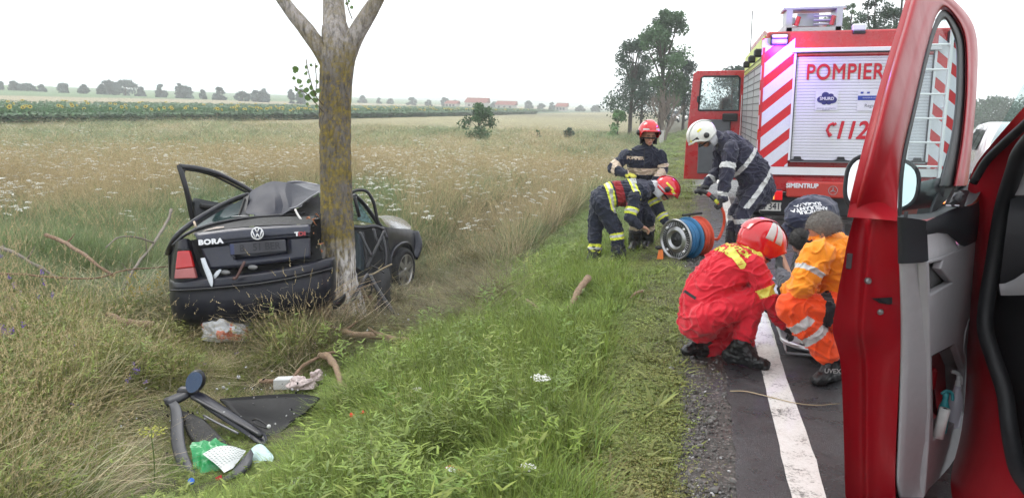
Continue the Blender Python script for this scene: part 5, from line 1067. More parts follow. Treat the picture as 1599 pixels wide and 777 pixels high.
# crown above the picture
def leafcloud(name, centers, nper, size, m, parent, root, spread=1.0, flat=.8, colattr=True):
    C0 = np.array([c[:3] for c in centers], float); R0 = np.array([c[3] for c in centers], float)
    k = RNG.integers(0, len(C0), nper*len(C0)); n_ = len(k); d = RNG.normal(0, 1, (n_, 3)); d /= np.linalg.norm(d, axis=1)[:, None]; rr_ = RNG.random(n_)**(1/2.2)
    c = C0[k]+d*(rr_*R0[k])[:, None]*np.array([1, 1, flat]); a = RNG.normal(0, 1, (n_, 3)); a /= np.linalg.norm(a, axis=1)[:, None]; b_ = np.cross(a, RNG.normal(0, 1, (n_, 3))); b_ /= np.linalg.norm(b_, axis=1)[:, None]
    s_ = (size*RNG.uniform(.6, 1.4, n_))[:, None]; V = np.stack([c-a*s_, c+b_*s_*.6, c+a*s_, c-b_*s_*.6], 1).reshape(-1, 3); Fq = np.arange(n_*4).reshape(-1, 4)
    o = mk(name, V, Fq.tolist(), m, parent, False, root)
    clump = RNG.uniform(.55, 1.45, len(C0)); col = (clump[k]*RNG.uniform(.75, 1.25, n_)).repeat(4)
    at = o.data.attributes.new('lum', 'FLOAT', 'POINT'); at.data.foreach_set('value', col.astype(np.float32)); return o
def leafmat(name, col, transl=.25):
    m = bpy.data.materials.new(name); m.use_nodes = True; n = m.node_tree.nodes; l = m.node_tree.links; b_ = n['Principled BSDF']
    a = n.new('ShaderNodeAttribute'); a.attribute_name = 'lum'; v = n.new('ShaderNodeVectorMath'); v.operation = 'SCALE'; v.inputs[0].default_value = col; l.new(a.outputs['Fac'], v.inputs['Scale']); l.new(v.outputs[0], b_.inputs['Base Color']); b_.inputs['Roughness'].default_value = .6; b_.inputs['Specular IOR Level'].default_value = .3
    t = n.new('ShaderNodeBsdfTranslucent'); l.new(v.outputs[0], t.inputs[0]); x = n.new('ShaderNodeMixShader'); x.inputs[0].default_value = transl; l.new(b_.outputs[0], x.inputs[1]); l.new(t.outputs[0], x.inputs[2]); l.new(x.outputs[0], n['Material Output'].inputs[0]); return m
cl = [(*P(px, py, ZT+dz), .55) for px, py, dz in ((380, -250, 0), (420, -330, -.5), (340, -330, .4), (530, -340, 0), (600, -380, .5), (480, -420, -.4), (660, -260, -.3), (720, -330, .3), (640, -400, 0), (560, -480, 0))]
leafcloud('crown', cl, 160, .05, leafmat('near_crown', (.055, .10, .025)), th, tb)

# ------------------------------------------------------------------ background trees
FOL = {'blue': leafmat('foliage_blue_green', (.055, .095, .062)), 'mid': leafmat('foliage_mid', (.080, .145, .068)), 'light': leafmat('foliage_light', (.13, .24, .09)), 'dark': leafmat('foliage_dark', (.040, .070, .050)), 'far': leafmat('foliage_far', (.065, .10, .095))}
TB = mat('far_bark', (.06, .05, .04), .9); TBG = mat('bare_bark', (.19, .155, .13), .9)
def bgtree(name, label, x, y, h, w, fol, trunk_h=.25, n=900, clumps=26, group=None, shape='round', cat='tree', leaf_s=None, gz=None, trunk_r=None, crown_z0=None, lean=0):
    g = float(HT(x, y)) if gz is None else gz; rt3 = np.array([x, y, g]); th_ = T(name, label, cat, rt3, group)
    z0 = (crown_z0 if crown_z0 is not None else trunk_h)*h; cs = []; rs = random.Random(int(abs(x*31+y*17+h*7)))
    for i in range(clumps):
        t = rs.random(); zz = z0+(h-z0)*t
        if shape == 'round': prof = math.sin(math.pi*min(1, .18+.82*t))**.7
        elif shape == 'cone': prof = (1-t)*.9+.12
        elif shape == 'poplar': prof = math.sin(math.pi*min(1, .12+.86*t))**.5
        elif shape == 'wide': prof = (1-t**2.2)**.6
        else: prof = 1
        a = rs.uniform(0, 2*math.pi); r = w/2*prof*math.sqrt(rs.random())*.85; cr_ = max(w*.13, min(w, h)*.23*rs.uniform(.6, 1.2)*max(.5, prof)); cs.append((x+math.cos(a)*r+lean*t, y+math.sin(a)*r, g+min(zz, h-cr_*.6), cr_))
    ls = leaf_s or max(w, h)*.03
    leafcloud('crown', cs, max(4, n//clumps), ls, FOL[fol], th_, rt3)
    tr = trunk_r or max(.05, h*.018)
    b = B(); b.tube([(x, y, g-.2), (x+lean*.15, y, g+h*.35), (x+lean*.6, y, g+h*.8)], [tr*1.3, tr, tr*.3], 8)
    b.out('trunk', TB, th_, root=rt3)
    if n > 600 and fol != 'far':
        b = B()
        for c in cs[::2]: s0 = np.array([x, y, g+min(h*.75, max(z0*.8, (c[2]-g)*.6))]); b.tube([s0, lerp(s0, c[:3], .5)+np.array([0, 0, .05*h*.3]), c[:3]], [tr*.5, tr*.35, tr*.12], 5, cap=False)
        b.out('branches', TB, th_, root=rt3)
    return th_
def lerp(a, b, t): return np.array(a)*(1-t)+np.array(b)*t
def atd(px, d, off=0):        # point on ground plan along pixel column px at depth d
    q = P(px, 172+off, d); return q[0], q[1]
def Hpx(py_top, py_base, d): return (py_base-py_top)*d/F
# roadside group left of the road, receding
x_, y_ = atd(1020, 70); 
rowt = [('roadside_tree', 'tall broad tree rising above the roadside group, thin at the top', 1032, 62, -8, 182, 4.4, 'mid', 'poplar', 9000, .3),
        ('roadside_tree', 'dark leaning tree at the left edge of the roadside group', 985, 70, 44, 184, 5.0, 'blue', 'wide', 5200, .3),
        ('roadside_tree', 'low spreading dark tree left of the bare one', 1002, 78, 84, 182, 6.4, 'dark', 'wide', 4200, .25),
        ('roadside_tree', 'dark tree behind the bare one, nearest the open truck door', 1068, 74, 82, 182, 4.2, 'dark', 'round', 3600, .25),
        ('roadside_tree', 'small dark tree in the gap under the tall roadside tree', 1044, 88, 100, 182, 4.6, 'dark', 'round', 2400, .2)]
for nm, lb, px, d, yt, yb, w, fo, shp, nn, th0 in rowt:
    x, y = atd(px, d); bgtree(nm, lb, x, y, Hpx(yt, yb, d)+.4, w, fo, th0, nn, 38, 'trees beside the road', shp, leaf_s=.11)
# bare tree
x, y = atd(1036, 52); g = float(HT(x, y)); rt3 = np.array([x, y, g]); th = T('bare_tree', 'leafless pinkish tree with fine upright twigs beside the road', 'tree', rt3)
hb_ = Hpx(85, 186, 52)+.6
def grow(b, p0, d, L, r, lv, rs):
    p1 = p0+d*L*.5+RNG.normal(0, .03*L, 3); p2 = p1+(d+np.array([0, 0, .12]))*L*.5; b.tube([p0, p1, p2], [r, r*.8, r*.55], 5 if lv < 3 else 3, cap=False)
    if lv >= 4: return
    for k in range(4 if lv > 0 else 5):
        a = RNG.normal(0, .42, 3); a[2] = abs(a[2])*.5+.05; dd = d+a*(1.1 if lv < 1 else .9); dd /= np.linalg.norm(dd); s = rs.uniform(.35, 1); grow(b, lerp(p0, p2, s) if s < .95 else p2, dd, L*rs.uniform(.5, .72), r*.5, lv+1, rs)
b = B(); rs_ = random.Random(5); grow(b, rt3-np.array([0, 0, .2]), np.array([0, 0, 1.]), hb_*.36, .13, 0, rs_); grow(b, rt3-np.array([-.1, 0, .2]), np.array([.25, 0, 1.]), hb_*.36, .10, 0, rs_); b.out('branches', TBG, th, root=rt3)
b = B(); b.tube([rt3+np.array([0, 0, -.2]), rt3+np.array([0, 0, hb_*.18])], [.16, .14], 10); b.out('trunk', mat('limewash_bark', (.5, .48, .45), .9), th, root=rt3)
# bushes
x, y = atd(966, 64); bgtree('light_bush', 'light green bush in front of the roadside trees', x, y, Hpx(150, 188, 64)+.3, 2.2, 'light', .05, 1800, 16, None, 'round', 'bush', .08)
x, y = atd(748, 50.6); bgtree('meadow_bush', 'tall loose green bush standing alone in the dry meadow', x, y, Hpx(164, 224, 50.6), 2.6, 'mid', .06, 3000, 26, None, 'round', 'bush', .075)
x, y = atd(893, 57); bgtree('meadow_bush', 'small round bush right of the tall meadow bush', x, y, Hpx(198, 220, 57), 1.25, 'blue', .05, 900, 10, None, 'round', 'bush', .06)
x, y = atd(840, 56); bgtree('meadow_bush', 'tiny sparse bush between the two meadow bushes', x, y, Hpx(200, 216, 56), .7, 'mid', .05, 250, 8, None, 'round', 'bush', .06)
# skyline trees at left
def hzy(px): return 141+px*.0262*1.1
sky_t = [(4, 122, 8, 'small tree at the left end of the skyline'), (25, 124, 14, 'tree at the left end of the skyline hedge'), (45, 129, 22, 'low hedge tree on the skyline, far left'), (68, 131, 12, 'low skyline shrub left of the round tree'), (102, 128, 18, 'round tree on the skyline left of the large clump'), (133, 130, 12, 'low skyline bush touching the large clump'), (160, 131, 10, 'low skyline bush beside the large clump'), (173, 121, 24, 'left half of the large skyline clump'), (198, 120, 32, 'broad right half of the large skyline clump'), (222, 134, 12, 'small dark shrub right of the large skyline clump'), (253, 128, 12, 'pointed small tree on the skyline'), (281, 126, 12, 'tall part of the dark skyline pair'), (290, 131, 22, 'broad low part of the dark skyline pair'), (318, 138, 8, 'tiny skyline shrub right of the dark pair'), (343, 133, 16, 'round dark bush on the skyline'), (400, 138, 14, 'low skyline tree left of the trunk'), (413, 135, 14, 'pale far tree left of the trunk'), (455, 136, 9, 'narrow far tree beside the leafy twig'), (470, 135, 14, 'far tree behind the leafy twig'), (380, 141, 20, 'low grey green hedge left of the trunk'),
         (567, 147, 13, 'round far tree just right of the trunk'), (592, 152, 7, 'tiny far tree right of the trunk'), (610, 153, 10, 'low far tree left of the red roof'), (643, 150, 13, 'round far tree left of the red roof'), (669, 155, 10, 'low far tree beside the round one'), (694, 150, 14, 'pointed far tree left of the red roofed house'), (710, 155, 14, 'low far tree touching the red roofed house'), (772, 157, 12, 'far tree between the two red roofed houses'), (825, 155, 13, 'round far tree right of the houses'), (845, 160, 12, 'low far tree right of the houses'), (862, 158, 9, 'narrow dark far tree before the last house'), (905, 163, 14, 'low far hedge near the roadside trees'), (930, 162, 14, 'far hedge beside the roadside trees')]
for i, (px, yt, w, lb) in enumerate(sky_t):
    d = 290 if px < 500 else 420; x, y = atd(px, d); g = float(HT(x, y)); 
    bz = CY-F*((np.array([x, y, g])-CAMP)@up)/((np.array([x, y, g])-CAMP)@fw)
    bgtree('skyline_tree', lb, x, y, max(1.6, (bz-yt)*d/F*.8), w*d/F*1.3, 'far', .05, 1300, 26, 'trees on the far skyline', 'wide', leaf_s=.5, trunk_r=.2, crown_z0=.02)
# houses far away
RO = mat('roof_tiles_red', (.22, .045, .03), .8, var=.2, scale=1); WLL = mat('house_render', (.45, .42, .38), .8)
for px, yt, w, lb, sc in ((745, 153, 34, 'long red roofed farmhouse on the skyline', 1), (790, 158, 30, 'second red roofed house, further right and lower', .9), (877, 161, 16, 'small house with a brown roof near the roadside trees', .8), (706, 158, 18, 'pale low shed left of the long red roof', .7)):
    d = 400; x, y = atd(px, d); g = float(HT(x, y)); bz = CY-F*((np.array([x, y, g])-CAMP)@up)/((np.array([x, y, g])-CAMP)@fw); H_ = max(3.5, (bz-yt)*d/F); W_ = w*d/F
    r3 = np.array([x, y, g]); th_ = T('farm_house', lb, 'house', r3, 'houses on the skyline'); b = B(); b.box((0, 0, H_*.3), (W_, 7, H_*.6)); b.out('wall', WLL, th_)
    b = B(); b.prism([(-W_/2-.4, -4, H_*.55), (-W_/2-.4, 4, H_*.55), (-W_/2+.2, 0, H_)], (W_+.8, 0, 0)); b.out('roof', RO, th_)
    for k in (-.3, 0, .3): b = B(); b.box((W_*k, -3.52, H_*.3), (1.1, .06, 1.2)); b.out('window', DK, th_)
# treetops behind the fire engine
for px, d, yt, w, fo, lb in ((1290, 60, -6, 2.0, 'mid', 'slim tree whose top shows just right of the roof rack'), (1352, 52, -30, 2.6, 'blue', 'tall tree above the middle of the fire engine roof'), (1392, 50, -34, 2.4, 'blue', 'tall dense tree above the fire engine roof near the van door'), (1312, 66, 0, 1.8, 'mid', 'narrow tree between the roof rack and the tall trees'), (1142, 66, 98, 3.6, 'dark', 'tree seen through the cab door window')):
    x, y = atd(px, d); bgtree('poplar_tree', lb, x, y, Hpx(yt-14, 185, d), w*1.15, fo, .2, 9000, 60, 'trees behind the fire engine', 'poplar', leaf_s=.075, gz=-.2)
# wood on the right horizon
cs = [(*(lambda q: (q[0], q[1]))(atd(px, 150+random.uniform(0, 40))), random.uniform(.5, 6.0), random.uniform(1.6, 3.0)) for px in np.arange(1405, 1780, 1.6)]
wd = leafcloud('roadside_wood', [(c[0], c[1], c[2]-.5, c[3]) for c in cs], 110, .30, FOL['blue'], None, None); tag(wd, 'dense dark green wood along the horizon right of the van door', None, kind='stuff')
cs = [(*(lambda q: (q[0], q[1]))(atd(px, 190+random.uniform(0, 60))), random.uniform(-.5, 3.2), random.uniform(1.2, 2.6)) for px in np.arange(1100, 1240, 2.0)]
wd = leafcloud('far_thicket', [(c[0], c[1], c[2], c[3]) for c in cs], 60, .35, FOL['dark'], None, None); tag(wd, 'low thicket beside the road beyond the cab door', None, kind='stuff')

# ------------------------------------------------------------------ cars on the road
def car(label, root, head, col, L=4.4, Wc=1.76, Hc=1.48, lights=False, group=None, suv=False):
    m = mat('car_paint_'+col[0], col[1], .25, .2, var=.04, coat=.6); th_ = T('parked_car', label, 'car', root, group, rot=(0, 0, head))
    # profile along y (rear 0 .. front L): side silhouette
    hs = Hc/1.48; roof = [(.0, .55), (.05, .95*hs), (.35, 1.02*hs), (.75, 1.38*hs), (1.3, Hc), (2.4, Hc*.99), (3.05, 1.05*hs), (4.1, .88*hs), (4.38, .68), (4.4, .4)] if not suv else [(.0, .5), (.03, 1.0*hs), (.12, 1.1*hs), (.45, 1.46*hs), (1.2, Hc), (2.5, Hc*.98), (3.15, 1.1*hs), (4.15, .95*hs), (4.38, .75), (4.4, .4)]
    k_ = L/4.4; b = B(); R = []
    for (y_, z_) in bez([np.array(q) for q in roof], 4):
        inset = .0 if z_ < 1.0*hs else .17*(z_-1.0*hs)/(Hc-1.0*hs+1e-6); wv = Wc/2
        taper = 1-.10*(max(0, abs(y_-2.2)-1.5)/.7)**2
        zt = z_; zb = .28; R.append([(-wv*taper*.96, y_*k_, zb), (-wv*taper, y_*k_, .55), (-wv*taper*.98, y_*k_, min(zt, .98*hs)), (-(wv-inset)*taper, y_*k_, max(min(zt, zt-.05), .3)), (-(wv-inset-.15)*taper, y_*k_, zt), (0, y_*k_, zt+.02), ((wv-inset-.15)*taper, y_*k_, zt), ((wv-inset)*taper, y_*k_, max(min(zt, zt-.05), .3)), (wv*taper*.98, y_*k_, min(zt, .98*hs)), (wv*taper, y_*k_, .55), (wv*taper*.96, y_*k_, zb)])
    b.sheet(R); b.out('body', m, th_, smooth=True)
    GLD = mat('car_glass_dark', (.03, .04, .05), .08, var=.02)
    b = B(); b.sheet([[(x*(Wc/2-.13-.1*t), (.33+.42*t)*k_-.012, 1.03*hs+.36*hs*t+.012) for x in np.linspace(-1, 1, 6)] for t in np.linspace(0, 1, 4)]); b.out('rear_window', GLD, th_, smooth=True)
    b = B(); b.sheet([[(x*(Wc/2-.12-.1*(1-t)), (2.5+.55*t)*k_+.012, 1.45*hs-.36*hs*t+.012) for x in np.linspace(-1, 1, 6)] for t in np.linspace(0, 1, 4)]); b.out('windscreen', GLD, th_, smooth=True)
    for s_ in (-1, 1):
        for y0, y1 in ((.62, 1.45), (1.52, 2.75)):
            b = B(); b.sheet([[(s_*(Wc/2+.006-.17*t*1.0), (y0+(.22*t if y0 < 1 else 0)+(y1-y0-(.45*t if y1 > 2 else 0)-(.22*t if y0 < 1 else 0))*j/4)*k_, 1.0*hs+.40*hs*t) for j in range(5)] for t in (0, .5, 1)]); b.out('side_window', GLD, th_, smooth=True)
        for y_ in (.85, 3.5):
            b = B(); b.lathe([(0, .03), (.19, .03), (.2, .0), (.3, .0), (.32, .03), (.32, .2), (.28, .22)], (s_*(Wc/2-.0), y_*k_, .32), (-s_, 0, 0), 28); w_ = b.out('wheel', TYR, th_, smooth=True)
            b = B(); b.lathe([(0, -.005), (.18, -.008), (.19, .02)], (s_*(Wc/2), y_*k_, .32), (-s_, 0, 0), 20); b.out('rim', ALU, w_, smooth=True)
        b = B(); b.cbox((s_*(Wc/2-.2), .03, .80*hs), (.34, .14, .2), .03); b.out('tail_light', MATS['lens_red'], th_)
        b = B(); b.cbox((s_*(Wc/2-.22), L-.06, .66), (.36, .12, .16), .03); b.out('headlight', mat('headlight_lit', (.8, .8, .78), .2, emit=(1, .95, .85), es=(2.5 if lights else 0)), th_)
        b = B(); b.cbox((s_*(Wc/2+.06), 2.75*k_, 1.0*hs), (.16, .1, .12), .03); b.out('wing_mirror', m, th_)
    b = B(); b.cbox((0, L-.01, .5), (1.0, .05, .2), .02); b.out('grille', DK, th_)
    b = B(); b.box((0, 2.2*k_, .27), (Wc-.25, L-.8, .12)); b.out('underbody', DK, th_)
    b = B(); b.cbox((0, -.01, .62), (.52, .02, .11), .004); b.out('number_plate', MATS['plate_white'], th_)
    return th_
q = P(1060, 187, 108); car('silver car with lit headlights coming along the road, left of the cab door', (q[0]-.6, 106, 0), math.pi, ('silver', (.55, .56, .58)), lights=True, group='cars on the distant road')
q = P(1078, 187, 120); car('white car behind the silver one, half hidden by the cab door', (q[0]+.2, 118, 0), math.pi, ('white', (.75, .75, .76)), lights=True, group='cars on the distant road', suv=True)
q = P(1560, 300, 14.6); car('white estate car parked beyond the open van door', (q[0]+.1, q[1]-1.2, .0), math.radians(-12), ('pearl', (.62, .63, .66)), suv=True, Hc=1.56)
x, y = atd(1112, 80); q3_ = (x, y, 0)

# ------------------------------------------------------------------ hydraulic hose reel
hr = Gt(1072, 404); hr[2] = float(HT(hr[0], hr[1])); ZR = depth(hr)
th = T('hose_reel', 'hydraulic hose reel with silver drum face, blue and red hose coils', 'hose reel', hr)
cf = P(1054, 374, ZR-.15)-hr; axr = Rx*.80+Zx*.58; axr = axr+ZU*.02; axr /= np.linalg.norm(axr); rr = .235
def disk(name, off, prof, m, parent=th, nn=48): b = B(); b.lathe(prof, cf+axr*off, axr, nn); return b.out(name, m, parent, smooth=True)
RD = mat('reel_silver', (.40, .40, .41), .32, .85, var=.15, scale=30); BLU = mat('hose_blue', (.02, .14, .30), .45, var=.15); RDH = mat('hose_red', (.58, .06, .02), .45, var=.15)
f1 = disk('drum_face', 0, [(0, .012), (.02, .012), (.03, .03), (.055, .045), (.075, .04), (.10, .0), (.115, -.004), (.125, .006), (.14, .006), (.15, .02), (.205, .022), (.215, .004), (.228, -.004), (.236, .006), (.236, .02), (.21, .03)], RD)
disk('hub_cap', -.004, [(0, 0), (.022, .0), (.026, .01), (.026, .03)], DK, f1); disk('dark_recess', .0, [(.15, .017), (.205, .019), (.205, .021)], mat('recess_dark', (.04, .04, .045), .6), f1)
Fr = frame_from(axr) if 'frame_from' in globals() else None
a_ = np.cross(axr, ZU); a_ /= np.linalg.norm(a_); c_ = np.cross(axr, a_)
for k in range(44):      # vent ribs in the recess
    q_ = 2*math.pi*k/44
    if k % 11 == 5: continue
    d = a_*math.cos(q_)+c_*math.sin(q_); b = B(); b.tube([cf+axr*.010+d*.155, cf+axr*.010+d*.2], .0045, 5); b.out('rib', RD, f1)
for k in range(4):
    q_ = 2*math.pi*(k*11+5)/44; d = a_*math.cos(q_)+c_*math.sin(q_); b = B(); b.lathe([(0, -.002), (.014, 0), (.016, .012)], cf+d*.178, axr, 16); b.out('bolt_cap', WT, f1, smooth=True)
def coil(name, o0, n_, r0_, m, rad=.014):
    pts = []
    for k in range(n_*28+1): q_ = 2*math.pi*k/28; pts.append(cf+axr*(o0+k/28*rad*1.85)+(a_*math.cos(q_)+c_*math.sin(q_))*(r0_+.004*math.sin(q_*.37)))
    b = B(); b.tube(pts, rad, 8); return b.out(name, m, th, smooth=True)
coil('blue_hose', .045, 5, .205, BLU); coil('blue_hose', .05, 4, .18, BLU)
disk('flange', .20, [(.10, 0), (.238, 0), (.244, .006), (.244, .016), (.238, .02), (.1, .02)], mat('flange_blue', (.03, .16, .32), .4)); disk('flange', .235, [(.1, 0), (.225, 0), (.23, .008), (.1, .016)], DK)
coil('red_hose', .265, 4, .200, RDH); coil('red_hose', .27, 3, .172, RDH)
disk('flange', .385, [(.08, 0), (.232, 0), (.238, .008), (.1, .016)], RDH); disk('axle', 0, [(.0, .02), (.08, .02), (.08, .42), (0, .42)], DK)
b = B(); h0 = cf+axr*.20+ZU*.27-axr*.1; b.tube([h0, h0+axr*.32], .014, 10); b.tube([h0+axr*.12, cf+axr*.21+ZU*.2], .012, 8); b.out('carry_handle', DK, th)
b = B()
for o_ in (.06, .40):
    c0 = cf+axr*o_; b.tube([c0+a_*.2-ZU*.20, c0+a_*.24-np.array([0, 0, cf[2]-.02]), c0-a_*.24-np.array([0, 0, cf[2]-.02]), c0-a_*.2-ZU*.20], .014, 8)
b.out('stand', DK, th)
# supply hose between reel and gloved hands
hp = [cf+hr+axr*.33-ZU*.02+c_*.0+Rx*.22, P(1122, 372, ZR), P(1130, 352, ZR-.0), P(1130, 332, ZR-.05), P(1120, 316, ZR-.05), P(1106, 303, ZR), P(1093, 298, ZR), P(1085, 300, ZR)]
hp = bez(hp, 8); hr2 = hp[0].copy(); th = T('hydraulic_hose', 'red hydraulic hose with black coupling running from the reel up to the gloved hands', 'hose', hr2)
b = B(); b.tube(hp[:34], .016, 10); b.out('red_hose_line', RDH, th, smooth=True, root=hr2); b = B(); b.tube(hp[31:36], .022, 10); b.out('hose_clip', mat('clip_yellow', (.6, .6, .05), .4), th, smooth=True, root=hr2); b = B(); b.tube(hp[34:], .024, 10); b.out('coupling', DK, th, smooth=True, root=hr2); b = B(); b.tube(hp[38:42], .026, 10); b.out('coupling_band', mat('band_red', (.5, .02, .02), .4), th, smooth=True, root=hr2)
q = Gt(1030, 404); th = T('marker_cone', 'small orange plastic wedge in the grass at the foot of the reel', 'wedge', q); b = B(); b.hull([q+np.array(v) for v in ((-.03, -.03, 0), (.04, -.03, 0), (.05, .04, 0), (-.03, .04, 0), (-.015, 0, .12), (.03, 0, .11))]); b.out('wedge_body', mat('orange_plastic', (.75, .17, .01), .4), th, root=q)
b = B(); q2_ = q+ZU*.13-Rx*.02; b.hull(S*np.array([.04, .03, .025])+q2_); b.out('black_cap', DK, th, root=q, smooth=True)
# ------------------------------------------------------------------ wrecked saloon
CP = mat('car_paint_midnight', (.008, .009, .018), .38, .1, var=.15, coat=.12, spec=.35, dirt=(.045, .04, .04), dirt_amt=.3, dscale=7, scale=4)
CPL = mat('car_paint_wet_bonnet', (.10, .105, .12), .22, .4, var=.2, coat=.5, dirt=(.10, .10, .10), dirt_amt=.5, dscale=9)  # lighter paint carries the sky's reflection on the dark bonnet in its colour
CBK = mat('torn_black', (.010, .010, .011), .6, var=.5, bump=.5, bscale=50, dirt=(.05, .045, .04), dirt_amt=.5, dscale=20); CFR = mat('door_frame_black', (.022, .022, .026), .34, var=.3)
CGL = glassmat('wreck_glass', (.50, .66, .62), .12, ior=1.25); INT = mat('cabin_dark', (.012, .012, .013), .8, var=.4)
cr0 = P(395, 512, 7.1); cr0[2] = float(HT(cr0[0], cr0[1]))
th = T('wrecked_car', 'black saloon car wrapped around the tree with crushed roof and open left door', 'wrecked car', cr0)
def cs_(name, rows, m, parent=th, lv=2, th_=0, noise_=0, nf=5, cre=0):
    V = [[P(*q) for q in r] for r in rows]
    b = B(); b.sheet(V); o = b.out(name, m, parent, root=cr0)
    if lv: subs(o, lv)
    if th_: md = o.modifiers.new('sol', 'SOLIDIFY'); md.thickness = th_
    return o
def ct(name, pts, r, m, parent=th, n=5, seg=10, flat=1): 
    b = B(); b.tube(bez([P(*q) for q in pts], n), r, seg, flat=flat); return b.out(name, m, parent, smooth=True, root=cr0)
def dent(o, amp, sc, seed=0):
    for v in o.data.vertices:
        w = noise.noise_vector(Vector(v.co)*sc+Vector((seed, 0, 0))); v.co += w*amp
# rear bumper
bst = [(264, 7.75, 440, 446, 455, 470, 486, 496), (264, 7.25, 438, 444, 454, 472, 490, 500), (268, 7.0, 436, 442, 453, 473, 494, 504), (300, 6.92, 434, 440, 452, 474, 497, 508), (350, 6.90, 430, 435, 448, 472, 497, 509), (400, 6.90, 424, 429, 443, 467, 492, 504), (450, 6.93, 416, 421, 435, 458, 483, 495), (495, 6.98, 406, 411, 425, 447, 472, 484), (514, 7.02, 400, 405, 420, 441, 465, 477), (522, 7.10, 398, 403, 418, 440, 463, 474), (525, 7.3, 404, 408, 420, 440, 460, 470)]
rows = []
for x, z, *ys_ in bst: rows.append([(x, ys_[0], z+.16), (x, ys_[0]+2, z+.02), (x, ys_[1]+2, z-.005), (x, ys_[2]-1, z-.02), (x, ys_[2]+2, z+.012), (x, ys_[3], z-.005), (x+ (3 if x < 300 else 0), ys_[4], z+.02), (x+(6 if x < 300 else 0), ys_[5], z+.12), (x+(6 if x < 300 else 0), ys_[5]-1, z+.4)])
bum = cs_('rear_bumper', rows, CP, lv=2); dent(bum, .016, 4)
ct('bumper_strip', [(266, 453, 7.05), (300, 452, 6.90), (350, 448, 6.875), (400, 443, 6.875), (450, 435, 6.905), (495, 425, 6.955), (520, 418, 7.06)], .008, CFR, bum)
cs_('bumper_end', [[(520, 470, 7.0), (530, 466, 7.02), (539, 458, 7.05)], [(518, 478, 7.0), (530, 474, 7.02), (541, 462, 7.05)], [(521, 484, 7.05), (531, 479, 7.05), (538, 470, 7.1)]], CBK, bum, 1, .02)
b = B(); b.cbox(P(403, 468, 6.89), (.05, .02, .06), .01); b.out('tow_cover', CFR, bum, root=cr0)
# boot lid : columns by fraction, rows traced
def Lp(u, v):   # u 0..1 left-right, v rows
    tl, trr = np.array([304, 364.]), np.array([485, 350.]); bl, br = np.array([328, 422.]), np.array([484, 405.])
    t_ = tl*(1-u)+trr*u; bo_ = bl*(1-u)+br*u; t_[1] -= 2.0*math.sin(math.pi*u); p_ = t_*(1-v)+bo_*v
    if v < .45: p_[0] -= (0.45-v)*0*(1-u)
    return p_
us = [0, .03, .12, .24, .28, .285, .42, .56, .70, .79, .795, .84, .92, .98, 1]; vs_ = [-.02, 0, .10, .22, .30, .40, .41, .55, .70, .78, .79, .90, .97, 1]
rows = []
for v in vs_:
    r = []
    for u in us:
        p_ = Lp(u, v); z = 6.97+.10*u
        if v < 0: z += .22; p_[1] += 3
        elif v < .1: z += .02
        elif .2 < v < .35: z -= .012
        elif v >= .4: z += .02
        if .282 < u < .795 and .405 < v < .785: z += .035
        if v > .98: z += .03
        r.append((p_[0], p_[1], z))
    rows.append(r)
lid = cs_('boot_lid', rows, mat('boot_lid_paint', (.020, .023, .042), .36, .15, var=.12, coat=.2, dirt=(.07, .065, .07), dirt_amt=.4, dscale=6), lv=0, th_=.02)
for p_ in lid.data.polygons: p_.use_smooth = True
lid.modifiers.new('es', 'EDGE_SPLIT').split_angle = math.radians(35); lid.modifiers.move(1, 0)
dent(lid, .011, 3.5)
ux_ = P(485, 352, 7.0)-P(304, 366, 6.93); ux_ /= np.linalg.norm(ux_); uy_ = P(315, 366, 6.97)-P(328, 420, 6.97); uy_ -= ux_*(uy_@ux_); uy_ /= np.linalg.norm(uy_); un_ = np.cross(ux_, uy_)
CHW = mat('badge_chrome', (.72, .72, .74), .3, .4, var=.04)
text('badge_lettering', 'BORA', .062, CHW, lid, P(329, 377.5, 6.93)-cr0, ux_, uy_, offset=.004, sx=1.25, spacing=1.1)
text('badge_lettering', 'T', .048, CHW, lid, P(463.5, 365.5, 7.0)-cr0, ux_, uy_, offset=.003, sx=1.4); text('badge_lettering', 'DI', .048, mat('badge_red', (.35, .03, .04), .35), lid, P(471.5, 365, 7.0)-cr0, ux_, uy_, offset=.003, sx=1.4)
bc_ = P(402, 364.5, 6.935)-cr0; b = B()
def seg2(b, x0, y0, x1, y1, r=.0065): b.tube([bc_+ux_*x0+uy_*y0+un_*.006, bc_+ux_*x1+uy_*y1+un_*.006], r, 6)
ring = [bc_+ux_*.052*math.cos(a)+uy_*.052*math.sin(a)+un_*.005 for a in np.linspace(0, 2*math.pi, 33)]; b.tube(ring, .006, 8)
for s_ in (-1, 1):
    seg2(b, s_*.018, .045, 0, .008); seg2(b, s_*.042, .028, s_*.020, -.042); seg2(b, s_*.020, -.042, 0, .0)
b.out('round_badge', CHW, lid, smooth=True); b = B(); b.lathe([(0, .002), (.05, .002), (.054, -.004)], bc_, un_, 28); b.out('badge_back', mat('badge_dark', (.03, .035, .07), .3), lid)
pc_ = P(403, 386, 7.0)-cr0; b = B(); b.cbox(pc_+un_*.006, (.50, .012, .105), .004, np.stack([ux_, un_, uy_], 1)); pl_ = b.out('number_plate', mat('plate_faded', (.050, .050, .062), .6, var=.25, scale=5), lid)
text('plate_lettering', 'B   51 BER', .092, mat('plate_print', (.022, .022, .03), .6), pl_, pc_+un_*.0135+ux_*.02, ux_, uy_, offset=.002, sx=.92)
b = B(); b.box(pc_+un_*.0125-ux_*.228, (.035, .002, .095), np.stack([ux_, un_, uy_], 1)); b.out('plate_band', mat('plate_band_dim', (.03, .04, .11), .5), pl_)
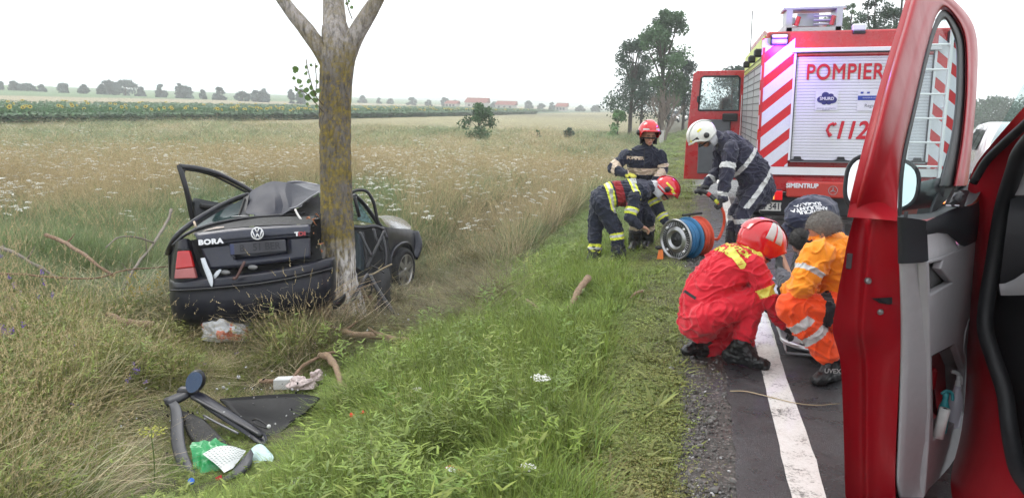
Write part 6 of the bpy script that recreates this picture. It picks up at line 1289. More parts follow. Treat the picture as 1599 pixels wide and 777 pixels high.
# tail light and rear wing
cs_('rear_wing', [[(262, 398, 7.9), (270, 384, 7.3), (276, 376, 7.02), (286, 372, 6.98), (294, 372, 7.0), (299, 376, 7.1)], [(263, 420, 7.8), (268, 405, 7.3), (275, 392, 7.0), (286, 391, 6.95), (296, 391, 6.97), (302, 393, 7.12)], [(264, 440, 7.8), (266, 430, 7.3), (271, 434, 7.0), (289, 434, 6.95), (307, 434, 6.97), (316, 432, 7.12)], [(264, 450, 7.8), (266, 446, 7.3), (270, 441, 7.0), (290, 440, 6.96), (312, 438, 6.98), (330, 434, 7.12)]], CP, lv=1)
b = B(); b.prism([P(276.5, 392, 6.955), P(295.5, 391, 6.945), P(302, 417, 6.935), P(273, 420, 6.945)], fw*.05); tl_ = bevel(b.out('tail_light', mat('wreck_tail_red', (.48, .012, .015), .15, var=.1, coat=.5), th, root=cr0), .01)
b = B(); b.prism([P(273, 420.5, 6.945), P(302, 417.5, 6.935), P(306, 434, 6.935), P(271.5, 435, 6.945)], fw*.05); bevel(b.out('lower_lens', mat('wreck_lens_pink', (.42, .13, .13), .2), tl_, root=cr0), .008)
b = B(); b.box(P(288, 405, 7.0), (.12, .02, .2)); b.out('lamp_housing', INT, tl_, root=cr0)
# cavity behind the lid and under it
cs_('boot_cavity', [[(296, 375, 7.2), (400, 360, 7.35), (492, 350, 7.3)], [(304, 405, 7.15), (400, 400, 7.3), (500, 385, 7.3)], [(312, 440, 7.05), (400, 432, 7.1), (505, 412, 7.1)]], INT, lv=0)
cs_('bumper_shelf', [[(300, 440, 7.3), (400, 430, 7.3), (512, 404, 7.3)], [(300, 436, 7.0), (400, 426, 6.98), (512, 402, 7.1)]], CBK, lv=0)
cs_('rear_panel_strip', [[(300, 378, 7.02), (309, 388, 7.05), (316, 404, 7.08), (322, 425, 7.1)], [(307, 374, 7.04), (316, 386, 7.08), (324, 404, 7.1), (333, 428, 7.12)]], CBK, lv=1)
cs_('white_lining', [[(313, 403, 6.96), (320, 402, 6.96)], [(317, 418, 6.93), (324, 415, 6.93)], [(323, 432, 6.90), (332, 428, 6.91)], [(328, 446, 6.87), (333, 441, 6.88)], [(331, 448, 6.87), (331.5, 446, 6.87)]], mat('lining_white', (.55, .58, .62), .5, bump=.4), lv=1, th_=.004)
cs_('white_lining', [[(333, 430, 6.93), (335, 436, 6.92)], [(338, 422, 6.94), (342, 428, 6.93)], [(344, 420, 6.95), (346, 421, 6.95)]], MATS['lining_white'], lv=1, th_=.004)
ct('lock_strut', [(382, 408, 6.88), (376, 420, 6.86), (369, 433, 6.84), (364, 434, 6.84)], .018, mat('rust_brown', (.07, .03, .025), .7), n=3, flat=.5)
for x, y in ((352, 425), (395, 417)): b = B(); b.hull(S*np.array([.05, .03, .022])+P(x, y, 7.0)); b.out('debris_clip', mat('clip_grey', (.2, .2, .2), .5), th, root=cr0, smooth=True)
# left flank: rubber curve, wing, side glass, pillar
ct('side_frame', [(262, 396, 7.5), (266, 385, 7.3), (276, 368, 7.25), (293, 353, 7.4), (315, 338, 7.6), (345, 321, 7.9), (372, 309, 8.1), (388, 304, 8.2)], .028, CFR, flat=.7)
ct('side_frame', [(270, 383, 7.2), (290, 366, 7.2), (318, 354, 7.35), (350, 346, 7.5), (390, 340, 7.6), (440, 336, 7.7), (476, 333, 7.75)], .022, CFR, flat=.7)
cs_('rear_side_glass', [[(300, 358, 7.55), (330, 336, 7.8), (382, 309, 8.15)], [(308, 360, 7.5), (345, 345, 7.7), (381, 330, 8.1)], [(320, 354, 7.5), (350, 347, 7.6), (376, 338, 7.9)]], mat('dark_teal_glass', (.025, .045, .045), .08, var=.5, scale=5), lv=1)
cs_('rear_pillar', [[(382, 308, 8.0), (389, 304, 8.02)], [(379, 322, 7.9), (386, 320, 7.92)], [(374, 340, 7.75), (388, 340, 7.78)]], CFR, lv=0, th_=.03)
ct('pillar_rubber', [(382, 309, 7.98), (378, 322, 7.88), (372, 338, 7.74)], .010, CBK)
cs_('left_flank', [[(264, 392, 7.4), (262, 405, 8.2), (262, 410, 9.2)], [(264, 430, 7.4), (263, 430, 8.2), (266, 430, 9.2)], [(268, 492, 7.4), (270, 470, 8.2), (275, 455, 9.2)]], CP, lv=1)
ct('wiper', [(362, 338.5, 7.5), (374, 337.5, 7.48), (388, 337, 7.47)], .007, mat('wiper_steel', (.3, .3, .3), .4, .7), n=2); ct('broken_stick', [(303, 346, 7.3), (306, 354, 7.25)], .01, mat('wood_fresh', (.5, .4, .3), .8), n=2)
# rear shelf and rear deck
dk = cs_('rear_deck', [[(300, 366, 7.12), (350, 357, 7.14), (400, 352, 7.16), (450, 350, 7.18), (486, 350, 7.2)], [(306, 360, 7.3), (350, 351, 7.35), (400, 346, 7.4), (450, 343, 7.4), (490, 343, 7.42)], [(330, 352, 7.5), (370, 343, 7.6), (410, 339, 7.6), (450, 338, 7.6), (490, 337, 7.6)]], CBK, lv=2)
cs_('torn_paint_edge', [[(316, 361, 7.1), (335, 357, 7.1), (350, 355, 7.11)], [(322, 358, 7.2), (338, 354, 7.2), (350, 353, 7.2)]], mat('scratched_tan', (.32, .26, .22), .6, var=.6, scale=30), lv=0)
# crumpled roof panels: folded sheets
rf = cs_('crumpled_roof', [
    [(389, 305, 8.15), (398, 298, 8.2), (411, 291, 8.25), (425, 285, 8.3), (437, 286, 8.28), (448, 287, 8.22), (458, 288, 8.35), (470, 291, 8.3), (484, 295, 8.25), (497, 299, 8.15)],
    [(387, 314, 8.0), (397, 308, 8.02), (411, 301, 8.05), (426, 297, 8.0), (438, 297, 8.08), (447, 298, 7.95), (456, 299, 8.14), (469, 301, 8.08), (482, 302, 8.02), (493, 304, 7.95)],
    [(387, 324, 7.88), (398, 320, 7.86), (412, 315, 7.9), (427, 312, 7.78), (438, 309, 7.95), (448, 309, 7.82), (457, 309, 7.98), (466, 310, 7.9), (474, 311, 7.85), (482, 312, 7.78)],
    [(387, 333, 7.78), (399, 330, 7.76), (414, 328, 7.75), (428, 325, 7.68), (439, 321, 7.82), (449, 319, 7.72), (456, 320, 7.80), (462, 322, 7.76), (468, 320, 7.74), (473, 318, 7.7)],
    [(388, 340, 7.66), (400, 339, 7.66), (415, 338, 7.64), (428, 337, 7.62), (437, 334, 7.66), (447, 329, 7.66), (453, 326, 7.66), (459, 325, 7.66), (464, 324, 7.66), (468, 322, 7.62)]], mat('roof_paint', (.014, .016, .030), .46, .05, var=.12, coat=.0, spec=.28, dirt=(.05, .05, .06), dirt_amt=.3, dscale=6), lv=1)
dent(rf, .05, 4.5, 3)
rf.modifiers.new('es', 'EDGE_SPLIT').split_angle = math.radians(17)
cs_('roof_fold', [[(448, 287, 8.4), (460, 284, 8.6), (478, 285, 8.7), (498, 289, 8.6), (500, 289, 8.5)], [(456, 289, 8.36), (470, 289, 8.5), (484, 291, 8.55), (499, 295, 8.4), (502, 296, 8.3)], [(465, 292, 8.3), (478, 294, 8.3), (490, 298, 8.3), (500, 302, 8.2), (504, 303, 8.1)]], CP, lv=2)
ct('roof_edge', [(450, 285, 8.45), (465, 284, 8.62), (480, 286, 8.7), (499, 290, 8.55)], .014, mat('edge_rim_light', (.2, .2, .22), .4, .3), n=4)  # pale tube paints the rim light along the dark fold's edge
ct('roof_edge', [(452, 326, 7.62), (463, 323, 7.6), (475, 315, 7.68), (486, 307, 7.8), (498, 300, 8.05)], .009, MATS['edge_rim_light'], n=4)
cv = cs_('roof_inner', [[(450, 330, 7.75), (465, 324, 7.72), (480, 314, 7.8), (498, 302, 8.0)], [(455, 337, 7.7), (470, 333, 7.75), (486, 325, 7.8), (500, 318, 7.95)], [(470, 345, 7.6), (480, 343, 7.65), (490, 340, 7.7), (502, 336, 7.8)]], CBK, lv=2); dent(cv, .03, 6)
ct('hinge_strut', [(461, 327, 7.55), (465, 335, 7.5), (471, 344, 7.45)], .011, mat('strut_white', (.6, .58, .55), .4), n=3)
for i in range(34):      # torn metal and splinters pressed against the trunk
    x, y = random.uniform(470, 500), random.uniform(338, 400); a = P(x, y, 7.15+random.uniform(0, .25)); d = RNG.normal(0, 1, 3)*.03+np.array([0, 0, .015])
    b = B(); b.hull([a, a+d, a+d*.6+RNG.normal(0, .008, 3), a+d*.3+RNG.normal(0, .018, 3)]); b.out('splinter', random.choice((CBK, CBK, mat('wood_orange', (.42, .17, .08), .8), mat('metal_grey', (.25, .24, .23), .4, .6), mat('wood_orange', (.42, .17, .08)))), th, root=cr0)
# open left front door
dr_ = ct('door_frame', [(302, 346, 8.85), (298, 330, 8.8), (292, 300, 8.72), (285, 275, 8.68), (280, 259, 8.68), (284, 260, 8.7), (310, 263, 8.85), (340, 271, 9.05), (365, 283, 9.25), (382, 292, 9.35), (398, 302, 9.45)], .033, CFR, th, 6, 10, .8)
ct('frame_inner_lip', [(302, 345, 8.83), (299, 318, 8.8), (290, 285, 8.72), (287, 267, 8.7), (300, 266, 8.8), (330, 273, 9.0), (358, 286, 9.2), (390, 303, 9.42)], .014, CBK, dr_)
b = B(); g_ = [P(*q) for q in ((288, 268, 8.73), (305, 267, 8.82), (330, 274, 9.0), (356, 285, 9.18), (389, 304, 9.42), (343, 320, 9.1), (302, 314, 8.82))]; b.add(g_, [tuple(range(len(g_)))]); b.out('door_glass', glassmat('door_glass_pale', (.74, .84, .80), .12, ior=1.15), dr_, root=cr0)
cs_('door_panel', [[(300, 312, 8.82), (322, 316, 8.95), (345, 320, 9.1), (385, 318, 9.4)], [(302, 322, 8.78), (322, 326, 8.92), (345, 330, 9.06), (385, 330, 9.4)], [(304, 350, 8.8), (325, 350, 8.95), (345, 350, 9.1), (385, 345, 9.4)], [(310, 400, 8.85), (330, 400, 9.0), (345, 400, 9.15), (385, 395, 9.45)]], mat('door_inner', (.016, .018, .022), .55), dr_, 1, .05)
b = B(); b.tube(bez([P(312, 321, 8.8), P(325, 323, 8.86), P(338, 325, 8.95)], 4), .03, 8); b.out('door_handle', CBK, dr_, root=cr0, smooth=True)
# right side behind the trunk
ct('door_seal_loop', [(546, 312, 8.9), (549, 301, 8.9), (562, 296.5, 8.95), (574, 300, 9.0), (583, 315, 9.05), (587, 332, 9.08), (590, 345, 9.1), (598, 357, 9.15), (604, 372, 9.15)], .019, CFR)
ct('windscreen_pillar', [(553, 304, 9.1), (566, 316, 9.2), (580, 334, 9.3), (592, 351, 9.35)], .035, CFR, flat=.7)
ct('door_pillar', [(554, 307, 9.0), (557, 322, 9.0), (561, 338, 9.05)], .022, CFR)
cs_('quarter_glass', [[(559, 313, 9.2), (560, 314, 9.2)], [(558, 343, 9.15), (582, 349, 9.3)]], mat('shattered_glass', (.10, .20, .19), .2, var=.7, scale=25, bump=.8, bscale=80), lv=0)
cs_('windscreen', [[(470, 292, 9.3), (553, 304, 9.2)], [(470, 335, 9.8), (592, 350, 9.5)]], glassmat('cracked_windscreen', (.45, .6, .6), .5, ior=1.3), lv=0)
ct('door_sill_rail', [(546, 354, 8.85), (565, 355, 8.95), (585, 353, 9.05), (598, 358, 9.1)], .042, CFR, flat=.55)
for q in (((600, 360, 8.9), (592, 378, 8.8), (582, 398, 8.7), (572, 420, 8.6)), ((562, 362, 8.75), (570, 380, 8.7), (580, 400, 8.65)), ((566, 362, 8.9), (569, 385, 8.85), (574, 420, 8.8)), ((596, 362, 9.1), (600, 380, 9.0), (603, 400, 8.95), (600, 425, 8.9)), ((583, 357, 8.9), (588, 375, 8.85), (596, 392, 8.9))): ct('bent_tube', q, .019, CFR, flat=.7)
cv = cs_('door_cavity', [[(546, 350, 9.1), (575, 352, 9.2), (604, 356, 9.3)], [(546, 385, 9.0), (575, 390, 9.1), (608, 385, 9.2)], [(548, 430, 8.9), (578, 425, 9.0), (612, 420, 9.1)], [(556, 465, 8.6), (585, 470, 8.8), (612, 470, 8.9)]], INT, lv=1)
cs_('torn_panel', [[(552, 360, 8.95), (558, 362, 8.9), (566, 372, 8.95)], [(556, 385, 8.9), (564, 392, 8.8), (570, 398, 8.95)], [(554, 415, 8.8), (562, 420, 8.75), (568, 425, 8.85)]], mat('door_card_blue', (.03, .05, .06), .5), lv=2)
dn_ = cs_('hanging_door_skin', [[(584, 425, 8.05), (596, 422, 8.07), (610, 418, 8.20)], [(582, 440, 8.00), (597, 438, 7.95), (611, 434, 8.15)], [(588, 455, 7.95), (600, 452, 7.93), (611, 452, 8.10)], [(590, 470, 7.95), (600, 470, 7.95), (611, 474, 8.05)], [(592, 490, 7.95), (602, 492, 7.95), (611, 490, 8.05)]], CBK, lv=2); dent(dn_, .03, 9)
ct('hanging_frame', [(578, 430, 7.75), (583, 440, 7.72), (590, 452, 7.70), (600, 468, 7.68), (612, 486, 7.66), (613, 497, 7.66), (603, 501, 7.66), (590, 502, 7.66), (581, 498, 7.66), (586, 486, 7.68), (592, 470, 7.70), (594, 458, 7.72)], .024, CFR, flat=.7)
ct('hanging_frame', [(574, 428, 7.80), (566, 440, 7.70), (556, 458, 7.60), (544, 478, 7.50), (545, 489, 7.45), (558, 502, 7.40), (568, 511, 7.38), (580, 519, 7.35)], .020, CFR, flat=.7)
for q in (((560, 434, 7.85), (572, 430, 7.83), (584, 427, 7.85), (596, 420, 7.90), (612, 412, 7.95)), ((566, 450, 7.75), (575, 468, 7.73), (584, 490, 7.73)), ((588, 478, 7.77), (600, 474, 7.77), (606, 482, 7.77)), ((580, 415, 8.05), (592, 420, 8.00), (600, 426, 7.95)), ((570, 446, 7.85), (578, 440, 7.80), (580, 455, 7.77), (572, 462, 7.79), (568, 450, 7.85))): ct('wire', q, .009, random.choice((CBK, mat('wire_tan', (.25, .2, .12), .6))))
b = B(); b.hull(S*np.array([.10, .10, .05])+P(569, 466, 8.45)); b.out('seat_foam', mat('foam_brown', (.10, .045, .025), .9), th, root=cr0, smooth=True)
# bonnet, wing, wheel
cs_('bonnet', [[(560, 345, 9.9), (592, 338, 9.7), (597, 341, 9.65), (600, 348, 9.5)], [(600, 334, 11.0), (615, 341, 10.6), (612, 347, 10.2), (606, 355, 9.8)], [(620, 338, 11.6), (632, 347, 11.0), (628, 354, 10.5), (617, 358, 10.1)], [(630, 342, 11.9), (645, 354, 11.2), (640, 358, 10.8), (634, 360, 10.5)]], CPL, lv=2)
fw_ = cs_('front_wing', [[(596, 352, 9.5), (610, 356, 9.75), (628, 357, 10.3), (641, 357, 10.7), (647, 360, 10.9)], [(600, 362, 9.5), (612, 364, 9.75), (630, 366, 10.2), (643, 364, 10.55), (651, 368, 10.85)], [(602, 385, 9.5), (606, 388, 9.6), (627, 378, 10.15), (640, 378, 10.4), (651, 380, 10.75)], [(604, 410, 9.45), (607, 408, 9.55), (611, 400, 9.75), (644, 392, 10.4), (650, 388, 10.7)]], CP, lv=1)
ct('wheel_arch_lip', [(607, 425, 9.55), (609, 408, 9.6), (614, 392, 9.75), (624, 382, 9.95), (634, 379, 10.15), (641, 384, 10.35), (645, 396, 10.45), (647, 404, 10.5)], .02, CP)
ct('front_bumper_end', [(648, 362, 10.8), (653, 378, 10.7), (651, 392, 10.6), (646, 402, 10.5)], .06, CP, flat=.5)
cs_('wheel_well', [[(610, 400, 9.9), (630, 380, 10.2), (645, 392, 10.5)], [(610, 440, 9.9), (628, 440, 10.2), (646, 420, 10.5)]], INT, lv=0)
wc_ = P(627, 421, 10.1); wax = -(Rx*math.cos(math.radians(19))-Zx*math.sin(math.radians(19)))*-1; wax = Rx*math.cos(math.radians(19))-Zx*math.sin(math.radians(19)); wax /= np.linalg.norm(wax)
b = B(); b.lathe([(.0, -.12), (.2, -.12), (.205, -.1), (.275, -.11), (.287, -.08), (.29, -.02), (.285, .04), (.27, .065), (.215, .07), (.205, .05), (.203, .0)], wc_-cr0, wax, 48); wh = b.out('front_wheel', TYR, th, smooth=True)
b = B(); b.lathe([(.205, .055), (.212, .066), (.2, .068), (.192, .05), (.19, -.02)], wc_-cr0, wax, 48); rm = b.out('rim', mat('alloy', (.42, .41, .39), .35, .7, var=.15, scale=20), wh, smooth=True)
wa = np.cross(wax, ZU); wa /= np.linalg.norm(wa); wb = np.cross(wax, wa)
for k in range(6):
    q_ = 2*math.pi*k/6+.3; d = wa*math.cos(q_)+wb*math.sin(q_); e_ = wax; s_ = np.cross(d, e_); c0 = wc_-cr0
    b = B(); b.hull([c0+d*.03+s_*w_*.035+e_*h_ for w_ in (-1, 1) for h_ in (.02, .06)]+[c0+d*.198+s_*w_*.034+e_*h_ for w_ in (-1, 1) for h_ in (.02, .052)]); bevel(b.out('spoke', MATS['alloy'], rm), .006)
b = B(); b.lathe([(0, .068), (.03, .066), (.04, .05), (.04, .0)], wc_-cr0, wax, 20); b.out('hub', MATS['alloy'], rm, smooth=True); b = B(); b.lathe([(0, .0), (.13, .0), (.13, -.03)], wc_-cr0, wax, 32); b.out('brake_disc', mat('disc_dark', (.05, .045, .04), .5, .5), wh)
# rear left wheel and floor under the body, hidden in the grass
b = B(); b.lathe([(.0, -.1), (.275, -.11), (.29, -.02), (.27, .065), (.2, .06), (0, .03)], P(300, 478, 7.9)-cr0, -Rx, 32); b.out('rear_wheel', TYR, th, smooth=True)
b = B(); b.box(P(440, 440, 8.7)-cr0, (1.1, 2.9, .2), np.stack([Rx, Zx, ZU], 1)); b.out('floor_pan', INT, th)
for x, z in ((430, 8.4), (500, 8.9)): b = B(); b.cbox(P(x, 345, z)-cr0, (.45, .14, .55), .05, np.stack([Rx, Zx, ZU], 1)); b.out('seat_back', mat('seat_cloth_dark', (.02, .02, .025), .9), th)

# ------------------------------------------------------------------ torn-off door parts and litter in the grass
def GS(px, py, dh=0): q = Gt(px, py); q[2] += dh; return q
dz = depth(GS(330, 760)); rootd = GS(345, 690)
th = T('torn_door', 'torn off black car door panel with a wing mirror lying on the grass', 'car door', rootd)
def ls(name, rows, m, parent, lv=2, sol=0, root=rootd): b = B(); b.sheet([[P(*q) for q in r] for r in rows]); o = b.out(name, m, parent, root=root); subs(o, lv); 
def lsx(name, rows, m, parent, lv=2, sol=0, root=rootd):
    b = B(); b.sheet([[P(*q) for q in r] for r in rows]); o = b.out(name, m, parent, root=root); subs(o, lv)
    if sol: md = o.modifiers.new('sol', 'SOLIDIFY'); md.thickness = sol
    return o
GP = mat('grey_black_plastic', (.012, .013, .016), .42, var=.15, bump=.1, bscale=200)
# dark frame bar running down right from the mirror
dd_ = 5.05
a1_ = lsx('door_panel', [[(283, 606, 5.5), (300, 606, 5.45), (320, 614, 5.38)], [(297, 618, 5.35), (320, 622, 5.25), (345, 630, 5.2)], [(318, 636, 5.2), (350, 645, 5.05), (385, 655, 5.0)], [(345, 655, 5.05), (385, 668, 4.9), (418, 676, 4.85)], [(378, 674, 4.9), (400, 686, 4.8), (418, 690, 4.78)], [(398, 688, 4.8), (408, 694, 4.76), (414, 692, 4.76)]], CP, th, 2, .03)
lsx('lower_skin', [[(283, 640, 5.3), (300, 645, 5.25), (320, 655, 5.15)], [(286, 668, 5.12), (305, 672, 5.08), (345, 682, 4.95)], [(300, 690, 4.98), (330, 694, 4.92), (372, 706, 4.8)], [(330, 712, 4.82), (355, 716, 4.78), (392, 716, 4.72)]], CBK, a1_, 2, .02)
lsx('side_skin', [[(343, 622, 5.5), (390, 618, 5.5), (440, 614, 5.45), (478, 614, 5.3), (499, 620, 5.2)], [(360, 640, 5.3), (400, 642, 5.28), (440, 645, 5.2), (470, 640, 5.15), (494, 625, 5.14)], [(372, 648, 5.15), (405, 652, 5.1), (430, 662, 5.0), (455, 655, 5.0), (484, 636, 5.08)], [(395, 672, 4.95), (410, 684, 4.86), (422, 690, 4.82), (438, 675, 4.9), (460, 655, 5.0)]], mat('door_skin_black', (.006, .006, .007), .45, var=.3, coat=.0, spec=.16, bump=.1, bscale=30), a1_, 2, .015)
b = B(); b.tube(bez([P(300, 620, 5.30), P(340, 642, 5.12), P(380, 664, 4.92), P(408, 680, 4.8)], 5), .013, 8); b.out('panel_ridge', CFR, a1_, smooth=True, root=rootd)
b = B(); b.tube(bez([P(318, 648, 5.16), P(340, 660, 5.05), P(372, 676, 4.88)], 5), .008, 8); b.out('trim_clip', mat('clip_silver', (.2, .2, .21), .35, .6), a1_, smooth=True, root=rootd)
b = B(); b.lathe([(0, .01), (.012, .008), (.013, 0)], P(420, 665, 4.84)-rootd, -fw, 14); b.out('lock_button', mat('white_cap', (.7, .7, .68), .3), a1_, smooth=True)
b = B(); b.tube(bez([P(394, 655, 4.97), P(402, 654, 4.95), P(415, 662, 4.9), P(418, 668, 4.87), P(404, 664, 4.9), P(396, 659, 4.94)], 4), .006, 8); b.out('handle_ring', CBK, a1_, smooth=True, root=rootd)
# wing mirror
mcn = P(303, 596, 5.38)-rootd; Rm = basis(-fw*.9+ZU*.1+Rx*.25, ZU*.95+Rx*.35); b = B(); b.hull((S*np.array([.045, .066, .088]))@Rm.T+mcn+fw*.03); mh = b.out('mirror_housing', GP, th, smooth=True)
b = B(); rg = [mcn+Rm@np.array([.022, .052*math.cos(a)*(1+.1*math.sin(a)), .074*math.sin(a)]) for a in np.linspace(0, 2*math.pi, 28, endpoint=False)]; b.add(rg, [tuple(range(28))]); b.out('mirror_glass', mat('mirror_dim', (.05, .07, .11), .08, .9), mh)
b = B(); b.hull(list(S*.035+mcn-ZU*.07)+list(S*.045+P(286, 612, 5.42)-rootd)); b.out('mirror_foot', CFR, mh, smooth=True)
# loose curved window seal: own thing
rs0 = GS(285, 700); th = T('window_strip', 'curved grey black window frame strip leaning on the left of the torn door panel', 'car trim', rs0)
lsx('strip_body', [[(257, 624, 5.35), (264, 628, 5.33), (268, 621, 5.35)], [(266, 633, 5.28), (275, 634, 5.22), (283, 630, 5.25)], [(267, 655, 5.1), (276, 656, 5.05), (286, 652, 5.08)], [(265, 680, 4.95), (275, 681, 4.9), (286, 677, 4.92)], [(269, 705, 4.78), (279, 705, 4.73), (290, 700, 4.76)], [(277, 727, 4.62), (288, 726, 4.58), (298, 719, 4.62)], [(288, 745, 4.52), (298, 744, 4.48), (306, 738, 4.5)], [(294, 752, 4.48), (303, 752, 4.45), (310, 748, 4.46)]], mat('strip_grey', (.035, .036, .044), .5, var=.1), th, 2, .025, rs0)
lsx('strip_top', [[(255, 622, 5.36), (270, 616, 5.36), (288, 608, 5.4), (296, 604, 5.42)], [(258, 630, 5.3), (274, 626, 5.3), (290, 618, 5.33), (298, 612, 5.38)]], mat('strip_grey', (.055, .057, .068)), th, 1, .03, rs0)
# green bag
gb = GS(345, 738); th = T('plastic_bag', 'green plastic bag with white printed panel lying under the torn door', 'bag', gb)
GRN = mat('bag_green', (.02, .30, .09), .28, var=.15, bump=.5, bscale=18, coat=.2)
bg_ = lsx('bag_body', [[(293, 693, 4.72), (312, 681, 4.75), (335, 682, 4.74), (352, 694, 4.7)], [(298, 708, 4.62), (315, 700, 4.6), (335, 704, 4.58), (362, 708, 4.6)], [(300, 722, 4.56), (318, 722, 4.52), (340, 730, 4.48), (370, 722, 4.52)], [(305, 738, 4.5), (322, 742, 4.46), (338, 748, 4.42), (372, 736, 4.45)], [(316, 752, 4.46), (328, 754, 4.42), (340, 752, 4.4), (362, 744, 4.42)]], GRN, th, 0, 0, gb)
bm = bmesh.new(); bm.from_mesh(bg_.data); bmesh.ops.subdivide_edges(bm, edges=bm.edges, cuts=7, use_grid_fill=True); bm.to_mesh(bg_.data); bm.free(); dent(bg_, .05, 7); dent(bg_, .02, 18)
bp_ = lsx('white_panel', [[(316, 708, 4.55), (338, 695, 4.58), (360, 694, 4.58), (384, 703, 4.56)], [(328, 717, 4.50), (345, 710, 4.51), (362, 708, 4.52), (378, 712, 4.52)], [(341, 727, 4.45), (352, 724, 4.46), (362, 722, 4.47), (370, 722, 4.48)], [(350, 737, 4.41), (356, 734, 4.42), (360, 732, 4.43), (364, 730, 4.44)]], mat('bag_white', (.62, .64, .63), .35, bump=.4, bscale=25), th, 3, 0, gb)
b = B()
for i in range(9):
    for j in range(12):
        u, v = (j+.5)/12, (i+.5)/9; x = 318+62*u+ (26-10*u)*v*1.0; y = 707-12*math.sin(math.pi*min(1, u*.9))-2*u+(24-4*u)*v; 
        if x > 381: continue
        c_ = P(x, y, 4.53-.10*v); b.box(c_, (.011, .002, .003), np.stack([Rx, -fw, up], 1))
dp = b.out('printed_dots', mat('print_grey', (.25, .3, .28), .6), th, root=gb)
b = B(); c_ = P(352, 716, 4.44); 
nb_ = lsx('red_tag', [[(336, 745, 4.38), (346, 740, 4.37)], [(338, 750, 4.37), (347, 746, 4.36)]], mat('tag_red', (.45, .02, .03), .5), th, 0, 0, gb)
q = GS(402, 722); th = T('shredded_bag', 'torn white and turquoise plastic bag beside the green bag', 'bag', q); o_ = lsx('bag_body', [[(393, 702, 4.6), (402, 690, 4.65), (412, 694, 4.63), (420, 704, 4.58)], [(397, 712, 4.55), (405, 704, 4.56), (416, 706, 4.55), (430, 712, 4.52)], [(396, 722, 4.5), (408, 718, 4.5), (418, 720, 4.48), (426, 720, 4.48)]], mat('bag_turquoise', (.40, .56, .54), .4, var=.3, bump=.5, bscale=30), th, 3, 0, q); dent(o_, .03, 12)
q = GS(375, 732); th = T('dark_trim_piece', 'grey black strip of car trim lying across the green bag', 'car trim', q); lsx('strip', [[(345, 748, 4.36), (350, 752, 4.34)], [(362, 736, 4.38), (374, 742, 4.34)], [(378, 716, 4.45), (392, 722, 4.4)], [(392, 700, 4.55), (396, 708, 4.52)]], mat('strip_grey', (.055, .057, .068)), th, 2, .03, q)
def crumple(name, label, cat, px, py, rx, ry, rz, m, mm=None, seed=0, lift=.05):
    q = GS(px, py, lift); th_ = T(name, label, cat, q); bm = bmesh.new(); bmesh.ops.create_icosphere(bm, subdivisions=5, radius=1)
    for v in bm.verts:
        p_ = Vector(v.co); w = noise.noise(p_*1.6+Vector((seed, 0, 0)))*.5+(1-abs(noise.noise(p_*3.4+Vector((seed, 2, 0))))*2)*.16+noise.noise(p_*8)*.06; p_ *= 1+w; v.co = Vector((p_.x*rx, p_.y*ry, max(-.2, p_.z)*rz+rz*.2))
    vs = [v.co[:] for v in bm.verts]; ix = [tuple(v.index for v in f.verts) for f in bm.faces]; bm.free()
    R3 = np.stack([Rx, Zx, ZU], 1); o = mk('bag_body', (np.array(vs)@R3.T), ix, m, th_, True); return th_, q
WBG = bpy.data.materials.new('bag_print'); WBG.use_nodes = True; n = WBG.node_tree.nodes; l = WBG.node_tree.links; bs = n['Principled BSDF']; tcn = n.new('ShaderNodeTexCoord'); v_n = n.new('ShaderNodeTexNoise'); v_n.inputs['Scale'].default_value = 9; l.new(tcn.outputs['Object'], v_n.inputs[0]); rp = n.new('ShaderNodeValToRGB'); l.new(v_n.outputs[0], rp.inputs[0]); e = rp.color_ramp.elements; e[0].position = .55; e[0].color = (.62, .62, .64, 1); e[1].position = .60; e[1].color = (.65, .20, .12, 1); l.new(rp.outputs[0], bs.inputs[0]); bs.inputs['Roughness'].default_value = .35; bs.inputs['Specular IOR Level'].default_value = .6
crumple('plastic_bag', 'crumpled white plastic bag with red print behind the wrecked car bumper', 'bag', 352, 545, .20, .11, .15, WBG, seed=1, lift=.11); crumple('plastic_bag', 'smaller white plastic bag scrap touching the crumpled one', 'bag', 380, 538, .10, .06, .10, WBG, seed=5, lift=.11)
crumple('clear_bag', 'pinkish clear plastic bag lying beside the white carton', 'bag', 472, 613, .10, .06, .06, mat('clear_pink', (.50, .40, .38), .3, var=.3, scale=20, bump=.5), seed=9); crumple('clear_bag', 'twisted end of clear wrapping next to the broken branch', 'bag', 494, 600, .055, .05, .05, mat('clear_pink', (.5, .4, .38)), seed=3)
crumple('dark_rag', 'bluish dark rag lying in the dry grass left of the white bag', 'rag', 262, 568, .14, .06, .03, cloth('rag_blue', (.06, .07, .12)), seed=4)
crumple('paper_scrap', 'tiny white paper scrap in the grass left of the dark rag', 'litter', 219, 572, .03, .02, .02, WPL, seed=6)
q = GS(444, 608); th = T('carton', 'white carton box lying on its side in the grass', 'carton', q); Rc = np.stack([Rx*.97-Zx*.2+ZU*.14, Zx*.97+Rx*.2, ZU], 1); b = B(); b.cbox((0, 0, .055), (.15, .08, .09), .008, Rc); b.out('box', mat('carton_white', (.62, .62, .62), .5, bump=.2), th); b = B(); b.cbox(Rc@np.array([.085, 0, .0])+np.array([0, 0, .055]), (.02, .05, .06), .006, Rc); b.out('red_cap', mat('cap_red', (.55, .03, .03), .5), th)
text('carton_print', '09', .04, mat('print_dark', (.02, .02, .03)), th, (Rx*.04-Zx*.045+ZU*.06), Rx*.97-Zx*.2+ZU*.14, ZU)
q = GS(712, 752); th = T('snack_wrapper', 'red and white crumpled wrapper in the grass near the photographer', 'wrapper', q); o_ = lsx('foil', [[(696, 742, 4.0-.0), (705, 738, 4.02), (716, 741, 4.0), (727, 745, 3.98)], [(697, 750, 3.97), (706, 748, 3.96), (717, 751, 3.95), (727, 751, 3.95)]], mat('foil_red', (.5, .03, .03), .35, bump=.4), th, 2, .004, q); sc_ = depth(q)
th.o.location = q
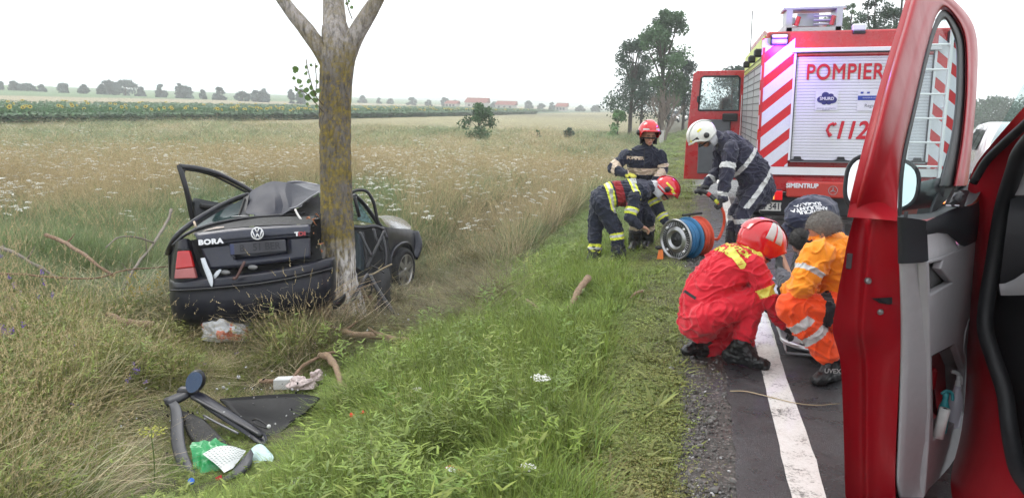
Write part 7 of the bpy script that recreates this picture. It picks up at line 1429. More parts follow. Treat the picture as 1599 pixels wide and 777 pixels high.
for o_ in th.o.children: o_.data.transform(Matrix.Translation(Vector((q-P(712, 746, 3.98)).tolist())+Vector((0, 0, .06))))
b = B(); b.sheet([[P(x, y, z) + (q-P(712, 746, 3.98))+np.array([0, 0, .062]) for x, y, z in r] for r in ([(697, 741, 3.985), (708, 742, 3.98), (714, 745, 3.97)], [(697, 747, 3.95), (704, 748, 3.95), (710, 750, 3.94)])]); b.out('white_print', WPL, th, root=q)
q = GS(598, 702, .05); th = T('plastic_piece', 'small black plastic piece stuck upright in the green grass', 'car fragment', q); b = B(); b.cbox((0, 0, .03), (.04, .02, .075), .008); b.out('fragment', CBK, th)
for px, py, lb in ((549, 664, 'small red lens chip, left of the pair in the grass'), (567, 658, 'small red lens chip, right of the pair in the grass')):
    q = GS(px, py, .06); th = T('lens_chip', lb, 'car fragment', q); b = B(); b.hull(RNG.normal(0, .012, (8, 3))); b.out('chip', MATS['lens_red'], th)
q = GS(300, 772, .08); th = T('blue_cap', 'bright blue bottle cap in the grass below the green bag', 'bottle cap', q); b = B(); b.lathe([(0, .015), (.016, .015), (.018, 0)], (0, 0, 0), (.3, -.6, .7), 16); b.out('cap', mat('cap_blue', (.03, .15, .6), .4), th)
# cut branches and sticks
WB = mat('cut_wood_bark', (.24, .16, .10), .85, var=.4, scale=20, bump=.6, bscale=60); WR = mat('reddish_bark', (.22, .14, .09), .85, var=.4, scale=20, bump=.5); WG = mat('grey_bark', (.20, .17, .14), .9, var=.3, scale=20, bump=.5); WI = mat('cut_wood_end', (.62, .50, .33), .8)
def stick(name, label, pts, r, m, ends=True, cat='branch', dh=.04, side=()):
    base = GS(*pts[len(pts)//2][:2]); V3 = []
    for p_ in pts: V3.append(GS(p_[0], p_[1], (p_[2] if len(p_) > 2 else dh)))
    r0_ = V3[0].copy(); r0_[2] -= dh; th_ = T(name, label, cat, r0_); pp = bez(V3, 6); n_ = len(pp)
    pp = [p_+np.array(noise.noise_vector(Vector(p_)*5))*r*.55 for p_ in pp]; b = B(); b.tube(pp, [r*(1-.45*i/n_)*(1+.3*noise.noise(Vector(pp[i])*14)+.12*noise.noise(Vector(pp[i])*45)) for i in range(n_)], 10); o = b.out('bark', m, th_, smooth=True, root=r0_)
    if ends:
        d0 = pp[0]-pp[1]; d0 /= np.linalg.norm(d0); b = B(); b.lathe([(0, .004), (r*.85, .004), (r*.9, 0)], pp[0]-r0_, d0, 12); b.out('cut_end', WI, th_)
    for (i, dx, dy) in side:
        p0 = pp[min(i, n_-1)]; b = B(); b.tube([p0, p0+np.array(Rx)*dx*.5+ZU*dy*.4, p0+np.array(Rx)*dx+ZU*dy], [r*.45, r*.35, r*.12], 6, cap=False); b.out('side_twig', m, th_, root=r0_)
    return th_
stick('broken_branch', 'thick peeled branch with a fresh pale end right of the tree foot', [(652, 552, .08), (620, 549, .10), (585, 545, .12), (548, 540, .13), (512, 532, .14), (500, 528, .16)], .038, WB, side=((10, -.12, .08), (20, .15, .1)))
stick('broken_branch', 'crooked broken branch right of the carton', [(500, 580, .14), (512, 585, .16), (522, 598, .14), (532, 612, .1), (540, 622, .06)], .032, WB)
stick('broken_branch', 'thin forked branch running behind the clear bag', [(405, 606, .06), (430, 606, .07), (452, 607, .08), (478, 590, .12), (512, 577, .14), (530, 574, .14)], .018, WR, side=((12, .1, .06),))
stick('cut_log', 'short log lying in the dry grass left of the white bag', [(240, 540, .2), (215, 538, .2), (190, 532, .2), (168, 524, .2)], .05, WB)
stick('broken_branch', 'long grey branch leaning up against the left of the wrecked car', [(272, 402, .75), (262, 412, .6), (240, 432, .42), (215, 455, .3), (195, 480, .2), (186, 505, .1)], .022, WG, side=((14, .0, .25), (20, -.1, .12)))
stick('broken_branch', 'reddish branch lying across the flattened grass left of the wrecked car', [(78, 437, .55), (100, 443, .52), (125, 455, .48), (150, 467, .42), (180, 474, .3)], .026, WR, side=((8, .12, .12),))
stick('broken_branch', 'long straight thin branch low in the grass at the left edge', [(0, 492, .42), (40, 492, .42), (90, 493, .4), (150, 490, .38), (200, 478, .4), (265, 470, .40)], .013, WR)
stick('broken_branch', 'thin branch at the far left edge above the straight one', [(0, 455, .5), (25, 462, .48), (60, 474, .42), (95, 486, .35)], .022, WG, side=((10, .1, .15),))
stick('broken_branch', 'slender pale twig arching over the grass left of the bumper', [(245, 445, .55), (215, 443, .6), (190, 446, .6), (170, 452, .5)], .012, WG)
stick('broken_branch', 'pale broken stick poking up in front of the rear bumper', [(378, 449, .62), (390, 462, .5), (402, 474, .4), (416, 487, .25)], .020, mat('pale_stick', (.42, .32, .24), .8), True, dh=.4)
stick('cut_log', 'peeled stick standing out of the green verge grass', [(917, 460, .16), (905, 470, .14), (893, 484, .08), (880, 500, .02)], .036, WB)
stick('broken_branch', 'thin reddish twig left of the peeled stick on the verge', [(822, 485, .1), (835, 495, .1), (848, 506, .06), (856, 512, .03)], .014, WR)
stick('broken_branch', 'short light stick on the verge above the peeled stick', [(1003, 463, .05), (992, 467, .05), (984, 471, .03)], .016, WB)
stick('grass_straw', 'long dry straw lying across the white road line', [(1140, 610, .0), (1165, 613, .01), (1200, 621, .01), (1240, 631, .01), (1275, 635, .01), (1312, 632, .01)], .0035, mat('straw', (.45, .36, .22), .7), False, 'straw', .004)
b = B(); pts_ = RNG.uniform(-1, 1, (1, 3))
# ------------------------------------------------------------------ grass, crops, flowers
def plantmat(name, transl=.3, rough=.55, own=None):
    m = bpy.data.materials.new(name); m.use_nodes = True; n = m.node_tree.nodes; l = m.node_tree.links; b_ = n['Principled BSDF']
    a = n.new('ShaderNodeAttribute'); a.attribute_name = 'lum'; t = n.new('ShaderNodeAttribute'); t.attribute_type = 'INSTANCER'; t.attribute_name = 'tcol'
    v = n.new('ShaderNodeVectorMath'); v.operation = 'SCALE'
    if own: v.inputs[0].default_value = own
    else: l.new(t.outputs['Color'], v.inputs[0])
    l.new(a.outputs['Fac'], v.inputs['Scale']); l.new(v.outputs[0], b_.inputs['Base Color']); b_.inputs['Roughness'].default_value = rough; b_.inputs['Specular IOR Level'].default_value = .35
    tr_ = n.new('ShaderNodeBsdfTranslucent'); l.new(v.outputs[0], tr_.inputs[0]); x = n.new('ShaderNodeMixShader'); x.inputs[0].default_value = transl; l.new(b_.outputs[0], x.inputs[1]); l.new(tr_.outputs[0], x.inputs[2]); l.new(x.outputs[0], n['Material Output'].inputs[0]); return m
PM = plantmat('grass_blade'); FWH = plantmat('petal_white', .2, .7, (.74, .74, .68)); FPU = plantmat('petal_purple', .2, .7, (.22, .13, .45)); FYE = plantmat('petal_yellow', .2, .7, (.55, .42, .06)); FBR = plantmat('disc_brown', .0, .8, (.10, .06, .02)); DRY = plantmat('dry_stem', .2, .7, (.40, .32, .18))
class Pl:
    def __init__(s): s.V = []; s.F = []; s.L = []; s.M = []
    def blade(s, base, d, L, w, droop, lum, m=0, seg=4, tip=.08, drymix=0):
        d = np.array(d, float); d /= np.linalg.norm(d); side = np.cross(d, [0, 0, 1.]); side = side/(np.linalg.norm(side)+1e-6) if np.linalg.norm(side) > .05 else np.array([math.cos(L*99), math.sin(L*99), 0]); p = np.array(base, float); k = len(s.V); hd = np.array([d[0], d[1], 0]); hd /= np.linalg.norm(hd)+1e-6
        for i in range(seg+1):
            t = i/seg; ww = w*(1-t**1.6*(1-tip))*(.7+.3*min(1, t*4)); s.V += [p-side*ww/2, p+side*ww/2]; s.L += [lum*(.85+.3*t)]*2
            d = d+np.array([hd[0]*.5, hd[1]*.5, -1.0])*droop/seg*(.4+t); d /= np.linalg.norm(d); p = p+d*L/seg
        s.F += [(k+2*i, k+2*i+1, k+2*i+3, k+2*i+2) for i in range(seg)]; s.M += [m]*seg; return p, d
    def leaf(s, c, nrm, a, size, lum, m=0, asp=.5):
        nrm = np.array(nrm, float); nrm /= np.linalg.norm(nrm); a = np.array(a, float); a -= nrm*(a@nrm); a /= np.linalg.norm(a)+1e-9; b_ = np.cross(nrm, a); k = len(s.V)
        s.V += [c-a*size*.5, c+b_*size*asp*.5, c+a*size*.5, c-b_*size*asp*.5]; s.L += [lum]*4; s.F.append((k, k+1, k+2, k+3)); s.M.append(m)
    def mesh(s, name, mats_):
        me = bpy.data.meshes.new(name); me.from_pydata([tuple(map(float, v)) for v in s.V], [], s.F); at = me.attributes.new('lum', 'FLOAT', 'POINT'); at.data.foreach_set('value', s.L)
        for m in mats_: me.materials.append(m)
        me.polygons.foreach_set('material_index', s.M); me.update(); return bpy.data.objects.new(name, me)
rg = random.Random(3); U = rg.uniform
def ang(): return U(0, 2*math.pi)
def clump(nb, h0, h1, w, lean, spread, droop, seg=4, extra=None):
    p = Pl()
    for i in range(nb):
        a = ang(); r = spread*math.sqrt(rg.random()); b0 = np.array([math.cos(a)*r, math.sin(a)*r, -.02]); q = ang() if rg.random() < .5 else a+U(-.6, .6); ln = U(.0, lean)
        p.blade(b0, (math.cos(q)*ln, math.sin(q)*ln, 1), U(h0, h1), w*U(.6, 1.3), droop*U(.2, 1.3), U(.6, 1.35), 0, seg)
    if extra: extra(p)
    return p
def seedheads(n, h0, h1, spread, w=.0025, head=.07):
    def f(p):
        for i in range(n):
            a = ang(); r = spread*rg.random(); e, d = p.blade((math.cos(a)*r, math.sin(a)*r, 0), (math.cos(a)*U(0, .35), math.sin(a)*U(0, .35), 1), U(h0, h1), w, U(.05, .5), U(.8, 1.3), 1, 4, .6)
            for j in range(7): t = j/6; p.leaf(e+d*head*t+np.array([U(-1, 1), U(-1, 1), 0])*.004, (U(-1, 1), U(-1, 1), .2), d+np.array([U(-.4, .4), U(-.4, .4), 0]), .02*(1.2-t*.5), U(.9, 1.4), 1, .35)
    return f
def umbels(n, h0, h1, m, R, k=26, stem=.004, dens=1):
    def f(p):
        for i in range(n):
            a = ang(); e, d = p.blade((math.cos(a)*.05, math.sin(a)*.05, 0), (math.cos(a)*U(0, .25), math.sin(a)*U(0, .25), 1), U(h0, h1), stem, U(0, .2), U(.8, 1.1), 0, 3, .7)
            for j in range(k): q = ang(); r = R*math.sqrt(rg.random()); c = e+np.array([math.cos(q)*r, math.sin(q)*r, .012*math.cos(r/R*1.5)+U(-.003, .003)]); p.leaf(c, (U(-.5, .5), U(-.5, .5), 1), (math.cos(q), math.sin(q), 0), R*.42, U(.8, 1.15), m, .9)
            for j in range(3): p.blade(e*U(.2, .8), (U(-1, 1), U(-1, 1), .6), .09, .012, .6, U(.7, 1.1), 0, 2)
    return f
def rosette(p):
    for i in range(9): a = ang(); p.blade((math.cos(a)*.012, math.sin(a)*.012, 0), (math.cos(a), math.sin(a), U(.5, 1.6)), U(.10, .2), U(.018, .032), U(.5, 1.0), U(.7, 1.3), 0, 5, .05)
def clover(p):
    for i in range(60):
        a = ang(); r = .11*math.sqrt(rg.random()); h = U(.01, .04); c = np.array([math.cos(a)*r, math.sin(a)*r, h]); s_ = U(.007, .013)
        for k in range(3): q = a+k*2.09; p.leaf(c+np.array([math.cos(q), math.sin(q), 0])*s_*.5, (math.cos(q)*.3, math.sin(q)*.3, 1), (math.cos(q), math.sin(q), .1), s_, U(.65, 1.3), 0, .85)
def flat(nb, L0, L1, w, hz):
    p = Pl(); a0 = ang()
    for i in range(nb):
        a = ang(); r = .2*rg.random(); q = a0+U(-.8, .8) if rg.random() < .7 else ang(); p.blade((math.cos(a)*r, math.sin(a)*r, U(0, hz)), (math.cos(q), math.sin(q), U(0, .35)), U(L0, L1), w*U(.6, 1.3), U(.1, .5), U(.5, 1.5), 0, 4, .3)
    return p
def weed(p):
    for i in range(4):
        a = ang(); r = U(0, .06); b0 = np.array([math.cos(a)*r, math.sin(a)*r, 0]); e, d = p.blade(b0, (U(-.2, .2), U(-.2, .2), 1), U(.2, .38), .004, .1, .8, 0, 3, .8)
        for j in range(14): t = U(.15, 1); q = ang(); c = b0+(e-b0)*t; p.blade(c, (math.cos(q), math.sin(q), U(.2, .8)), U(.03, .07), U(.009, .018), .5, U(.7, 1.3), 0, 2, .05)
def spikes(n, m, h0, h1):
    def f(p):
        for i in range(n):
            a = ang(); e, d = p.blade((math.cos(a)*.06, math.sin(a)*.06, 0), (U(-.2, .2), U(-.2, .2), 1), U(h0, h1), .004, .1, .9, 0, 3, .7)
            for j in range(22): q = ang(); p.leaf(e-d*U(0, .05)+np.array([math.cos(q), math.sin(q), 0])*U(.002, .016), (U(-1, 1), U(-1, 1), U(-.3, 1)), (math.cos(q), math.sin(q), .3), .016, U(.7, 1.3), m, .6)
    return f
MS = [PM, DRY]
def nothing(p): pass
def P_(f, nb=0, *a): 
    p = Pl(); f(p); return p
PRO = {
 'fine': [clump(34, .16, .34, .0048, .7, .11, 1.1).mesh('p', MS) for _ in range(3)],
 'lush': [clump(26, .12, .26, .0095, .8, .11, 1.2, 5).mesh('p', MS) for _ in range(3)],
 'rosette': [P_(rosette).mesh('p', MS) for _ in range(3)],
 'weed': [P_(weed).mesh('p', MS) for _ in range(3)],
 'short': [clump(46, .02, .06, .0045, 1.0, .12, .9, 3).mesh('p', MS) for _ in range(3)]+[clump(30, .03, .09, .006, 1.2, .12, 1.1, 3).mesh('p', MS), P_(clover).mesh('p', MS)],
 'tallgreen': [clump(30, .30, .60, .0065, .45, .13, .9, 5).mesh('p', MS) for _ in range(3)],
 'talldry': [clump(16, .30, .62, .0045, .5, .13, .7, 4, seedheads(10, .5, .85, .12)).mesh('p', MS) for _ in range(4)],
 'flat': [flat(34, .25, .6, .005, .10).mesh('p', MS) for _ in range(4)],
 'whiteflower': [clump(5, .2, .4, .005, .4, .08, .8, 3, umbels(4, .45, .75, 2, .045)).mesh('p', [PM, DRY, FWH]) for _ in range(3)],
 'purpleflower': [clump(6, .15, .3, .005, .5, .08, .8, 3, spikes(4, 2, .28, .42)).mesh('p', [PM, DRY, FPU]) for _ in range(2)],
}
def sunflower():
    p = Pl(); p.blade((0, 0, 0), (0, 0, 1), 1.45, .05, .02, .8, 0, 2, .8)
    for i in range(22): a = ang(); h = U(.15, 1.35); p.leaf(np.array([math.cos(a)*.2, math.sin(a)*.2, h]), (math.cos(a)*.5, math.sin(a)*.5, .9), (math.cos(a), math.sin(a), -.35), U(.22, .38), U(.65, 1.3), 0, .8)
    return p
def sunhead(p):
    f = np.array([.9, -.35, .25]); f /= np.linalg.norm(f); c = np.array([.06, 0, 1.5]); a_ = np.cross(f, [0, 0, 1.]); a_ /= np.linalg.norm(a_); b_ = np.cross(a_, f)
    for k in range(12): q = 2*math.pi*k/12; d = a_*math.cos(q)+b_*math.sin(q); p.leaf(c+d*.12, f, d, .13, U(.85, 1.1), 2, .6)
    for k in range(3): q = k*1.05; d = a_*math.cos(q)+b_*math.sin(q); p.leaf(c+f*.01, f, d, .16, 1, 3, .8)
PRO['sunflower'] = []
for i in range(4):
    p = sunflower(); 
    if i < 3: sunhead(p)
    PRO['sunflower'].append(p.mesh('p', [PM, DRY, FYE, FBR]))
def scatter(name, label, protos, pts, rot, scl, col, kinds=None):
    """one object: points carrying rotation, scale and colour, one plant mesh instanced on each"""
    pts = np.asarray(pts, float); n_ = len(pts); me = bpy.data.meshes.new(name); me.vertices.add(n_); me.vertices.foreach_set('co', pts.ravel())
    a = me.attributes.new('rot', 'FLOAT_VECTOR', 'POINT'); a.data.foreach_set('vector', np.asarray(rot, np.float32).ravel())
    a = me.attributes.new('scl', 'FLOAT_VECTOR', 'POINT'); a.data.foreach_set('vector', np.asarray(scl, np.float32).ravel())
    a = me.attributes.new('tcol', 'FLOAT_COLOR', 'POINT'); a.data.foreach_set('color', np.c_[np.clip(col, 0, 1), np.ones(n_)].astype(np.float32).ravel())
    k = RNG.integers(0, len(protos), n_) if kinds is None else kinds; a = me.attributes.new('kind_index', 'INT', 'POINT'); a.data.foreach_set('value', k.astype(np.int32)); me.update()
    ob = bpy.data.objects.new(name, me); COL.objects.link(ob); g = bpy.data.node_groups.new(name, 'GeometryNodeTree'); g.interface.new_socket('Geometry', in_out='INPUT', socket_type='NodeSocketGeometry'); g.interface.new_socket('Geometry', in_out='OUTPUT', socket_type='NodeSocketGeometry')
    N = g.nodes; L = g.links; gi = N.new('NodeGroupInput'); go_ = N.new('NodeGroupOutput'); jn = N.new('GeometryNodeJoinGeometry')
    def attr(nm, t): q = N.new('GeometryNodeInputNamedAttribute'); q.data_type = t; q.inputs[0].default_value = nm; return q.outputs[0]
    for i, pr in enumerate(protos):
        oi = N.new('GeometryNodeObjectInfo'); oi.inputs[0].default_value = pr; oi.inputs['As Instance'].default_value = True; ip = N.new('GeometryNodeInstanceOnPoints')
        cmp_ = N.new('FunctionNodeCompare'); cmp_.data_type = 'INT'; cmp_.operation = 'EQUAL'; L.new(attr('kind_index', 'INT'), cmp_.inputs[2]); cmp_.inputs[3].default_value = i
        L.new(gi.outputs[0], ip.inputs['Points']); L.new(cmp_.outputs[0], ip.inputs['Selection']); L.new(oi.outputs['Geometry'], ip.inputs['Instance']); L.new(attr('rot', 'FLOAT_VECTOR'), ip.inputs['Rotation']); L.new(attr('scl', 'FLOAT_VECTOR'), ip.inputs['Scale']); L.new(ip.outputs[0], jn.inputs[0])
    L.new(jn.outputs[0], go_.inputs[0]); md = ob.modifiers.new('scatter', 'NODES'); md.node_group = g
    for m in protos[0].data.materials: me.materials.append(m)
    return tag(ob, label, kind='stuff')
NP = 105000
zc = np.exp(RNG.uniform(math.log(2.0), math.log(75), NP)); pxx = RNG.uniform(-330, 1330, NP)
# ground position: camera ground-plan ray
xs = (pxx-CX)/F*zc; x = xs*math.cos(YAW)-zc*math.sin(YAW); y = xs*math.sin(YAW)+zc*math.cos(YAW)
hh = HT(x, y); nn1 = np.array([noise.noise(Vector((a*.55, b_*.55, 0))) for a, b_ in zip(x, y)]); nn2 = np.array([noise.noise(Vector((a*.12, b_*.05, 9))) for a, b_ in zip(x, y)]); nn3 = np.array([noise.noise(Vector((a*1.7, b_*1.7, 4))) for a, b_ in zip(x, y)])
rnd = RNG.random(NP); far = np.clip(zc/7, 1, 14)
px_p = np.stack([x, y, hh-.01], 1)
def inpoly(cx, cy, rx, ry, yaw): c_, s_ = math.cos(yaw), math.sin(yaw); dx, dy = x-cx, y-cy; return ((dx*c_+dy*s_)/rx)**2+((-dx*s_+dy*c_)/ry)**2 < 1
ca_ = P(395, 480, 7.4); cb_ = P(600, 440, 10.2); cm_ = (ca_+cb_)/2; cyaw = math.atan2((cb_-ca_)[1], (cb_-ca_)[0]); undercar = inpoly(cm_[0], cm_[1], 2.1, .80, cyaw)
undertree = (x-tb[0])**2+(y-tb[1])**2 < .05
dbr = [(GS(340, 690), .75), (GS(352, 535), .30), (GS(460, 605), .38), (GS(712, 750), .2), (GS(598, 705), .12), (GS(262, 568), .25), (GS(890, 482), .30), (GS(580, 545), .35), (GS(1065, 405), .35), (GS(555, 662), .2), (GS(842, 604), .1), (GS(430, 712), .35), (GS(528, 598), .22), (GS(205, 532), .25), (GS(130, 455), .3)]
low = np.ones(NP)
for q, r_, k_ in ((GS(600, 500), .75, .25), (GS(650, 462), .85, .22), (GS(690, 440), .7, .4), (GS(350, 655), .9, .15), (GS(345, 720), .7, .15), (GS(300, 750), .45, .3), (GS(400, 500), .55, .7), (GS(362, 568), .42, .28)):
    d2 = np.hypot(x-q[0], y-q[1]); low = np.minimum(low, k_+(1-k_)*sstep(r_*.75, r_*1.25, d2))
for q, r_ in dbr:
    d2 = np.hypot((x-q[0]), (y-q[1])*.8); low = np.minimum(low, np.where(d2 < r_, .38, np.where(d2 < r_*1.5, .7, 1)))
# shorten plants that stand in the line of sight in front of the lying door and bags
q = GS(340, 735); front_ = (np.abs((x-q[0])*math.cos(YAW)+(y-q[1])*math.sin(YAW)) < .55) & (zc > 3.4) & (zc < 5.6); low = np.where(front_ & (x > -4.2), np.minimum(low, .5), low)
ok = (x < .22) & ~undertree & ~((x > -.02) & (nn3+.6*nn1 < -.62+3.2*(x+.02)))
u = -x
wshort = sstep(1.15, .35, u+nn1*.35+nn3*.15)*(y < 60); wbank = sstep(7, 9, y)*sstep(2.9, 2.2, u+nn1*.4); wlush = (1-wshort)*sstep(3.6, 2.7, u+nn1*.5)*sstep(12, 9, y)
wleft = sstep(2.9, 3.5, u+nn1*.5)*sstep(6.8, 5.8, y+nn1*.6)*sstep(9.5, 8, u)
rp_ = [GS(*q_)[:2] for q_ in ((640, 500), (690, 448), (730, 405), (770, 365), (810, 338), (860, 318))]
wtram = sstep(2.5, 2.9, u)*sstep(5.4, 5.0, u)*sstep(5.4, 6.2, y)*sstep(24, 17, y); rut = np.clip(wtram*(sstep(-.15, .25, nn1+nn3*.3+.08)), 0, 1)
ruts2 = np.zeros(NP)
for a_, b_ in zip(rp_[:-1], rp_[1:]):
    d_ = b_-a_; t_ = np.clip(((x-a_[0])*d_[0]+(y-a_[1])*d_[1])/(d_@d_), 0, 1); ruts2 = np.maximum(ruts2, np.exp(-(np.hypot(x-a_[0]-t_*d_[0], y-a_[1]-t_*d_[1])/.85)**4))
rut = np.maximum(rut, ruts2*(.75+.5*nn3)); low = np.minimum(low, 1-.45*np.clip(ruts2*1.3, 0, 1))
jit = lambda a, s=.16: a*(1+RNG.normal(0, s, (len(a), 1)))*(1+RNG.normal(0, .05, (len(a), 3)))
def rots(k, tilt=.12): return np.stack([RNG.normal(0, tilt, k), RNG.normal(0, tilt, k), RNG.uniform(0, 2*math.pi, k)], 1)
def emit(key, name, label, sel, hs, base_col, xy=None, tilt=.12, frac=1.0):
    sel = sel & ok & (RNG.random(NP) < frac) if True else sel; idx = np.where(sel)[0]; k = len(idx)
    if k == 0: return
    h_ = hs[idx]*RNG.uniform(.75, 1.25, k)*low[idx]; w_ = (far[idx]**.62 if xy is None else xy[idx])*RNG.uniform(.85, 1.2, k)
    scatter(name, label, PRO[key], px_p[idx], rots(k, tilt), np.stack([w_*np.minimum(1, low[idx]+.3), w_*np.minimum(1, low[idx]+.3), h_], 1), jit(base_col[idx]))
def colmix(*pairs):  # list of (weight array, colour)
    tot = sum(w for w, _ in pairs)+1e-6; return sum(np.asarray(c)[None, :]*(w/tot)[:, None] for w, c in pairs)
ones = np.ones(NP)
c_short = colmix((.6+.6*np.clip(nn3, -1, 1), (.27, .29, .085)), (.5-.5*nn1, (.21, .28, .07)), (np.clip(nn1*1.2, 0, 1)+np.clip(nn3-.25, 0, 1), (.30, .23, .12)))
c_lush = colmix((1+nn3, (.175, .265, .045)), (1-nn1, (.26, .335, .07)), (np.clip(nn2+nn3*.5, 0, 1), (.26, .25, .10)))
c_bank = colmix((1+nn1, (.20, .30, .08)), (1-nn1, (.25, .30, .11)))
gz1 = sstep(330, 230, pxx)*sstep(15, 10, zc)+.75*sstep(520, 620, pxx)*sstep(1000, 900, pxx)*sstep(24, 14, zc)*sstep(7, 9, zc)+.35*sstep(300, 100, pxx)*sstep(26, 34, zc); nn4 = np.array([noise.noise(Vector((a*.22, b_*.16, 21))) for a, b_ in zip(x, y)]); dryness = np.clip(.12+1.4*nn2+.8*nn1+1.3*nn4-.6*gz1, -.6, 1); red = sstep(17, 22, zc)*sstep(36, 28, zc)*sstep(520, 150, pxx)
c_mdry = colmix((ones*.8, (.54, .46, .27)), (np.clip(nn1, 0, 1)*1.4, (.62, .56, .40)), (red*2.2, (.50, .31, .20)), (np.clip(-nn2-nn4, 0, 1)*2, (.34, .38, .23)), (np.clip(nn4, 0, 1)*2, (.52, .40, .30)))
c_mgrn = colmix((1+nn1, (.17, .23, .09)), (1-nn1, (.24, .28, .13)), (ones*.3, (.18, .23, .15)))
c_left = colmix((1+nn1, (.18, .235, .05)), (1-nn1, (.26, .28, .08)))
c_brown = colmix((1+nn3, (.13, .10, .05)), (1-nn3, (.22, .18, .09)), (np.clip(nn1, 0, 1)+.3, (.13, .17, .045)))
meadow = (wshort < .5) & (wlush < .5) & (wbank < .5) & (wleft < .5)
isshort = (rnd < wshort) & (y < 60) | (x > -.06)
islush = ~isshort & (RNG.random(NP) < wlush); isleft = ~isshort & ~islush & (RNG.random(NP) < wleft); isbank = ~isshort & ~islush & ~isleft & (RNG.random(NP) < wbank)
islush = islush | (~isshort & ~isleft & ~isbank & (u < 3.0) & (y < 10)); isbank = isbank | (~isshort & ~isleft & ~islush & (u < 2.6)); ism = ~isshort & ~islush & ~isleft & ~isbank; r2 = RNG.random(NP); isrut = (RNG.random(NP) < rut*.8); hay = (np.hypot((x-GS(455, 512)[0])/.95, (y-GS(455, 512)[1])/.5) < 1) & (r2 < .8) & (np.hypot(x-GS(362, 548)[0], y-GS(362, 548)[1]) > .32); isshort &= ~hay; islush &= ~hay; isleft &= ~hay; ism &= ~hay; isbank &= ~hay
emit('short', 'short_grass', 'short olive green grass and clover along the road edge', isshort, ones*.95+.5*(RNG.random(NP) < .12), c_short)
emit('rosette', 'verge_herbs', 'broad leaved herbs on the short roadside grass', isshort & (r2 < .03), ones*.5, c_short, None, .1)
emit('lush', 'verge_grass', 'lush green grass on the road embankment', islush & (r2 < .62) & ~(isrut & (r2 < .5)), ones*.85, c_lush)
emit('fine', 'fine_verge_grass', 'fine arching grass on the road embankment', islush & (r2 >= .62) & (r2 < .88), ones*.85, c_lush)
emit('rosette', 'verge_rosettes', 'broad dandelion like leaves among the embankment grass', islush & (r2 >= .88) & (r2 < .965), ones*1.0, c_lush*1.1, None, .15)
emit('weed', 'verge_weeds', 'upright leafy weeds among the embankment grass', islush & (r2 >= .965), ones*.75, c_lush, None, .15)
emit('short', 'bank_grass', 'short bright green grass on the far road bank', isbank, ones*1.7, c_bank)
emit('fine', 'left_grass', 'tangled green grass at the left foreground', isleft & (r2 < .46), ones*1.15, c_left, None, .3)
emit('tallgreen', 'tall_green_grass', 'tall green grass at the left foreground', isleft & (r2 >= .46) & (r2 < .62), ones*.72, c_left*.95, None, .25)
emit('weed', 'left_weeds', 'leafy weeds in the left foreground grass', isleft & (r2 >= .62) & (r2 < .78), ones*1.0, c_left*1.05, None, .15)
emit('talldry', 'left_dry_grass', 'dry bent straw in the left foreground grass', isleft & (r2 >= .78) & (r2 < .84), ones*.8, c_mdry*.95, None, .35)
emit('flat', 'fallen_straw', 'fallen dry straw in the left foreground', isleft & (r2 >= .84) & (r2 < .985), ones*1.6, c_mdry*.85, None, .2)
emit('purpleflower', 'purple_wildflowers', 'small purple wildflowers in the left grass', isleft & (r2 >= .985) & (u > 3.7) & (RNG.random(NP) < .3), ones*.95, c_left, None, .15)
emit('flat', 'trampled_grass', 'flattened brown grass in the ditch behind the wrecked car', (isrut | (undercar & (r2 < .5))) & ~isshort, ones*1.3, c_brown, None, .25)
gm = ism & ~isrut & ~undercar; nearcar = (y < 8.5) & (u < 6.5); hfar = (1-.68*sstep(18, 42, zc))*(1+.3*nn4+.35*nn1)*(1+.3*sstep(9, 13, zc)*sstep(24, 17, zc)*sstep(560, 650, pxx))
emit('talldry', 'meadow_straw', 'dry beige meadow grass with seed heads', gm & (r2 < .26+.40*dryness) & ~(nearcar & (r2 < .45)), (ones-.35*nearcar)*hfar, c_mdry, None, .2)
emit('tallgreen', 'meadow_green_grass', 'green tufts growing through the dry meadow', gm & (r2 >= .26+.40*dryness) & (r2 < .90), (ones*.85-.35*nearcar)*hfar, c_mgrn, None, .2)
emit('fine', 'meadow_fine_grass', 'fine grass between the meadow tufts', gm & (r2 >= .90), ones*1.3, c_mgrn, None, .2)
wf_ = np.clip(nn2*1.3+.42, .06, 1)*sstep(9, 14, zc)*sstep(1150, 600, pxx)
emit('whiteflower', 'white_wildflowers', 'white umbel wildflowers scattered over the dry meadow', gm & (RNG.random(NP) < .16*wf_) & (zc > 9), ones*hfar, c_mgrn, np.clip(far**.15, 1, 1.3), .12)
emit('flat', 'straw_heap', 'heap of dry straw and stalks pushed up against the rear bumper', hay, ones*3.2, c_mdry, None, .55); emit('talldry', 'straw_stalks', 'dry stalks standing in front of the rear bumper', hay & (r2 < .16), ones*.7, c_mdry, None, .7)
emit('flat', 'matted_straw', 'matted straw around the wrecked car', ism & nearcar & (r2 < .5), ones*1.3, c_mdry*.8, None, .2)
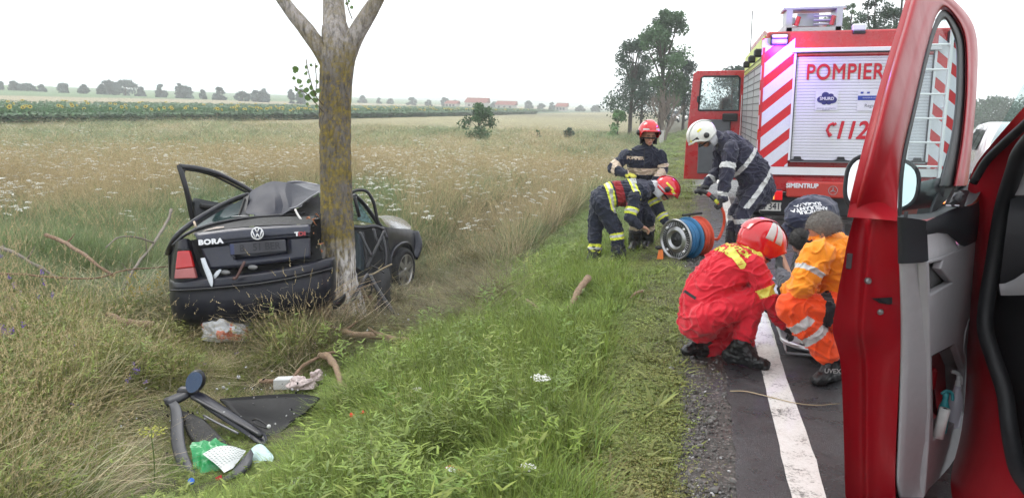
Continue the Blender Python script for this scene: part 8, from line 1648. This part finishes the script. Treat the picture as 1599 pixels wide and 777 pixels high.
# loose stones on the shoulder
def stone():
    bm = bmesh.new(); bmesh.ops.create_icosphere(bm, subdivisions=1, radius=1); p = Pl()
    for v in bm.verts: v.co *= U(.7, 1.2); v.co.z *= .6
    p.V = [v.co[:] for v in bm.verts]; p.F = [tuple(v.index for v in f.verts) for f in bm.faces]; p.L = [1.0]*len(p.V); p.M = [0]*len(p.F); bm.free(); return p.mesh('p', [STM])
STM = plantmat('stone', 0, .8); k = 9000; gx_ = RNG.triangular(-.16, .12, .30, k); gy_ = 2.0+10*RNG.random(k)**1.5; gs_ = RNG.gamma(2.2, .0022, k)+.001
gg_ = RNG.uniform(.06, .22, (k, 1))*np.array([[1, .95, .9]]); gg_[RNG.random(k) < .03] = .5; gz_ = np.interp(gx_, [-.14, -.02, .12, .33], [-.04, -.028, -.016, -.004])
scatter('shoulder_stones', 'loose gravel between the grass and the asphalt', [stone() for _ in range(3)], np.stack([gx_, gy_, gz_+gs_*.3], 1), RNG.uniform(0, 6, (k, 3)), np.repeat(gs_[:, None], 3, 1), gg_)
k = 420; cg = np.concatenate([RNG.normal(0, 1, (k//2, 2))*(.55, .4)+GS(560, 520)[:2], RNG.normal(0, 1, (k-k//2, 2))*(.5, .35)+GS(380, 640)[:2]]); cs2 = RNG.gamma(2, .0022, k)+.002
scatter('glass_crumbs', 'broken glass crumbs and small dark plastic chips strewn around the wreck', [stone()], np.stack([cg[:, 0], cg[:, 1], HT(cg[:, 0], cg[:, 1])+RNG.uniform(.02, .16, k)], 1), RNG.uniform(0, 6, (k, 3)), np.repeat(cs2[:, None], 3, 1), np.where(RNG.random((k, 1)) < .4, .45, .02)*np.ones(3))
# sunflower crop
k = 9000; sx_ = np.concatenate([-48-RNG.random(k)**1.6*15, -62-RNG.random(6000)*48]); sy_ = np.concatenate([30+RNG.random(k)**1.5*200, 30+RNG.random(6000)**1.3*320]); sh_ = HT(sx_, sy_)
sc_c = colmix((np.ones(len(sx_)), (.10, .18, .09)))
kin = np.where(RNG.random(len(sx_)) < .022, RNG.integers(0, 3, len(sx_)), 3)
scatter('sunflower_crop', 'dense green sunflower crop dotted with yellow heads beyond the meadow', PRO['sunflower'], np.stack([sx_, sy_, sh_], 1), np.stack([RNG.normal(0, .08, len(sx_)), RNG.normal(0, .08, len(sx_)), RNG.normal(0, .5, len(sx_))], 1), np.stack([np.clip(sy_/60, 1, 2.2)]*2+[RNG.uniform(.74, .92, len(sx_))], 1), jit(sc_c, .14), kin)
# single flowers that stand out
def flower(name, label, px, py, h, R, m, n_=60, stemc=(.12, .18, .05), dome=.3, rays=True, parts=7):
    q = GS(px, py); q = Gt(px, py+h/depth(q)*F*.93); q[2] = float(HT(q[0], q[1])); th_ = T(name, label, 'wild flower', q)
    b = B(); b.tube(bez([(0, 0, 0), (.01, 0, h*.5), (0, 0, h*.93)], 4), .0035, 6); st_ = b.out('stem', mat('flower_stem', stemc, .6), th_, smooth=True)
    for i in range(parts):
        a = 2*math.pi*i/max(1, parts-1); r = R*.62 if i else 0; c = np.array([math.cos(a)*r, math.sin(a)*r, h*1.0-dome*r*.5]); b = B(); b.tube([(0, 0, h*.92), c], .0015, 4); b.out('ray', MATS['flower_stem'], st_)
        V = []; Fq = []
        for j in range(n_//parts): q2 = RNG.uniform(0, 2*math.pi); r2_ = R*.42*math.sqrt(RNG.random()); cc = c+np.array([math.cos(q2)*r2_, math.sin(q2)*r2_, RNG.uniform(-.004, .006)]); d = RNG.normal(0, 1, 3)*.4+np.array([0, 0, 1]); d /= np.linalg.norm(d); a_ = np.cross(d, RNG.normal(0, 1, 3)); a_ /= np.linalg.norm(a_); b2 = np.cross(d, a_); s_ = .006; k = len(V); V += [cc-a_*s_, cc+b2*s_, cc+a_*s_, cc-b2*s_]; Fq.append((k, k+1, k+2, k+3))
        mk('floret', V, Fq, m, th_)
WF = mat('floret_white', (.78, .78, .72), .7, transl=.2); YF = mat('floret_yellow', (.42, .42, .08), .7, transl=.2)
flower('umbel_flower', 'large white umbel flower in the middle of the green verge', 842, 602, .30, .055, WF, 110)
flower('umbel_flower', 'white umbel flower low on the verge, lower right of the large white one', 823, 735, .20, .035, WF)
flower('umbel_flower', 'pale umbel flower in the grass right of the green bag', 466, 756, .18, .035, mat('floret_cream', (.55, .55, .42), .7, transl=.2))
flower('umbel_flower', 'yellow green umbel flower left of the curved window strip', 241, 685, .34, .085, YF, 130)
flower('umbel_flower', 'small faded umbel between the red chips and the large white umbel', 652, 612, .2, .028, MATS['floret_cream'])
# tall yellow spikes left
for px, py, lb in ((225, 475, 'yellow flowering weed leaning over the grass left of the wreck'),):
    q = GS(px, py+30); th_ = T('yellow_weed', lb, 'wild flower', q); p = Pl()
    for i in range(14): a = ang(); e, d = p.blade((math.cos(a)*.05, math.sin(a)*.05, 0), (U(-.5, .5)-.2, U(-.5, .5), 1), U(.3, .5), .006, .3, .9, 0, 4, .5); [p.leaf(e-d*U(0, .14)+RNG.normal(0, .01, 3), RNG.normal(0, 1, 3), RNG.normal(0, 1, 3), .02, U(.7, 1.2), 1, .7) for _ in range(16)]
    o = p.mesh('foliage', [mat('weed_green', (.16, .18, .05), .6, transl=.2), mat('weed_yellow', (.42, .32, .05), .7, transl=.2)]); COL.objects.link(o); o.parent = th_.o
# ------------------------------------------------------------------ haze
b = B(); b.box((0, 2400, 7), (9000, 6400, 20)); hz_ = b.out('haze', None or bpy.data.materials.new('haze'), None); hm = hz_.data.materials[0]; hm.use_nodes = True; n = hm.node_tree.nodes; n.clear()
o_ = n.new('ShaderNodeOutputMaterial'); v_ = n.new('ShaderNodeVolumePrincipled'); v_.inputs['Color'].default_value = (.96, .98, 1, 1); v_.inputs['Density'].default_value = .0011; v_.inputs['Anisotropy'].default_value = 0; hm.node_tree.links.new(v_.outputs[0], o_.inputs['Volume']); tag(hz_, kind='stuff'); hz_['label'] = 'thin pale haze over the fields'
